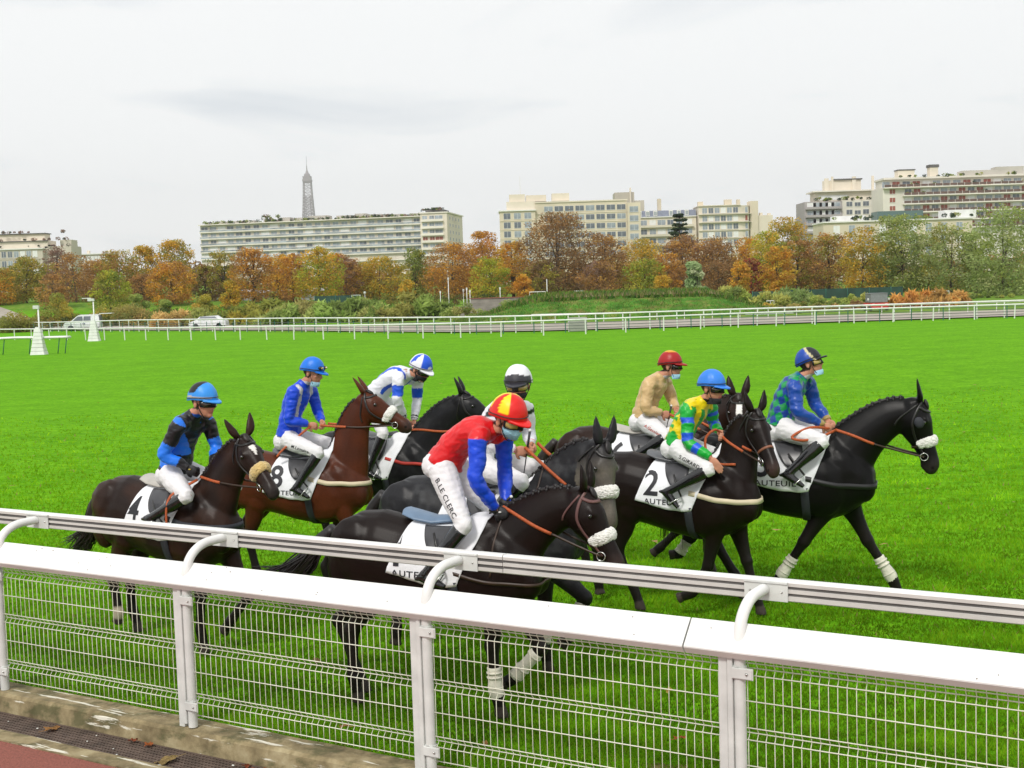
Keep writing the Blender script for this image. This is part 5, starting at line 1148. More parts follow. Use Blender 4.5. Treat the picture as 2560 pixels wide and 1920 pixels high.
def decal(name, text, size, org, xd, yd, bvh, m, parent, off=0.004, font_w=1.0, shear=0.0, bold=0.0, reach=0.4, arc=0.0, serif=False):
    """printed letters: flat outlines laid on the surface below them"""
    cu = bpy.data.curves.new('t', 'FONT'); cu.body = text; cu.size = size; cu.shear = shear; cu.offset = bold; cu.resolution_u = 3
    cu.align_x = 'CENTER'; cu.align_y = 'CENTER'; cu.space_character = 1.08
    to = bpy.data.objects.new('t', cu); COL.objects.link(to); dg = bpy.context.evaluated_depsgraph_get(); dg.update()
    me = bpy.data.meshes.new_from_object(to.evaluated_get(dg)); bpy.data.objects.remove(to); bpy.data.curves.remove(cu)
    bm = NB(); bm.from_mesh(me); bpy.data.meshes.remove(me)
    bmesh.ops.remove_doubles(bm, verts=bm.verts, dist=1e-5); bmesh.ops.triangulate(bm, faces=bm.faces[:])
    for _ in range(3):
        long = [e for e in bm.edges if e.calc_length() > 0.035]
        if not long: break
        bmesh.ops.subdivide_edges(bm, edges=long, cuts=1); bmesh.ops.triangulate(bm, faces=bm.faces[:])
    xd = Vector(xd).normalized(); yd = Vector(yd); yd = (yd-xd*yd.dot(xd)).normalized(); nn = xd.cross(yd); dead = []
    for v in bm.verts:
        p = Vector(org)+xd*(v.co.x*font_w)+yd*(v.co.y+arc*v.co.x*v.co.x)+nn*reach
        hit = bvh.ray_cast(p, -nn)
        if hit[0] is None or hit[3] > 2*reach: dead.append(v)
        else: v.co = hit[0]+nn*off
    bmesh.ops.delete(bm, geom=dead, context='VERTS')
    # every letter its own object
    left = set(bm.verts); out = None
    while left:
        st = [left.pop()]; isl = [st[0]]
        while st:
            v = st.pop()
            for e in v.link_edges:
                w = e.other_vert(v)
                if w in left: left.discard(w); st.append(w); isl.append(w)
        mp_ = {v: i for i, v in enumerate(isl)}; fs = {f for v in isl for f in v.link_faces}
        if not fs: continue
        me2 = bpy.data.meshes.new(name); me2.from_pydata([v.co[:] for v in isl], [], [[mp_[v] for v in f.verts] for f in fs]); out = obj(name, me2, m, parent, smooth=False)
    bm.free(); return out
def draped(body_bvh, x_of, arc, nx, na, lift, zmin):
    """cloth over the back: returns points grid; x_of(u, depth)->x"""
    rows = []
    for i in range(nx+1):
        u = i/nx; row = []
        for j in range(na+1):
            a = -arc+2*arc*j/na; dep = abs(a)/arc
            x = x_of(u, dep); zt, zb, w = trunk_at(x); c = Vector((x, 0, zt*.42+zb*.58))
            d = Vector((0, math.sin(a), math.cos(a)))
            hit = body_bvh.ray_cast(c+d*1.0, -d, 1.2)
            p = hit[0] if hit[0] is not None else c+d*w
            p = p + d*(lift + 0.010*dep)
            if abs(a) > 1.45:
                hh_ = body_bvh.ray_cast(Vector((x, d.y*2, zt*.42+zb*.58-.02)), Vector((0, -d.y, 0)).normalized(), 3)
                if hh_[0] is not None: p.y = math.copysign(max(abs(p.y), abs(hh_[0].y)+lift+.006), d.y); p.z = zt*.42+zb*.58 - (abs(a)-1.571)*.36
            row.append(p)
        rows.append(row)
    return rows
M_COAT = attr_mat('horse_coat', 0.37, noise_s=55, noise_a=0.14, bump=0.10, bump_s=120, spec=0.17)
M_HAIR = mat('horse_hair', (.008, .006, .006), 0.5, noise_s=40, noise_a=0.4)
M_HAIRB = mat('horse_hair_brown', (.014, .009, .007), 0.5, noise_s=40, noise_a=0.4)
M_EYE = mat('eye_dark', (.006, .004, .003), 0.06, coat=1)
M_SEAT = mat('saddle_grey', (.10, .105, .115), 0.4, noise_s=12, noise_a=0.2)
M_SEATB = mat('saddle_blue_grey', (.13, .20, .30), 0.4, noise_s=12, noise_a=0.1)
M_SEATW = mat('saddle_pale', (.42, .40, .36), 0.45, noise_s=12, noise_a=0.1)
M_FLAP = mat('saddle_flap', (.045, .045, .05), 0.33, noise_s=12, noise_a=0.2)
M_CREAM = mat('cream_strap', (.60, .52, .36), 0.6, noise_s=12, noise_a=0.08)
M_DARKM = mat('dark_web', (.02, .022, .03), 0.7)

def make_horse(name, O, th, s, label, **k):
    h = Horse(); h.__dict__.update(dict(coat=(.0085, .0045, .0035), dapple=0, dapple_col=(.12, .12, .12), warm=None, points=1.0, muzzle=(.03, .025, .023), face=None, head_col=None, socks=[],
        seed=1.0, ear=(.35, .8, .12), neck_w=1.0, hyaw=0, seat=M_SEAT, number=None, fleece=None, breast=None, wraps=[], tail=None, braids=15, word='AUTEUIL', rein_l=None, rein_r=None, cup=False, num_x=-.215, word_x=-.10, mane_c=M_HAIR, yoke=False, noseband=M_BROWNL, bridle=M_LEATHER))
    h.__dict__.update(k); h.poll = Vector(h.poll); h.hf = head_frame(h)
    root = empty('horse', (O[0], O[1], 0), rad(th), s); tag(root, label, 'horse', 'racehorses walking past the fence'); h.root = root; root.scale[2] = h.__dict__.get('zs', s)
    me = horse_body(h); body = obj('body', me, M_COAT, root); B = bvh_of(me); h.bvh = B
    hd, sd, up = h.hf
    for sg in (-1, 1):
        bm = NB(); blob(bm, h.poll+hd*.178+sd*(sg*.101)+up*.010, (.019, .019, .019)); obj('eye', bm, M_EYE, root)
    # mane: crest ridge with plaited knots
    rg = random.Random(int(h.seed*10)); bm = NB(); cr = smooth_path([tuple(c) for c in h.crest[1:]], 6)
    tube(bm, [(*(Vector(c)+Vector((0, 0, -.004))), .011, .016) for c in cr], 8)
    nb = h.braids
    for i in range(nb):
        q = Vector(cr[int((i+.5)/nb*(len(cr)-1))]); q = q + Vector((0, rg.uniform(-.004, .004), .006))
        M = Matrix.Rotation(rg.uniform(-.4, .4), 3, 'Y'); blob(bm, q, (.022, .018, .020), M, 1); blob(bm, q+Vector((.0, -.018, -.020)), (.014, .013, .022), M, 1)
    blob(bm, h.poll+hd*.03+up*.075, (.055, .030, .02), Matrix((hd, sd, up)).transposed(), 2)     # forelock
    obj('mane', bm, h.mane_c, root)
    # tail: hank of hair strands
    if h.tail:
        bm = NB(); T = [Vector(p) for p in h.tail]
        core = smooth_path([(*T[0], .050), (*T[1], .065), (*T[2], .072), (*(T[2].lerp(T[3], .55)), .052), (*T[3], .012)], 5)
        tube(bm, core, 10)
        for i in range(130):
            a = rg.uniform(0, 6.28); rr = rg.uniform(.3, 1); off = [Vector((math.cos(a)*.035*rr, math.sin(a)*.035*rr, 0)), Vector((math.cos(a)*.085*rr, math.sin(a)*.07*rr, rg.uniform(-.03, .03))), Vector((math.cos(a)*.12*rr, math.sin(a)*.09*rr, rg.uniform(-.07, .07))), Vector((math.cos(a)*.15*rr, math.sin(a)*.12*rr, rg.uniform(-.16, .13)))]
            end = rg.uniform(.75, 1.08)
            P = [T[0]+off[0]*.6, T[1]+off[1]*.8, T[2]+off[2], T[2].lerp(T[3], end)+off[3]]
            tube(bm, [(*P[0], .008), (*P[1], .009), (*P[2], .007), (*P[3], .0015)], 4, n=3)
        obj('tail', bm, h.mane_c, root)
    # ---- saddle cloth with number and course name
    arc = 1.62
    x_of = lambda u, dep: (-.22-.17*dep) + u*((.42-.22*dep)-(-.22-.17*dep))
    rows = draped(B, x_of, arc, 26, 44, .012, 0)
    bm = NB(); rr = []
    for i, row in enumerate(rows):
        rr.append([bm.verts.new(p+Vector((0, 0, 0))+(Vector((0, 1 if p.y > 0 else -1, 0))*0.006*math.sin(i*.9+j*.35)*(abs(j-22)/22)) ) for j, p in enumerate(row)])
    for i in range(len(rr)-1):
        for j in range(len(rr[0])-1): bm.faces.new((rr[i][j], rr[i+1][j], rr[i+1][j+1], rr[i][j+1]))
    bmesh.ops.recalc_face_normals(bm, faces=bm.faces)
    ext = bmesh.ops.solidify(bm, geom=bm.faces[:], thickness=0.004)
    cl = obj('saddle_cloth', bm, M_CLOTH, root); cb = bvh_of(cl.data)
    if h.number: decal('number', h.number, .345, (h.num_x, -.30, 1.315), (1, 0, -.02), (.12, .12, 1), cb, M_INK, cl, font_w=.95, bold=.006)
    if h.word: decal('letter', h.word, .072, (h.word_x, -.32, 1.145), (1, 0, -.02), (.1, .10, 1), cb, M_INK, cl, font_w=1.28, bold=.0008)
    # ---- saddle: low seat, cantle, flap
    sd_root = None
    bm = NB(); rings = []
    for (x, w, z, t_) in ((-.34, .06, .040, .010), (-.32, .115, .042, .018), (-.22, .13, .034, .024), (-.08, .11, .028, .026), (.06, .085, .028, .028), (.15, .07, .032, .026), (.19, .04, .036, .014)):
        zt = trunk_at(x)[0]+z+.012
        rings.append([Vector((x, w*math.cos(a)*1.0, zt + t_*math.sin(a) - (w*math.cos(a))**2*1.8)) for a in [2*math.pi*q/16 for q in range(16)]])
    rings_mesh(bm, rings); seat = obj('saddle', bm, h.seat, root)
    for sg in (-1, 1):
        bm = NB(); n1 = 10; grid = []
        for i in range(n1+1):
            row = []
            for j in range(9):
                dep = i/n1; xx = -.12+.05*dep+.05*dep**3 + (j/8)*(.25-.14*dep**3) + .02*dep; a = sg*(.28+.66*dep)
                # rounded corners
                if i == n1: xx = xx*.9+.01
                zt, zb, w = trunk_at(xx); c = Vector((xx, 0, zt*.42+zb*.58)); d = Vector((0, math.sin(a), math.cos(a))); hit = cb.ray_cast(c+d, -d, 1.3)
                p = (hit[0] if hit[0] else c+d*w)+d*.014; row.append(bm.verts.new(p))
            grid.append(row)
        for i in range(n1):
            for j in range(8): bm.faces.new((grid[i][j], grid[i+1][j], grid[i+1][j+1], grid[i][j+1]))
        bmesh.ops.recalc_face_normals(bm, faces=bm.faces); bmesh.ops.solidify(bm, geom=bm.faces[:], thickness=-0.010 if sg < 0 else -.010)
        obj('saddle_flap', bm, M_FLAP, seat)
    # girth + breast strap
    bm = NB(); strap(bm, [(.16, -.28, 1.1), (.18, -.2, .82), (.18, 0, .74), (.18, .2, .82), (.16, .28, 1.1)], B, w=.075, th=.008, off=.012, dens=.05)
    obj('girth', bm, M_DARKM, root)
    if h.breast:
        mt, z0, wd = h.breast; bm = NB()
        strap(bm, [(.16, -.34, z0+.06), (.40, -.33, z0), (.62, -.26, z0-.03), (.80, -.10, z0-.04), (.84, 0, z0-.04), (.80, .10, z0-.04), (.62, .26, z0-.03), (.40, .33, z0), (.16, .34, z0+.06)], B, w=wd, th=.008, off=.008)
        obj('breast_strap', bm, mt, root)
    if h.yoke:
        bm = NB(); strap(bm, [(.46, -.26, 1.15), (.47, -.16, 1.42), (.50, 0, 1.72), (.47, .16, 1.42), (.46, .26, 1.15)], B, w=.014, th=.004, off=.003); obj('neck_strap', bm, M_BROWNL, root)
    # ---- bridle
    bm = NB(); hp = lambda t, a, o=0.02: head_pt(h, t, a, o)
    for sg in (1, -1):
        strap(bm, [hp(-.035, 0), hp(0, sg*40), hp(.06, sg*75), hp(.16, sg*100), hp(.30, sg*112), hp(.45, sg*118), hp(.49, sg*112)], B, w=.022, off=.004)
        strap(bm, [hp(.02, sg*60), hp(.08, sg*45), hp(.10, sg*20), hp(.105, 0)], B, w=.024, off=.005)      # browband half
        strap(bm, [hp(.0, sg*60), hp(.05, sg*110), hp(.10, sg*150), hp(.12, sg*178)], B, w=.014, off=.003)      # throat lash
    br = obj('bridle', bm, h.bridle, root)
    bm = NB(); strap(bm, [hp(.385, a) for a in range(-180, 181, 20)], B, w=.024, off=.005); obj('noseband', bm, h.noseband, br)
    if h.fleece:
        bm = NB(); rr2 = []
        for t in np.linspace(.315, .415, 8):
            e = math.sin((t-.315)/.10*math.pi)**.5*.026
            rr2.append([head_pt(h, t, a, .004+e+(0 if abs(a) < 80 else -.010)) for a in range(-118, 119, 10)]+[head_pt(h, t, a, .001) for a in range(118, -119, -14)])
        rings_mesh(bm, rr2); me2 = remesh(bm, .008, 1, 'fleece_noseband'); q = coords(me2); nn2 = normals(me2); q = q+nn2*(vnoise(q, 70, 1)*.006+.002)[:, None]; set_coords(me2, q)
        obj('fleece_noseband', me2, h.fleece, root)
    if h.cup:
        for sg in (-1, 1):
            bm = NB(); c = head_pt(h, .165, sg*80, .012)
            blob(bm, c+up*.01, (.055, .016, .045), Matrix((hd, sd, up)).transposed(), 2); obj('blinker_cup', bm, M_DARKM, br)
    # bit rings
    h.bit = {}
    for sg in (-1, 1):
        c = head_pt(h, .485, sg*112, .012); h.bit[sg] = c; bm = NB()
        tube(bm, [(*(c+hd*(.034*math.cos(a))+up*(.034*math.sin(a))+sd*(sg*.004)), .0045) for a in np.linspace(0, 2*math.pi, 17)[:-1]], 6, tuple(sd), closed=True, cap=False)
        obj('bit_ring', bm, M_STEEL, br)
    # reins: plain leather near the bit, orange rubber grip towards the hands
    for sg, hand in ((-1, h.rein_l), (1, h.rein_r)):
        if hand is None: continue
        hd_ = Vector(hand); c = h.bit[sg]; mid = c.lerp(hd_, .45)+Vector((0, 0, -.02)); g = c.lerp(hd_, h.__dict__.get('grip', .5))+Vector((0, 0, -.01))
        def outp(p):
            if (p-hd_).length < .07 or (p-c).length < .05: return p
            hit = B.find_nearest(p); dv = p-hit[0]
            if dv.dot(hit[1]) < .012: return hit[0]+hit[1]*.014
            return p
        line = [outp(c.lerp(hd_, q/14)+Vector((0, 0, -.02*math.sin(q/14*math.pi)))) for q in range(15)]
        for _ in range(2): line = [line[0]]+[(line[q-1]+line[q]*2+line[q+1])/4 for q in range(1, 14)]+[line[-1]]
        kq = max(2, int(round(14*h.__dict__.get('grip', .5))))
        bm = NB(); tube(bm, [(*p, .006, .010) for p in line[:kq+1]], 6, n=2); rn = obj('rein', bm, M_BROWNL, root)
        bm = NB(); tube(bm, [(*p, .007, .015) for p in line[kq:]], 6, n=2); obj('rein_grip', bm, M_ORANGE, rn)
    if h.__dict__.get('loop'):
        bm = NB(); tube(bm, [(*p, .006, .014) for p in h.loop], 6, n=5); obj('rein_loop', bm, M_ORANGE, root)
    # leg wraps
    for (kk, t0, t1, mt) in h.wraps:
        leg = (list(h.front)+list(h.hind))[kk]; K = Vector(leg[1]); F = Vector(leg[2]); Hf = Vector(leg[3]); bm = NB()
        path = [(*K.lerp(F, t0), .046, .054), (*K.lerp(F, (t0+.95)/2), .043, .051), (*K.lerp(F, .95), .053, .062)]
        if t1 > 1: path.append((*F.lerp(Hf, (t1-1)), .042, .048))
        tube(bm, path, 14, n=4)
        for q in ((t0+.1), .65, .88):
            a = K.lerp(F, q); b = K.lerp(F, q+.035); tube(bm, [(*a, .0535, .0615), (*b, .0535, .0615)], 14)
        bm.faces.ensure_lookup_table(); w = obj('leg_wrap', bm, mt, root)
    return h
def legs(front, hind, fy=.125, hy=.135):
    """front/hind: [(y sign, knee/hock xz, fetlock xz, hoof xz[, elbow/stifle xz])]"""
    f = []
    for L_ in front:
        y = L_[0]*fy; e = L_[4] if len(L_) > 4 else (.43, .96)
        f.append(((e[0], y, e[1]), (L_[1][0], y*.98, L_[1][1]), (L_[2][0], y*.95, L_[2][1]), (L_[3][0], y*.95, L_[3][1])))
    g = []
    for L_ in hind:
        y = L_[0]*hy; e = L_[4] if len(L_) > 4 else (-.52, 1.0)
        g.append(((e[0], y*1.1, e[1]), (L_[1][0], y*.95, L_[1][1]), (L_[2][0], y*.95, L_[2][1]), (L_[3][0], y*.95, L_[3][1])))
    return dict(front=f, hind=g)
HZ = .028
H = {}
# 1: near-black, nearest the fence
H[1] = make_horse('h', (-.52, 9.12), -22, .965, 'near-black horse in white number 1 cloth nearest the mesh fence, head lowered', zs=.925, poll=(1.12, 0, 1.785), hdir=(.48, -.05, -.92), hyaw=-.1, neck_w=1.0, ear=(.45, .8, .12), seed=1.0,
    **legs([(-1, (.40, .56), (.42, .20), (.46, HZ)), (1, (.70, .50), (.47, .24), (.36, .17), (.52, .93))], [(-1, (-.80, .60), (-.80, .22), (-.76, HZ)), (1, (-1.05, .60), (-.93, .22), (-.84, HZ), (-.62, 1.0))]),
    number='1', word_x=-.15, fleece=M_FLEECE, seat=M_SEATB, wraps=[(0, .45, 1.3, M_BOOTW), (1, .12, 1.0, M_BOOTW)], tail=[(-.99, 0, 1.42), (-1.15, -.02, 1.27), (-1.30, -.04, 1.08), (-1.62, -.05, .93)],
    rein_l=(.50, -.06, 1.67), rein_r=(.50, .06, 1.68), grip=.52, muzzle=(.05, .03, .025), warm=None, yoke=True, noseband=mat('mauve_leather', (.12, .055, .05), .5), bridle=mat('mauve_leather', (.12, .055, .05), .5), num_x=-.30, breast=(M_BROWNL, 1.12, .028))
# 4: dark brown with a star, far left
H[4] = make_horse('h', (-3.08, 11.06), -32, .95, 'dark brown horse with white star and yellow fleece noseband carrying cloth number 4', poll=(.94, 0, 1.99), hdir=(.74, -.16, -.72), hyaw=-.5, ear=(.55, .8, .35), seed=2.0, coat=(.014, .0075, .0055),
    **legs([(-1, (.43, .54), (.40, .22), (.44, HZ)), (1, (.80, .52), (.56, .26), (.45, .14), (.54, .93))], [(-1, (-.76, .58), (-.70, .26), (-.73, .15)), (1, (-.82, .56), (-.80, .22), (-.73, HZ))]),
    number='4', word='AUTEUIL', fleece=M_FLEECEY, face='star', warm=(.050, .020, .011), tail=[(-.99, 0, 1.42), (-1.12, 0, 1.25), (-1.2, 0, 1.0), (-1.48, 0, .78)], rein_l=(.44, -.06, 1.64), rein_r=(.46, .06, 1.68), grip=.62,
    seat=M_SEATW, breast=(M_DARKM, 1.24, .05), socks=[(2, (.5, .42, .33))], num_x=-.25, loop=[(.44, -.10, 1.62), (.34, -.34, 1.50), (.31, -.38, 1.30), (.33, -.36, 1.18), (.42, -.34, 1.22)], mane_c=M_HAIRB)
# 8: bay, second from left
H[8] = make_horse('h', (-2.25, 13.11), -14, .93, 'bright bay horse holding its head high, with black legs and white fleece noseband', poll=(.78, 0, 2.20), hdir=(.80, 0, -.50), ear=(.5, .9, .10), neck_w=1.25, seed=3.0, coat=(.075, .019, .007),
    **legs([(-1, (.62, .60), (.50, .30), (.42, .20), (.50, .96)), (1, (.30, .53), (.16, .22), (.20, HZ), (.42, .96))], [(-1, (-.66, .58), (-.58, .22), (-.52, HZ)), (1, (-.95, .55), (-.95, .22), (-.98, .06))]),
    number='8', fleece=M_FLEECE, warm=(.045, .014, .007), tail=[(-.99, 0, 1.42), (-1.1, 0, 1.2), (-1.10, 0, 1.0), (-1.12, 0, .62)], rein_l=(.26, -.06, 1.88), rein_r=(.30, .06, 1.89), grip=.62, breast=(M_CREAM, 1.27, .05), yoke=False,
    loop=[(.16, -.10, 1.88), (.02, -.18, 1.76), (-.14, -.24, 1.62), (-.20, -.26, 1.55)])
# behind: dark grey, rider in white and blue
H[5] = make_horse('h', (-1.50, 14.1), -22, .97, 'dark grey horse behind the bay, its mane plaited in knots', poll=(1.04, 0, 2.0), hdir=(.70, .12, -.50), hyaw=.15, ear=(.6, .75, .15), seed=4.0, coat=(.011, .011, .012), dapple=.2, dapple_col=(.05, .05, .052),
    **legs([(-1, (.40, .53), (.38, .22), (.42, HZ)), (1, (.66, .54), (.62, .24), (.66, HZ), (.50, .95))], [(-1, (-.76, .58), (-.70, .22), (-.66, HZ)), (1, (-.9, .56), (-.88, .22), (-.84, HZ))]),
    number=None, word=None, tail=[(-.99, 0, 1.42), (-1.1, 0, 1.2), (-1.10, 0, 1.0), (-1.12, 0, .62)], rein_l=(.34, -.06, 1.62), rein_r=(.36, .06, 1.62), grip=.4, breast=(mat('red_web', (.45, .03, .02), .6), 1.28, .035))
# grey in the middle
H[3] = make_horse('h', (-.22, 9.98), -26, 1.0, 'steel grey dappled horse with arched neck and white fleece noseband beside the number 1 horse', poll=(1.00, 0, 1.88), hdir=(.20, -.20, -.95), hyaw=-.5, ear=(.25, .85, .14), neck_w=1.05, seed=5.0, coat=(.016, .016, .018), dapple=.5, dapple_col=(.07, .072, .075),
    **legs([(-1, (.88, .70), (.74, .40), (.66, .30), (.55, .98)), (1, (.42, .54), (.40, .22), (.44, HZ))], [(-1, (-.70, .58), (-.62, .22), (-.58, HZ)), (1, (-.98, .56), (-1.0, .24), (-1.02, .08))]),
    number=None, word=None, fleece=M_FLEECE, head_col=(.17, .15, .12), muzzle=(.10, .085, .07), tail=[(-.99, 0, 1.42), (-1.12, 0, 1.25), (-1.18, 0, 1.0), (-1.34, 0, .72)], rein_l=(.37, -.06, 1.86), rein_r=(.42, .07, 1.88), grip=.42,
    wraps=[(0, .10, 1.3, M_BOOTW), (1, .12, 1.0, M_BOOTW)], yoke=True, points=.85, braids=11)
# brown with a blaze, behind number 2
H[6] = make_horse('h', (1.40, 13.36), -20, 1.0, 'brown horse with a white blaze, mostly hidden behind the number 2 horse', poll=(1.04, 0, 1.90), hdir=(.10, -.50, -.80), hyaw=-1.35, ear=(.4, .85, .22), seed=6.0, coat=(.015, .008, .006), warm=(.030, .012, .007),
    **legs([(-1, (.40, .50), (.20, .30), (.10, .22)), (1, (.62, .54), (.66, .24), (.70, HZ))], [(-1, (-.74, .58), (-.66, .22), (-.62, HZ)), (1, (-1.0, .56), (-1.02, .24), (-1.0, .06))]),
    number='6', face='blaze', seat=M_SEATW, tail=[(-.99, 0, 1.42), (-1.13, 0, 1.25), (-1.22, 0, 1.0), (-1.45, 0, .72)], rein_l=(.30, -.06, 1.74), rein_r=(.37, .06, 1.77), grip=.5, breast=None, mane_c=M_HAIRB)
# number 2
H[2] = make_horse('h', (1.58, 11.67), -28, .95, 'black horse with cream breast strap turning its head to the fence, cloth number 2', poll=(.76, 0, 2.0), hdir=(.42, -.36, -.80), hyaw=-.7, ear=(.5, .85, .28), seed=7.0, neck_w=1.2,
    **legs([(-1, (.30, .50), (.13, .22), (-.02, .15), (.40, .95)), (1, (.62, .52), (.70, .20), (.76, HZ), (.50, .95))], [(-1, (-.66, .58), (-.50, .24), (-.42, HZ)), (1, (-1.0, .58), (-1.0, .22), (-.98, .05))]),
    number='2', tail=[(-.99, 0, 1.42), (-1.08, 0, 1.2), (-1.10, 0, 1.0), (-1.12, 0, .62)], rein_l=(.38, .06, 1.80), rein_r=(.40, .10, 1.80), grip=.40, breast=(M_CREAM, 1.20, .05), muzzle=(.06, .035, .03), noseband=mat('tan_leather', (.20, .075, .04), .5),
    loop=[(.40, .06, 1.80), (.36, -.02, 1.84), (.28, -.05, 1.76), (.30, -.08, 1.62), (.42, -.10, 1.52), (.60, -.12, 1.52)], num_x=-.22, warm=None)
# right-hand horse
H[7] = make_horse('h', (2.68, 12.05), -17, 1.03, 'jet black horse striding at the far right with white front boots and fleece noseband', poll=(1.17, 0, 1.86), hdir=(.26, -.02, -.95), ear=(.12, .95, .08), seed=8.0, coat=(.003, .0027, .0027), cup=True, neck_w=1.1,
    **legs([(-1, (.14, .56), (-.07, .24), (-.14, .10), (.38, .95)), (1, (.72, .54), (.93, .20), (1.0, HZ), (.52, .95))], [(-1, (-.70, .56), (-.50, .22), (-.42, HZ), (-.45, 1.0)), (1, (-.98, .52), (-1.08, .36), (-1.18, .34))]),
    number='3', fleece=M_FLEECE, wraps=[(0, .45, 1.25, M_BOOTW), (1, .45, 1.3, M_BOOTW), (3, .2, 1.0, M_BOOTW)], tail=[(-.99, 0, 1.42), (-1.08, 0, 1.2), (-1.10, 0, 1.0), (-1.12, 0, .62)], rein_l=(.44, -.05, 1.62), rein_r=(.46, .06, 1.63), grip=.55,
    seat=M_SEATW, breast=(mat('black_web', (.010, .010, .011), .5), 1.14, .05), loop=[(.40, -.06, 1.63), (.22, -.24, 1.66), (.06, -.30, 1.58), (.16, -.31, 1.55), (.32, -.28, 1.58), (.44, -.10, 1.62)], word_x=-.10)

# ================================================================= PEOPLE (same local frame as their horse)
M_SKIN = attr_mat('skin', 0.55, noise_s=25, noise_a=0.06, spec=.3)
M_SILK = attr_mat('racing_silks', 0.38, noise_s=8, noise_a=0.08, bump=0.5, bump_s=14, spec=.45, sheen=.1)
M_BREECH = mat('white_breeches', (.70, .69, .70), .6, noise_s=6, noise_a=.05, bump=.5, bump_s=17)
M_PATENT = mat('polished_boot', (.008, .008, .009), .16, noise_s=20, noise_a=.3, coat=.5, bump=.12, bump_s=14)
M_HELM = attr_mat('helmet_silk', .42, noise_s=10, noise_a=.06, bump=.15, bump_s=25, spec=.4)
M_LENS = mat('goggle_lens', (.02, .018, .012), .08, coat=1)
M_LENSY = mat('amber_lens', (.42, .32, .09), .10, coat=1)
M_MASK = mat('surgical_mask', (.30, .56, .68), .8, noise_s=12, noise_a=.06, bump=.3, bump_s=60)
M_BMASK = mat('black_gaiter', (.010, .010, .012), .8, noise_s=12, noise_a=.2, bump=.3, bump_s=40)
M_GLOVE = mat('black_glove', (.009, .009, .011), .55, noise_s=30, noise_a=.3, bump=.3, bump_s=60)
SKIN = np.array((.50, .235, .150)); HAIR = np.array((.045, .025, .015))
def hand_geo(bm, W, d, n, side, curl=(.7, .9, .6), k=1.0, g=0.0, spread=0.0):
    W = Vector(W); d = Vector(d).normalized(); n = (Vector(n)-d*Vector(n).dot(d)).normalized(); s = d.cross(n)*side
    B = Matrix((d, s, n)).transposed()
    blob(bm, W+d*.048*k, ((.050+g)*k, (.041+g)*k, (.017+g)*k), B); blob(bm, W+d*.02*k+s*.018*k+n*.008, ((.030+g)*k, (.020+g)*k, (.018+g)*k), B)
    for i, L in enumerate((.92, 1.0, .95, .78)):
        off = (.030-.020*i)*k; r = W+d*(.082-.004*abs(i-1))*k+s*off; a = 0; pts = [(*(r-d*.02*k), (.0105+g)*k)]
        dd = (d+s*(spread*(1.5-i))).normalized()
        for j, (l, c) in enumerate(zip((.042, .028, .022), curl)):
            a += c*(1+.06*i); r = r+(dd*math.cos(a)+n*math.sin(a))*(l*L*k); pts.append((*r, (.0095-.001*j+g)*k))
        tube(bm, pts, 8, tuple(s))
    r = W+d*.022*k+s*.030*k; p1 = r+(d*.55+s*.72+n*.35).normalized()*.036*k; p2 = p1+(d*.85+s*.15+n*.5).normalized()*.030*k
    tube(bm, [(*r, (.014+g)*k), (*p1, (.012+g)*k), (*p2, (.009+g)*k)], 8, tuple(n))
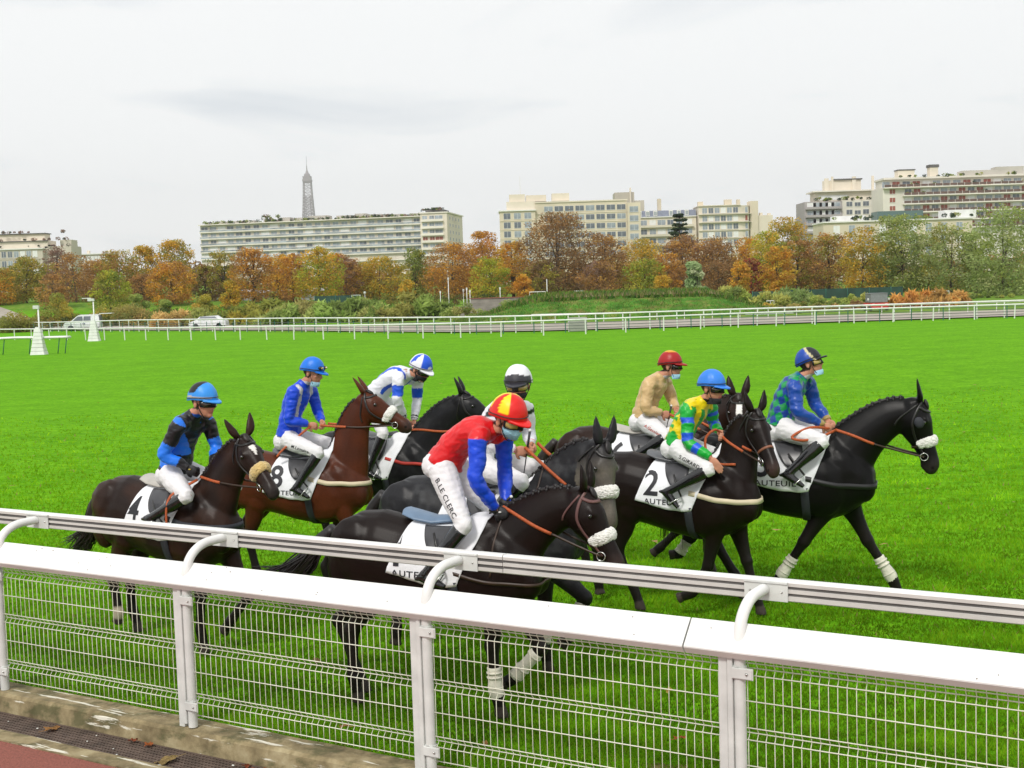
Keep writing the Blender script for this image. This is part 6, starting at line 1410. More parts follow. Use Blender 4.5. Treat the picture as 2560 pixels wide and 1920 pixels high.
def make_person(h, label, **k):
    D = dict(yaw=0, pitch=0, roll=0, mask=None, gog='dark', gloves=False, jcol=None, hcol=None, twist=0, hump=.03, seed=1.0, curl=(.8, 1.0, .7), word=None, kF=None, aF=None, tF=None, hdN=None, hdF=None, peak_up=0.12,
             stirN=True, cuff=None, hl=(1, 1)); D.update(k)
    g = lambda n: Vector(D[n])
    root = empty('person', h.root.location, h.root.rotation_euler.z, h.root.scale[0]); tag(root, label, 'person', 'jockeys riding past the fence')
    P, N = g('pelv'), g('neck'); Hc = g('head')
    f0 = Vector((math.cos(D['yaw'])*math.cos(D['pitch']), math.sin(D['yaw'])*math.cos(D['pitch']), -math.sin(D['pitch']))); s0 = Vector((-math.sin(D['yaw']), math.cos(D['yaw']), 0))
    s0 = Matrix.Rotation(D['roll'], 3, f0) @ s0; u0 = f0.cross(s0).normalized(); B0 = Matrix((f0, s0, u0)).transposed()
    shN, elN, wrN, shF, elF, wrF = [g(n) for n in ('shN', 'elN', 'wrN', 'shF', 'elF', 'wrF')]
    knN, anN, toN = g('knN'), g('anN'), g('toN')
    knF = Vector(D['kF'] or (knN.x+.03, -knN.y, knN.z)); anF = Vector(D['aF'] or (anN.x+.04, -anN.y, anN.z-.02)); toF = Vector(D['tF'] or (toN.x+.05, -toN.y, toN.z-.02))
    hipN = P+Vector((0.02, -.10, -.02)); hipF = P+Vector((0.02, .10, -.02))
    # spine
    ax = (N-P).normalized(); back = Vector((-ax.z, 0, ax.x))      # behind the rider
    def spine(t): return P.lerp(N, t)+back*(D['hump']*math.sin(math.pi*t)*1.6)
    sd_top = ((shF-shN)).normalized()
    HS = D.get('hs', 1.1); kz = h.root.scale[0]/h.root.scale[2]
    def zfix(b_):
        for v_ in b_.verts: v_.co.z *= kz
    def torso(bm, grow, t0=0.0, t1=1.0, hem=0):
        rings = []
        for i in range(13):
            t = t0+(t1-t0)*i/12; c = spine(t); sdv = Vector((0, 1, 0)).lerp(sd_top, min(1, t*1.2)).normalized(); dr = (spine(min(t+.03, 1.03))-spine(t-.03)).normalized(); sdv = (sdv-dr*sdv.dot(dr)).normalized(); fw = sdv.cross(dr)
            w = np.interp(t, [0, .2, .45, .7, .86, .95, 1.0], [.155, .150, .140, .160, .165, .115, .060])+grow*(1 if t < .9 else .4); dp = np.interp(t, [0, .2, .45, .7, .86, .95, 1.0], [.125, .115, .105, .118, .100, .075, .058])+grow*(1 if t < .9 else .4)
            if hem and t < .18: w += hem*(1-t/.18); dp += hem*(1-t/.18)
            rings.append([c+sdv*(w*math.cos(a))+fw*(dp*math.sin(a)) for a in [2*math.pi*q/20 for q in range(20)]])
        rings_mesh(bm, rings)
    # ---- body
    bm = NB(); torso(bm, -.012)
    for sh, el, wr in ((shN, elN, wrN), (shF, elF, wrF)):
        tube(bm, [(*spine(.86).lerp(sh, .5), .05), (*sh, .042), (*el, .036), (*wr, .026)], 10, n=3)
    for hp, kn, an, to in ((hipN, knN, anN, toN), (hipF, knF, anF, toF)):
        tube(bm, [(*hp, .080), (*hp.lerp(kn, .5), .070), (*kn, .048), (*kn.lerp(an, .4), .040), (*kn.lerp(an, .92), .028)], 10, n=2)
    tube(bm, [(*spine(.93), .062), (*N, .056), (*(Hc-u0*.06-f0*.02), .052), (*(Hc-f0*.02), .05)], 12, n=2)
    X = lambda a, b, c: Hc+(f0*a+s0*b+u0*c)*HS
    hblob = lambda c_, r_, B_=None, sub=2: blob(bm, c_, tuple(q*HS for q in r_), B0, sub)
    hblob(X(-.005, 0, .035), (.098, .076, .088), None, 3); hblob(X(.028, 0, -.030), (.066, .060, .080), None, 3); hblob(X(.066, 0, -.090), (.024, .026, .022)); hblob(X(.030, 0, -.075), (.055, .050, .035))
    tube(bm, [(*X(.084, 0, .018), .009*HS), (*X(.102, 0, -.012), .010*HS), (*X(.108, 0, -.028), .014*HS), (*X(.088, 0, -.036), .011*HS)], 8, tuple(s0), n=2)
    hblob(X(.078, 0, .030), (.018, .052, .012)); hblob(X(.088, 0, -.056), (.010, .022, .007)); hblob(X(.086, 0, -.068), (.010, .019, .007))
    for sg in (-1, 1): hblob(X(-.010, sg*.076, -.008), (.018, .009, .030)); hblob(X(.060, sg*.040, -.020), (.022, .020, .018))
    hN = Vector(D['hdN']) if D['hdN'] else (wrN-elN)*.6+Vector((.05, 0, -.03)); hF = Vector(D['hdF']) if D['hdF'] else (wrF-elF)*.6+Vector((.05, 0, -.03))
    nN = Vector(D.get('pnN') or (0, 1, -.3)); nF = Vector(D.get('pnF') or (0, -1, -.3))
    hand_geo(bm, wrN, hN, nN, -1, D.get('curlN') or D['curl'], 1.05); hand_geo(bm, wrF, hF, nF, 1, D['curl'], 1.05)
    me = remesh(bm, .0075, 1, 'body'); Q = coords(me); c = np.tile(SKIN, (len(Q), 1)); L = (Q-np.array(Hc))/HS; a = L@np.array(f0); b = L@np.array(s0); u = L@np.array(u0)
    c *= (1+.15*vnoise(Q, 22, D['seed']))[:, None]
    hair = (u > -.075) & (a < .030-.45*np.clip(.02-u, -.1, .1)) & (np.abs(b) < .09) & (np.linalg.norm(L, axis=1) < .16) & ~((np.abs(b) > .066) & (u > -.045) & (u < .025) & (a > -.03)) & (u > -.05-.0*a) & (a < .02)
    c[hair] = HAIR; lips = (a > .078) & (np.abs(b) < .022) & (u > -.074) & (u < -.050); c[lips] = (.42, .14, .11)
    brow = (a > .07) & (np.abs(b) > .012) & (np.abs(b) < .045) & (u > .022) & (u < .034); c[brow] = HAIR
    neckw = np.linalg.norm(Q-np.array(N), axis=1); c[(u < -.09) & (neckw < .12)] = D.get('collar', (.55, .54, .55))
    set_col(me, c); body = obj('body', me, M_SKIN, root); fb = bvh_of(me)
    for sg in (-1, 1):
        bm = NB(); blob(bm, X(.082, sg*.030, .008), (.013, .013, .010), B0); obj('eye', bm, M_EYE, root)
    # ---- jacket
    bm = NB(); torso(bm, .014, .02, .985, hem=.012)
    for sh, el, wr in ((shN, elN, wrN), (shF, elF, wrF)):
        M1 = sh.lerp(el, .5); M2 = el.lerp(wr, .5); wend = el.lerp(wr, .97)
        tube(bm, [(*spine(.86).lerp(sh, .55), .085), (*sh, .077), (*M1, .068), (*el, .062), (*M2, .056), (*wend, .040)], 14, n=4)
    tube(bm, [(*spine(.93), .078), (*(N+ax*.02), .068)], 14)
    me = remesh(bm, .0105, 3, 'jacket'); Q = coords(me); nn = normals(me)
    rip = vnoise(Q*np.array((1, 1, 2.2)), 8, D['seed'])*.010+(.5-np.abs(vnoise(Q*np.array((1.0, .8, 1.6)), 15, D['seed']+4)))*.010-.005; Q = Q+nn*rip[:, None]; set_coords(me, Q)
    def seg(A, Bp):
        A = np.array(A); Bp = np.array(Bp); d = Bp-A; t = ((Q-A)@d)/(d@d); tc_ = np.clip(t, 0, 1); return t, np.linalg.norm(Q-(A+tc_[:, None]*d), axis=1)
    tT, dT = seg(P, N); R = {}
    for nm, sh, el, wr in (('N', shN, elN, wrN), ('F', shF, elF, wrF)):
        t1, d1 = seg(sh, el); t2, d2 = seg(el, wr); lo = d2 < d1; R[nm] = (np.where(lo, 1+np.clip(t2, 0, 1), np.clip(t1, -.2, 1)), np.minimum(d1, d2))
    nearN = R['N'][1] < R['F'][1]; tA = np.where(nearN, R['N'][0], R['F'][0]); dA = np.minimum(R['N'][1], R['F'][1])
    fw = sd_top.cross(ax).normalized(); X1 = Q-np.array(P); fr = X1@np.array(fw); sdw = X1@np.array(sd_top)
    arm = ((dA/.085 < dT/.15) & (tA > 0.02)) | ((np.abs(sdw) > .150) & (dA < .095) & (tT > .35))
    set_col(me, np.clip(D['jcol'](Q, arm, tA, tT, fr, sdw, nearN), 0, 1)); obj('jacket', me, M_SILK, root)
    # ---- breeches
    bm = NB(); tube(bm, [(*spine(.16), .150, .118), (*spine(.02), .165, .135), (*(P-ax*.05+Vector((0, 0, -.01))), .150, .120)], 18, n=2)
    for sg, hp, kn, an in ((-1, hipN, knN, anN), (1, hipF, knF, anF)):
        blob(bm, P+back*.055+Vector((0, sg*.075, -.03))-ax*.03, (.095, .095, .105))
        tube(bm, [(*(hp+Vector((0, 0, .02))), .112), (*hp.lerp(kn, .3), .104), (*hp.lerp(kn, .65), .086), (*hp.lerp(kn, .93), .068), (*kn, .066), (*kn.lerp(an, .13), .060), (*kn.lerp(an, .3), .050)], 14, n=3)
    me = remesh(bm, .0105, 3, 'breeches'); Q = coords(me); nn = normals(me)
    Q = Q+nn*(vnoise(Q, 9, D['seed']+2)*.004+vnoise(Q*np.array((1, 1, 2.4)), 20, D['seed'])*.004)[:, None]; set_coords(me, Q); br = obj('breeches', me, M_BREECH, root)
    if D['word']:
        tx, sz, tt, sh_, ser = D['word']; bb = bvh_of(me); xd = (knN-hipN); xd.y *= .6; xd.normalize(); yd = Vector((-xd.z, 0, xd.x)); o = hipN.lerp(knN, tt)+yd*sh_
        decal('letter', tx, sz, o, xd, yd, bb, D.get('ink') or M_INK, br, off=.003, shear=ser, bold=.0006, reach=.3)
    # ---- boots
    for sg, kn, an, to in ((-1, knN, anN, toN), (1, knF, anF, toF)):
        bm = NB(); fd = (to-an); fd.normalize(); dn = (an-kn).normalized(); heel = an+dn*.055-fd*.03; ball = an+dn*.035+fd*.11; toe = an+dn*.030+fd*.185
        tube(bm, [(*kn.lerp(an, .10), .066), (*kn.lerp(an, .20), .064), (*kn.lerp(an, .42), .062), (*kn.lerp(an, .72), .048), (*an, .043), (*(an+dn*.03), .044, .05)], 14, n=3)
        tube(bm, [(*(heel-fd*.01), .026), (*heel, .036), (*(an+dn*.045+fd*.04), .040), (*ball, .040, .030), (*toe, .026, .018)], 12, n=3)
        blob(bm, heel+dn*.025, (.032, .030, .018)); me = remesh(bm, .009, 2, 'boot'); obj('boot', me, D.get('boot_mat') or M_PATENT, root)
        # stirrup hangs from the saddle
        if sg == -1 or True:
            c0 = ball+dn*.030; y = sg*.046; bm = NB()
            tube(bm, [(*(c0+Vector((0, -.046, 0))), .006), (*(c0+Vector((0, -.042, .0))-dn*.07), .005), (*(c0-dn*.125), .006), (*(c0+Vector((0, .042, 0))-dn*.07), .005), (*(c0+Vector((0, .046, 0))), .006)], 6, (1, 0, 0), n=3)
            tube(bm, [(*(c0+Vector((0, -.048, 0))), .016, .006), (*(c0+Vector((0, .048, 0))), .016, .006)], 8, (1, 0, 0)); st = (zfix(bm), obj('stirrup', bm, M_STEEL, h.root))[1]
            bm = NB(); top = Vector((.02, sg*.27, 1.42)); tube(bm, [(*(c0-dn*.12), .004, .011), (*((c0-dn*.12).lerp(top, .5)+Vector((0, sg*.02, 0))), .004, .011), (*top, .004, .011)], 6, n=2); zfix(bm); obj('stirrup_leather', bm, M_LEATHER, h.root)
    # ---- gloves
    if D['gloves']:
        for W, hd, nv, sg in ((wrN, hN, nN, -1), (wrF, hF, nF, 1)):
            bm = NB(); hand_geo(bm, W, hd, nv, sg, (D.get('curlN') if sg < 0 and D.get('curlN') else D['curl']), 1.05, .004); d_ = Vector(hd).normalized(); tube(bm, [(*(W-d_*.045), .036), (*(W+d_*.01), .034)], 12)
            me = remesh(bm, .006, 1, 'glove'); obj('glove', me, M_GLOVE, root)
            if D.get('badge'): bm = NB(); bn = (-Vector(nv)).normalized(); blob(bm, W+d_*.045+bn*.024, (.012, .012, .006)); obj('glove_badge', bm, D['badge'], root)
    # ---- helmet
    bm = NB(); rings = []; HO = X(-.008, 0, .050); pk = D['peak_up']
    for i in range(11):
        el = i/10; uu = -.022+.135*math.sin(el*math.pi/2); rr = math.cos(el*math.pi/2)**.85 if i < 10 else .02; r = []
        for j in range(32):
            an_ = 2*math.pi*j/32; ca, sa = math.cos(an_), math.sin(an_); low = -.022*(1-el)*(max(-ca, 0))
            r.append(HO+(f0*(.127*rr*ca)+s0*(.104*rr*sa)+u0*(uu*1.0+low))*HS)
        rings.append(r)
    rings_mesh(bm, rings)
    # peak
    pr = []
    for q in range(7):
        t = q/6; row = []
        for j in range(17):
            an_ = (j/16-.5)*1.9; ca, sa = math.cos(an_), math.sin(an_); ext = t*.062*max(0, math.cos((j/16-.5)*2.7))
            row.append(HO+(f0*((.120+ext)*ca)+s0*(.100*sa)+u0*(-.020+ext*(pk-.35)+.004*math.sin(t*3)))*HS)
        pr.append(row)
    top = [[p+u0*.004 for p in row] for row in pr]; R1 = [[bm.verts.new(p) for p in row] for row in top]; R2 = [[bm.verts.new(p-u0*.009) for p in row] for row in pr]
    for q in range(6):
        for j in range(16):
            bm.faces.new((R1[q][j], R1[q+1][j], R1[q+1][j+1], R1[q][j+1])); bm.faces.new((R2[q][j], R2[q][j+1], R2[q+1][j+1], R2[q+1][j]))
    for j in range(16): bm.faces.new((R1[6][j], R2[6][j], R2[6][j+1], R1[6][j+1])); bm.faces.new((R1[0][j+1], R2[0][j+1], R2[0][j], R1[0][j]))
    for q in range(6): bm.faces.new((R1[q][0], R2[q][0], R2[q+1][0], R1[q+1][0])); bm.faces.new((R1[q+1][16], R2[q+1][16], R2[q][16], R1[q][16]))
    bmesh.ops.recalc_face_normals(bm, faces=bm.faces); bmesh.ops.subdivide_edges(bm, edges=bm.edges[:], cuts=1, use_grid_fill=True)
    me = bpy.data.meshes.new('helmet'); bm.to_mesh(me); bm.free(); Q = coords(me); L = (Q-np.array(HO))/HS; ha, hb_, hu = L@np.array(f0), L@np.array(s0), L@np.array(u0)
    Q2 = Q+normals(me)*(vnoise(Q, 24, D['seed'])*.0025)[:, None]; set_coords(me, Q2)
    set_col(me, D['hcol'](ha, hb_, hu)); he = obj('helmet', me, M_HELM, root)
    bm = NB(); tube(bm, [(*(HO+(f0*(.1285*math.cos(a_))+s0*(.1055*math.sin(a_))+u0*(-.004-.018*max(-math.cos(a_), 0)+.02*max(0, math.cos(a_))*.3))*HS), .0035, .006) for a_ in np.linspace(0, 2*math.pi, 33)[:-1]], 6, tuple(u0), closed=True, cap=False)
    for sg in (-1, 1):
        tube(bm, [(*(HO+(f0*.03+s0*(sg*.100)-u0*.02)*HS), .006, .003), (*X(.030, sg*.070, -.050), .006, .003), (*X(.045, sg*.035, -.108), .006, .003), (*X(.050, 0, -.118), .006, .003)], 6, n=3)
    obj('helmet_strap', bm, M_RUB, he)
    # ---- goggles
    def arc_band(nm, a0, a1, lo, hi, off, th, m, cen=(0, 0, 0), par=root, n=24, tilt=0):
        bm = NB(); rr = []
        for i in range(n+1):
            an_ = a0+(a1-a0)*i/n; d = f0*math.cos(an_)+s0*math.sin(an_); col = []
            for hgt in (lo, (lo+hi)/2, hi):
                o = X(*cen)+u0*((hgt+tilt*math.cos(an_))*HS); hit = fb.ray_cast(o+d*.3, -d, .3); p = (hit[0] if hit[0] is not None else o+d*.08*HS); col.append((p, d))
            rr.append([col[0][0]+col[0][1]*off, col[1][0]+col[1][1]*(off+.003), col[2][0]+col[2][1]*off, col[2][0]+col[2][1]*(off+th), col[1][0]+col[1][1]*(off+th+.004), col[0][0]+col[0][1]*(off+th)])
        for _ in range(2):
            rr = [rr[0]]+[[(rr[i-1][q]+rr[i][q]*2+rr[i+1][q])/4 for q in range(6)] for i in range(1, len(rr)-1)]+[rr[-1]]
        rings_mesh(bm, rr); return obj(nm, bm, m, par)
    gg = D['gog']
    if gg in ('dark', 'amber'):
        gl = arc_band('goggles', -1.15, 1.15, -.026, .026, .004, .014, M_RUB)
        for sg in (-1, 1): arc_band('lens', sg*.60-.38, sg*.60+.38, -.018, .018, .0185, .003, M_LENSY if gg == 'amber' else M_LENS, par=gl, n=10)
    elif gg == 'up':
        bm = NB()
        for sg in (-1, 1): blob(bm, HO+(f0*.108+s0*(sg*.040)+u0*.022)*HS, (.030, .036, .022), B0, 2)
        gl = obj('goggles', remesh(bm, .006, 1, 'goggles'), M_RUB, root)
        for sg in (-1, 1): bm = NB(); blob(bm, HO+(f0*.128+s0*(sg*.042)+u0*.024)*HS, (.012, .025, .014), B0, 2); obj('lens', bm, M_LENSY, gl)
    if D['mask'] == 'on': arc_band('face_mask', -1.25, 1.25, -.100, -.022, .006, .003, M_MASK)
    elif D['mask'] == 'chin': arc_band('face_mask', -1.1, 1.1, -.118, -.072, .008, .004, M_MASK, tilt=-.006)
    elif D['mask'] == 'black': arc_band('neck_gaiter', -1.5, 1.5, -.105, -.038, .005, .004, M_BMASK)
    elif D['mask'] == 'blackchin': arc_band('neck_gaiter', -1.5, 1.5, -.125, -.075, .006, .005, M_BMASK)
    return root
def paint(*layers):
    """layers: callables returning (mask, colour), the first is the ground colour"""
    def f(Q, arm, tA, tT, fr, sd, nearN):
        c = np.tile(np.array(layers[0]), (len(Q), 1)).astype(float)
        for L in layers[1:]:
            m, col = L(Q, arm, tA, tT, fr, sd, nearN); c[m] = col
        return c
    return f
RED = (.62, .008, .012); BLU = (.010, .085, .62); BLU2 = (.004, .055, .60); BLK = (.008, .008, .010); WHT = (.74, .75, .80); GRY = (.50, .50, .53); YEL = (.80, .62, .005); GRN = (.006, .36, .035); BEI = (.58, .40, .19); NAVY = (.010, .045, .28)
SKYB2 = (.015, .18, .80)
# 1: red body, blue sleeves, standing in the stirrups
make_person(H[1], 'jockey in red silks with blue sleeves standing in the stirrups, red and yellow cap', pelv=(.0, 0, 1.90), neck=(.44, -.01, 2.18), head=(.560, -.045, 2.255), yaw=-.36, pitch=.30, roll=.05,
    hs=1.25, shN=(.37, -.185, 2.12), elN=(.37, -.24, 1.82), wrN=(.455, -.09, 1.58), shF=(.43, .16, 2.10), elF=(.41, .22, 1.80), wrF=(.475, .06, 1.60), knN=(.27, -.27, 1.49), anN=(.00, -.36, 1.14), toN=(.16, -.38, 1.07), hump=.05, seed=1.0, gloves=True, badge=M_FLEECE,
    gog='amber', mask='on', word=('B.LE CLERC', .062, .52, -.012, .0), hdN=(.09, .02, -.05), hdF=(.09, -.02, -.05), collar=(.3, .01, .01),
    jcol=paint(RED, lambda Q, arm, tA, tT, fr, sd, nn: (arm & (tA > .0), BLU2)),
    hcol=lambda a, b, u: np.where((((np.arctan2(b, a)/(math.pi/4)).astype(int) % 2 == 1) & (u > .012) & (a < .112))[:, None], np.array(YEL), np.array((.66, .012, .010))))
# 4: black and blue
make_person(H[4], 'jockey in black and blue silks and black gloves on the dark brown horse at left', pelv=(.05, 0, 1.66), neck=(.34, 0, 2.22), head=(.47, -.01, 2.325), yaw=.05, pitch=.08,
    hs=1.2, shN=(.31, -.18, 2.12), elN=(.18, -.25, 1.86), wrN=(.35, -.13, 1.735), shF=(.32, .18, 2.12), elF=(.36, .23, 1.88), wrF=(.47, .08, 1.74), knN=(.50, -.29, 1.50), anN=(.10, -.36, 1.29), toN=(.22, -.37, 1.20), hump=.03, seed=2.0, gloves=True, badge=mat('yellow_badge', (.6, .45, .05)),
    collar=(.01, .10, .5), boot_mat=M_PATENT,
    jcol=paint(SKYB2, lambda Q, arm, tA, tT, fr, sd, nn: (~arm & (tT > .90), np.array(BLK)), lambda Q, arm, tA, tT, fr, sd, nn: (~arm & (fr > .02) & (tT > .55-2.2*(sd+.02)) & (tT < .95), np.array(BLK)),
        lambda Q, arm, tA, tT, fr, sd, nn: (~arm & (tT < .36) & (fr > .02), np.array(BLK)), lambda Q, arm, tA, tT, fr, sd, nn: (~arm & (tT < .08), np.array(BLK)),
        lambda Q, arm, tA, tT, fr, sd, nn: (arm & (tA > -.1) & (tA < .62), np.array(BLK)), lambda Q, arm, tA, tT, fr, sd, nn: (arm & (tA > 1.62), np.array(BLK))),
    hcol=lambda a, b, u: np.select([((u < .006) & (u > -.006) & (a < .12))[:, None], ((a < -.01+.5*u) & (u > .03))[:, None]], [np.array((.55, .45, .22)), np.array(BLK)], np.array((.03, .26, .72))))
# 8: royal blue with a grey brace
make_person(H[8], 'jockey in royal blue silks with grey braces and bright blue cap on the bay horse', pelv=(-.16, 0, 1.74), neck=(.06, 0, 2.36), head=(.165, -.01, 2.475), yaw=-.05, pitch=.22,
    hs=1.14, shN=(.0, -.18, 2.27), elN=(-.05, -.23, 1.96), wrN=(.13, -.10, 1.90), shF=(.06, .18, 2.26), elF=(.13, .22, 1.98), wrF=(.22, .07, 1.91), knN=(.32, -.28, 1.60), anN=(.08, -.36, 1.24), toN=(.22, -.37, 1.14), hump=.03, seed=3.0, gog='up', mask='chin', word=('M.Lemaire', .055, .55, -.02, .3),
    jcol=paint(BLU2, lambda Q, arm, tA, tT, fr, sd, nn: (~arm & (np.abs(np.abs(sd)-.105+.10*np.clip(.85-tT, 0, 1)) < .024) & (fr > -.02) & (tT > .35), np.array(GRY)), lambda Q, arm, tA, tT, fr, sd, nn: (~arm & (fr <= -.02) & (np.abs(tT-.86) < .05), np.array(GRY))),
    hcol=lambda a, b, u: np.tile(np.array((.008, .16, .66)), (len(a), 1)))
# rider of the horse behind: white and blue
make_person(H[5], 'jockey in white silks with blue armbands leaning forward behind the bay horse', pelv=(-.10, 0, 1.98), neck=(.41, 0, 2.27), head=(.545, -.03, 2.32), yaw=-.30, pitch=.42,
    hs=1.16, shN=(.33, -.18, 2.22), elN=(.33, -.22, 1.99), wrN=(.34, -.08, 1.76), shF=(.40, .17, 2.17), elF=(.37, .21, 1.95), wrF=(.39, .07, 1.71), knN=(.16, -.28, 1.60), anN=(.0, -.35, 1.19), toN=(.17, -.36, 1.11), hump=.045, seed=4.0, mask='black', gog='dark',
    jcol=paint(WHT, lambda Q, arm, tA, tT, fr, sd, nn: (arm & (tA > .32) & (tA < .86), np.array(BLU)), lambda Q, arm, tA, tT, fr, sd, nn: (~arm & (np.abs(np.abs(sd)-.085) < .022) & (tT > .3), np.array(BLU)),
        lambda Q, arm, tA, tT, fr, sd, nn: (~arm & (tT < .10) & (fr < 0), np.array(BLU)), lambda Q, arm, tA, tT, fr, sd, nn: (arm & (np.abs(tA-1.80) < .035), np.array(BLK)), lambda Q, arm, tA, tT, fr, sd, nn: (arm & (np.abs(tA-1.90) < .02), np.array(BLK))),
    hcol=lambda a, b, u: np.where((((np.arctan2(b, a)/(math.pi/4)).astype(int) % 2 == 0) & (u > .0) & (a < .118) & (np.abs(b) < .09))[:, None], np.array(BLU), np.array(WHT)))
# rider of the grey: white and black, looking at the camera
make_person(H[3], 'jockey in white and black silks looking at the camera from the grey horse', pelv=(-.05, 0, 1.72), neck=(.27, -.02, 2.22), head=(.335, -.07, 2.345), yaw=-1.35, pitch=.05,
    hs=1.08, shN=(.18, -.19, 2.13), elN=(.19, -.24, 1.90), wrN=(.30, -.09, 1.85), shF=(.27, .18, 2.13), elF=(.27, .23, 1.93), wrF=(.36, .08, 1.865), knN=(.44, -.28, 1.62), anN=(.14, -.36, 1.28), toN=(.26, -.37, 1.18), hump=.03, seed=5.0, mask='black', gog='amber', word=('EN', .06, .75, .0, .0),
    jcol=paint(WHT, lambda Q, arm, tA, tT, fr, sd, nn: (arm & (tA < .10) & (tA > -.08), np.array(BLK)), lambda Q, arm, tA, tT, fr, sd, nn: (~arm & (tT > .80) & (np.abs(np.abs(sd)-.13) < .022), np.array(BLK)), lambda Q, arm, tA, tT, fr, sd, nn: (~arm & (fr > .03) & (np.abs(sd) < .022), np.array(BLK)), lambda Q, arm, tA, tT, fr, sd, nn: (arm & (np.abs(tA-1.9) < .02), np.array(RED))),
    hcol=lambda a, b, u: np.where(((a > .02) & (u < .055-.25*np.abs(b)) & (u > -.05))[:, None], np.array((.035, .035, .045)), np.array(WHT)))
# beige silks
make_person(H[6], 'jockey in plain beige silks and dark red cap behind the yellow and green rider', pelv=(.02, 0, 1.68), neck=(.22, 0, 2.14), head=(.325, -.01, 2.24), yaw=-.05, pitch=.02,
    hs=1.06, shN=(.12, -.18, 2.06), elN=(.10, -.24, 1.80), wrN=(.24, -.10, 1.75), shF=(.22, .18, 2.05), elF=(.29, .22, 1.84), wrF=(.35, .08, 1.78), knN=(.33, -.29, 1.52), anN=(.03, -.36, 1.34), toN=(.02, -.38, 1.28), hump=.025, seed=6.0, mask='chin', gog='dark', word=('A.Gasnier', .05, .55, -.01, .3), ink=mat('red_print', (.5, .08, .06)),
    gloves=False, jcol=paint(BEI), hcol=lambda a, b, u: np.where(((u > .098) & (np.abs(b) < .06))[:, None], np.array((.65, .30, .02)), np.array((.34, .008, .010))))
# 2: yellow and green
make_person(H[2], 'jockey in yellow and green striped silks and blue cap patting the black horse number 2', pelv=(-.03, 0, 1.67), neck=(.26, -.01, 2.13), head=(.345, -.03, 2.25), yaw=-.22, pitch=.08,
    hs=1.16, shN=(.14, -.18, 2.05), elN=(.17, -.25, 1.74), wrN=(.41, -.28, 1.60), shF=(.25, .18, 2.05), elF=(.27, .23, 1.87), wrF=(.37, .10, 1.81), knN=(.40, -.30, 1.49), anN=(.02, -.37, 1.28), toN=(.10, -.38, 1.17), hump=.03, seed=7.0, mask='blackchin', gog='dark', collar=(.01, .01, .012), word=('S.GIRARD', .058, .55, -.02, .25),
    hdN=(.08, -.01, -.10), pnN=(.2, .9, -.2), curlN=(.10, .12, .10), spread=.15,
    jcol=paint(YEL, lambda Q, arm, tA, tT, fr, sd, nn: (~arm & ((np.mod(sd+.35+.10*(tT-.5), .125) < .062)), np.array(GRN)), lambda Q, arm, tA, tT, fr, sd, nn: (~arm & (fr < -.06) & (np.mod(tT*6+sd*6, 1) < .45), np.array(GRN)),
        lambda Q, arm, tA, tT, fr, sd, nn: (~arm & (tT > .88), np.array(YEL)), lambda Q, arm, tA, tT, fr, sd, nn: (arm, np.array(GRN)), lambda Q, arm, tA, tT, fr, sd, nn: (arm & (np.mod(tA*1.85-.35, 1) < .46) & (tA > .25) & (tA < 1.6), np.array(BLU))),
    hcol=lambda a, b, u: np.tile(np.array((.03, .20, .70)), (len(a), 1)))
# green and blue checks
make_person(H[7], 'jockey in blue silks with green diamonds on the jet black horse at right', pelv=(-.07, 0, 1.65), neck=(.14, 0, 2.12), head=(.215, -.01, 2.235), yaw=-.12, pitch=-.30,
    hs=1.0, shN=(.08, -.18, 2.04), elN=(.11, -.24, 1.81), wrN=(.33, -.09, 1.67), shF=(.18, .18, 2.05), elF=(.25, .22, 1.83), wrF=(.37, .07, 1.69), knN=(.34, -.29, 1.54), anN=(.05, -.36, 1.27), toN=(.19, -.38, 1.15), hump=.03, seed=8.0, mask='chin', gog='amber', peak_up=.3,
    jcol=paint(NAVY, lambda Q, arm, tA, tT, fr, sd, nn: (~arm & ((np.mod(tT*2.6+np.arctan2(sd, fr)*.80, 1) < .5) != (np.mod(tT*2.6-np.arctan2(sd, fr)*.80, 1) < .5)), np.array((.006, .28, .07))), lambda Q, arm, tA, tT, fr, sd, nn: (arm, np.array((.008, .060, .34))), lambda Q, arm, tA, tT, fr, sd, nn: (arm & (tA > 1.82), np.array((.35, .25, .08)))),
    hcol=lambda a, b, u: np.select([((a > .055-.5*u) & (a < .078-.5*u))[:, None], (a > .078-.5*u)[:, None]], [np.array((.5, .45, .25)), np.array((.012, .014, .02))], np.array((.008, .055, .33))))

def whip(h, a, b, label):
    r = empty('whip', h.root.location, h.root.rotation_euler.z, h.root.scale[0]); tag(r, label, 'whip'); A_, B_ = Vector(a), Vector(b)
    bm = NB(); tube(bm, [(*A_, .011), (*A_.lerp(B_, .35), .010), (*A_.lerp(B_, .38), .006), (*B_, .004)], 8, (0, 1, 0)); obj('shaft', bm, M_RUB, r); bm = NB(); blob(bm, A_, (.013, .013, .013)); obj('knob', bm, M_WHITE, r)
whip(H[3], (.40, -.02, 1.99), (.34, -.04, 1.62), 'black riding whip with white knob held by the jockey looking at the camera')
whip(H[1], (.53, .04, 1.66), (.20, .16, 1.42), 'dark riding whip in the gloved hands of the red jockey')
whip(H[6], (.33, -.04, 1.82), (.28, -.10, 1.56), 'dark riding whip held upright by the beige jockey')

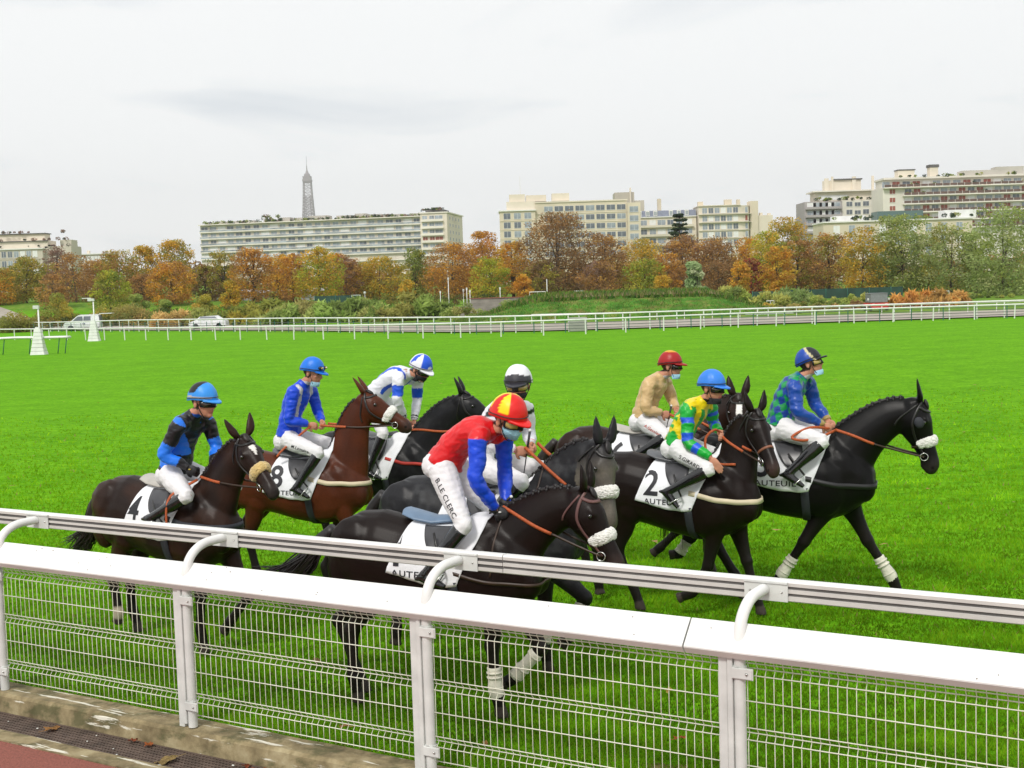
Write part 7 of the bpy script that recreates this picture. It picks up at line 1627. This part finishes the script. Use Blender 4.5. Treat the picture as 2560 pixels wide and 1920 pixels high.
# ================================================================= GRASS, LEAVES AND LITTER
def grass_blades():
    rs = np.random.RandomState(11); N_ = 270000
    # distance-weighted scatter over the turf in front of and around the horses
    y = 6.0-6.5*np.log(rs.uniform(.012, 1, N_)); x = (rs.uniform(-.5, .5, N_)*.98)*(y*1.02)
    d = (x-F0.x)*N2.x+(y-F0.y)*N2.y; keep = d < -.18; x = x[keep]; y = y[keep]; n = len(x)
    P = np.stack([x, y, np.zeros(n)], 1)
    cl = np.array([noise.noise(Vector((a*1.1, b*1.4, 0)))+.6*noise.noise(Vector((a*3.2, b*4, 5))) for a, b in zip(x, y)])
    h = (.030+.022*rs.uniform(0, 1, n))*(1+.5*np.clip(cl, -.6, .9))*(1+np.clip(y-6, 0, 12)*.015); w = .0035*(1+(y-6)*.14)*rs.uniform(.7, 1.4, n); a = rs.uniform(0, 3.14, n)
    v = np.empty((n, 3, 3)); dx = np.cos(a)*w; dy = np.sin(a)*w; v[:, 0] = P+np.stack([-dx, -dy, 0*dx-.03], 1); v[:, 1] = P+np.stack([dx, dy, 0*dx-.03], 1); v[:, 2] = P+np.stack([rs.normal(0, .5, n)*h, rs.normal(0, .5, n)*h, h-.03], 1)
    me = bpy.data.meshes.new('grass'); me.vertices.add(n*3); me.vertices.foreach_set('co', v.reshape(-1).astype(np.float32)); me.loops.add(n*3); me.loops.foreach_set('vertex_index', np.arange(n*3, dtype=np.int32))
    me.polygons.add(n); me.polygons.foreach_set('loop_start', np.arange(0, n*3, 3, dtype=np.int32)); me.polygons.foreach_set('loop_total', np.full(n, 3, np.int32)); me.update(calc_edges=True)
    base = np.array((.12, .31, .006)); yel = np.array((.27, .46, .014)); dk = np.array((.05, .17, .005)); t = rs.uniform(0, 1, n)[:, None]; c = base*(1-t)+yel*t*(.5+.5*np.clip(cl, 0, 1))[:, None]
    c *= (1+.28*cl)[:, None]; c *= (1+.45*sstep(11, 20, y))[:, None]; dry = rs.uniform(0, 1, n) < .012; c[dry] = (.32, .26, .09); set_col(me, np.repeat(np.clip(c, .002, 1), 3, axis=0))  # blade colour lightened with distance to offset shade on upright faces
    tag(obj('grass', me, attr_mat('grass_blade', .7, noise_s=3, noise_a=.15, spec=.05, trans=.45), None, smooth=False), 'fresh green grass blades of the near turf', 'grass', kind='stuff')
grass_blades()
def leaf_mesh(w, l, seed, lobes=5):
    rg = random.Random(seed); bm = NB(); n = 26; c = bm.verts.new((0, 0, .012)); ring = []
    for i in range(n):
        a = 2*math.pi*i/n; r = 1+.22*math.sin(lobes*a)+rg.uniform(-.06, .06); ring.append(bm.verts.new((math.cos(a)*l*r, math.sin(a)*w*r, .004+.018*abs(math.sin(a*1.5+seed))*rg.uniform(.5, 1.2))))
    for i in range(n): bm.faces.new((c, ring[i], ring[(i+1) % n]))
    bmesh.ops.solidify(bm, geom=bm.faces[:], thickness=.0015)
    bmesh.ops.create_cone(bm, cap_ends=True, segments=5, radius1=.002, radius2=.001, depth=l*.9, matrix=Matrix.Translation((l*1.4, 0, .006)) @ Matrix.Rotation(rad(90), 4, 'Y')); return bm
def litter():
    LC = dict(tan=(.42, .22, .075), orange=(.42, .12, .025), rust=(.26, .06, .02), straw=(.34, .24, .09), yellow=(.5, .36, .08))
    M = lambda k: mat('leaf_'+k, LC[k], .7, noise_s=30, noise_a=.25, bump=.3)
    items = [ # fence-frame a, n, z, size, colour, label
     (-1.20, .235, -.132, .075, 'tan', 'curled tan leaf on the grating, leftmost large one'), (-.25, .16, -.13, .05, 'orange', 'curled orange leaf against the plinth near the first full post'), (-.42, .155, -.13, .045, 'rust', 'thin rusty leaf touching the curled orange one'),
     (.10, .33, -.130, .095, 'straw', 'widest straw coloured leaf lying flat on the grating'), (.85, .19, -.130, .055, 'orange', 'orange leaf at the right end of the visible grating'), (.70, .175, -.130, .045, 'rust', 'narrow rusty leaf beside the rightmost orange one'),
     (1.10, -.42, .02, .05, 'tan', 'tan leaf on the grass just behind the mesh, left of the centre post'), (1.35, -1.05, .02, .045, 'orange', 'orange leaf on the grass behind the hind legs of the nearest horse'), (-.1, -1.6, .02, .06, 'straw', 'straw leaf on the turf behind the left mesh panel'),
     (3.35, -1.20, .02, .055, 'orange', 'bright orange leaf on the turf in the third mesh panel'), (4.60, -.80, .02, .045, 'tan', 'tan leaf low in the right hand mesh panel'), (2.9, -2.1, .02, .045, 'yellow', 'yellow leaf on the turf near the front hooves'), (2.2, -.55, .02, .04, 'tan', 'small tan leaf behind the centre post')]
    for i, (a, n, z, s, c, lab) in enumerate(items):
        o = obj('fallen_leaf', leaf_mesh(s*.55, s*.8, i), M(c), None, smooth=False); o.location = FM @ Vector((a, n, z)); o.rotation_euler = (RNG.uniform(-.15, .15), RNG.uniform(-.15, .15), RNG.uniform(0, 6.28)); tag(o, lab, 'leaf', 'fallen autumn leaves')
    # torn paper chips and pebbles: tiny litter
    rg = random.Random(21); bm = NB()
    for i in range(26):
        a = rg.uniform(-3, 1.6); n = rg.uniform(.12, .44); p = FM @ Vector((a, n, -.128)); blob(bm, p, (rg.uniform(.006, .018), rg.uniform(.004, .011), .0035), Matrix.Rotation(rg.uniform(0, 3), 3, 'Z'), 1)
    tag(obj('paper_litter', bm, mat('paper_chip', (.62, .62, .58), .8)), 'scatter of small pale paper chips on the grating', 'litter', kind='stuff')
    rs = np.random.RandomState(5); n = 900; v = []; 
    bm = NB()
    for i in range(420):
        y = 14+rs.uniform(0, 1)**1.3*66; x = rs.uniform(-.47, .47)*y
        bm.faces.new([bm.verts.new((x+rs.normal(0, .04), y+rs.normal(0, .04), .012+rs.uniform(0, .02))) for _ in range(3)])
    tag(obj('leaf_scatter', bm, mat('leaf_tan_far', (.30, .19, .06), .8), None, smooth=False), 'sparse fallen leaves dotted over the far turf', 'leaves', kind='stuff')
    # a worn brown patch on the turf by the fence
    for (a, nn, r, lab) in ((3.55, -.75, .26, 'worn brown divot in the turf behind the third mesh panel'), (4.95, -.35, .30, 'larger bare patch of turf behind the right hand mesh panel')):
        rg = random.Random(int(a*10)); bm = NB(); ring = []; c = bm.verts.new(FM @ Vector((a, nn, -.022)))
        for i in range(22): q = 2*math.pi*i/22; rr = r*rg.uniform(.6, 1.1); ring.append(bm.verts.new(FM @ Vector((a+math.cos(q)*rr*1.3, nn+math.sin(q)*rr*.6, -.026))))
        for i in range(22): bm.faces.new((c, ring[i], ring[(i+1) % 22]))
        tag(obj('worn_patch', bm, mat('soil', (.13, .085, .035), .95, noise_s=12, noise_a=.4, bump=.8), None, smooth=False), lab, 'patch', kind='structure')
litter()
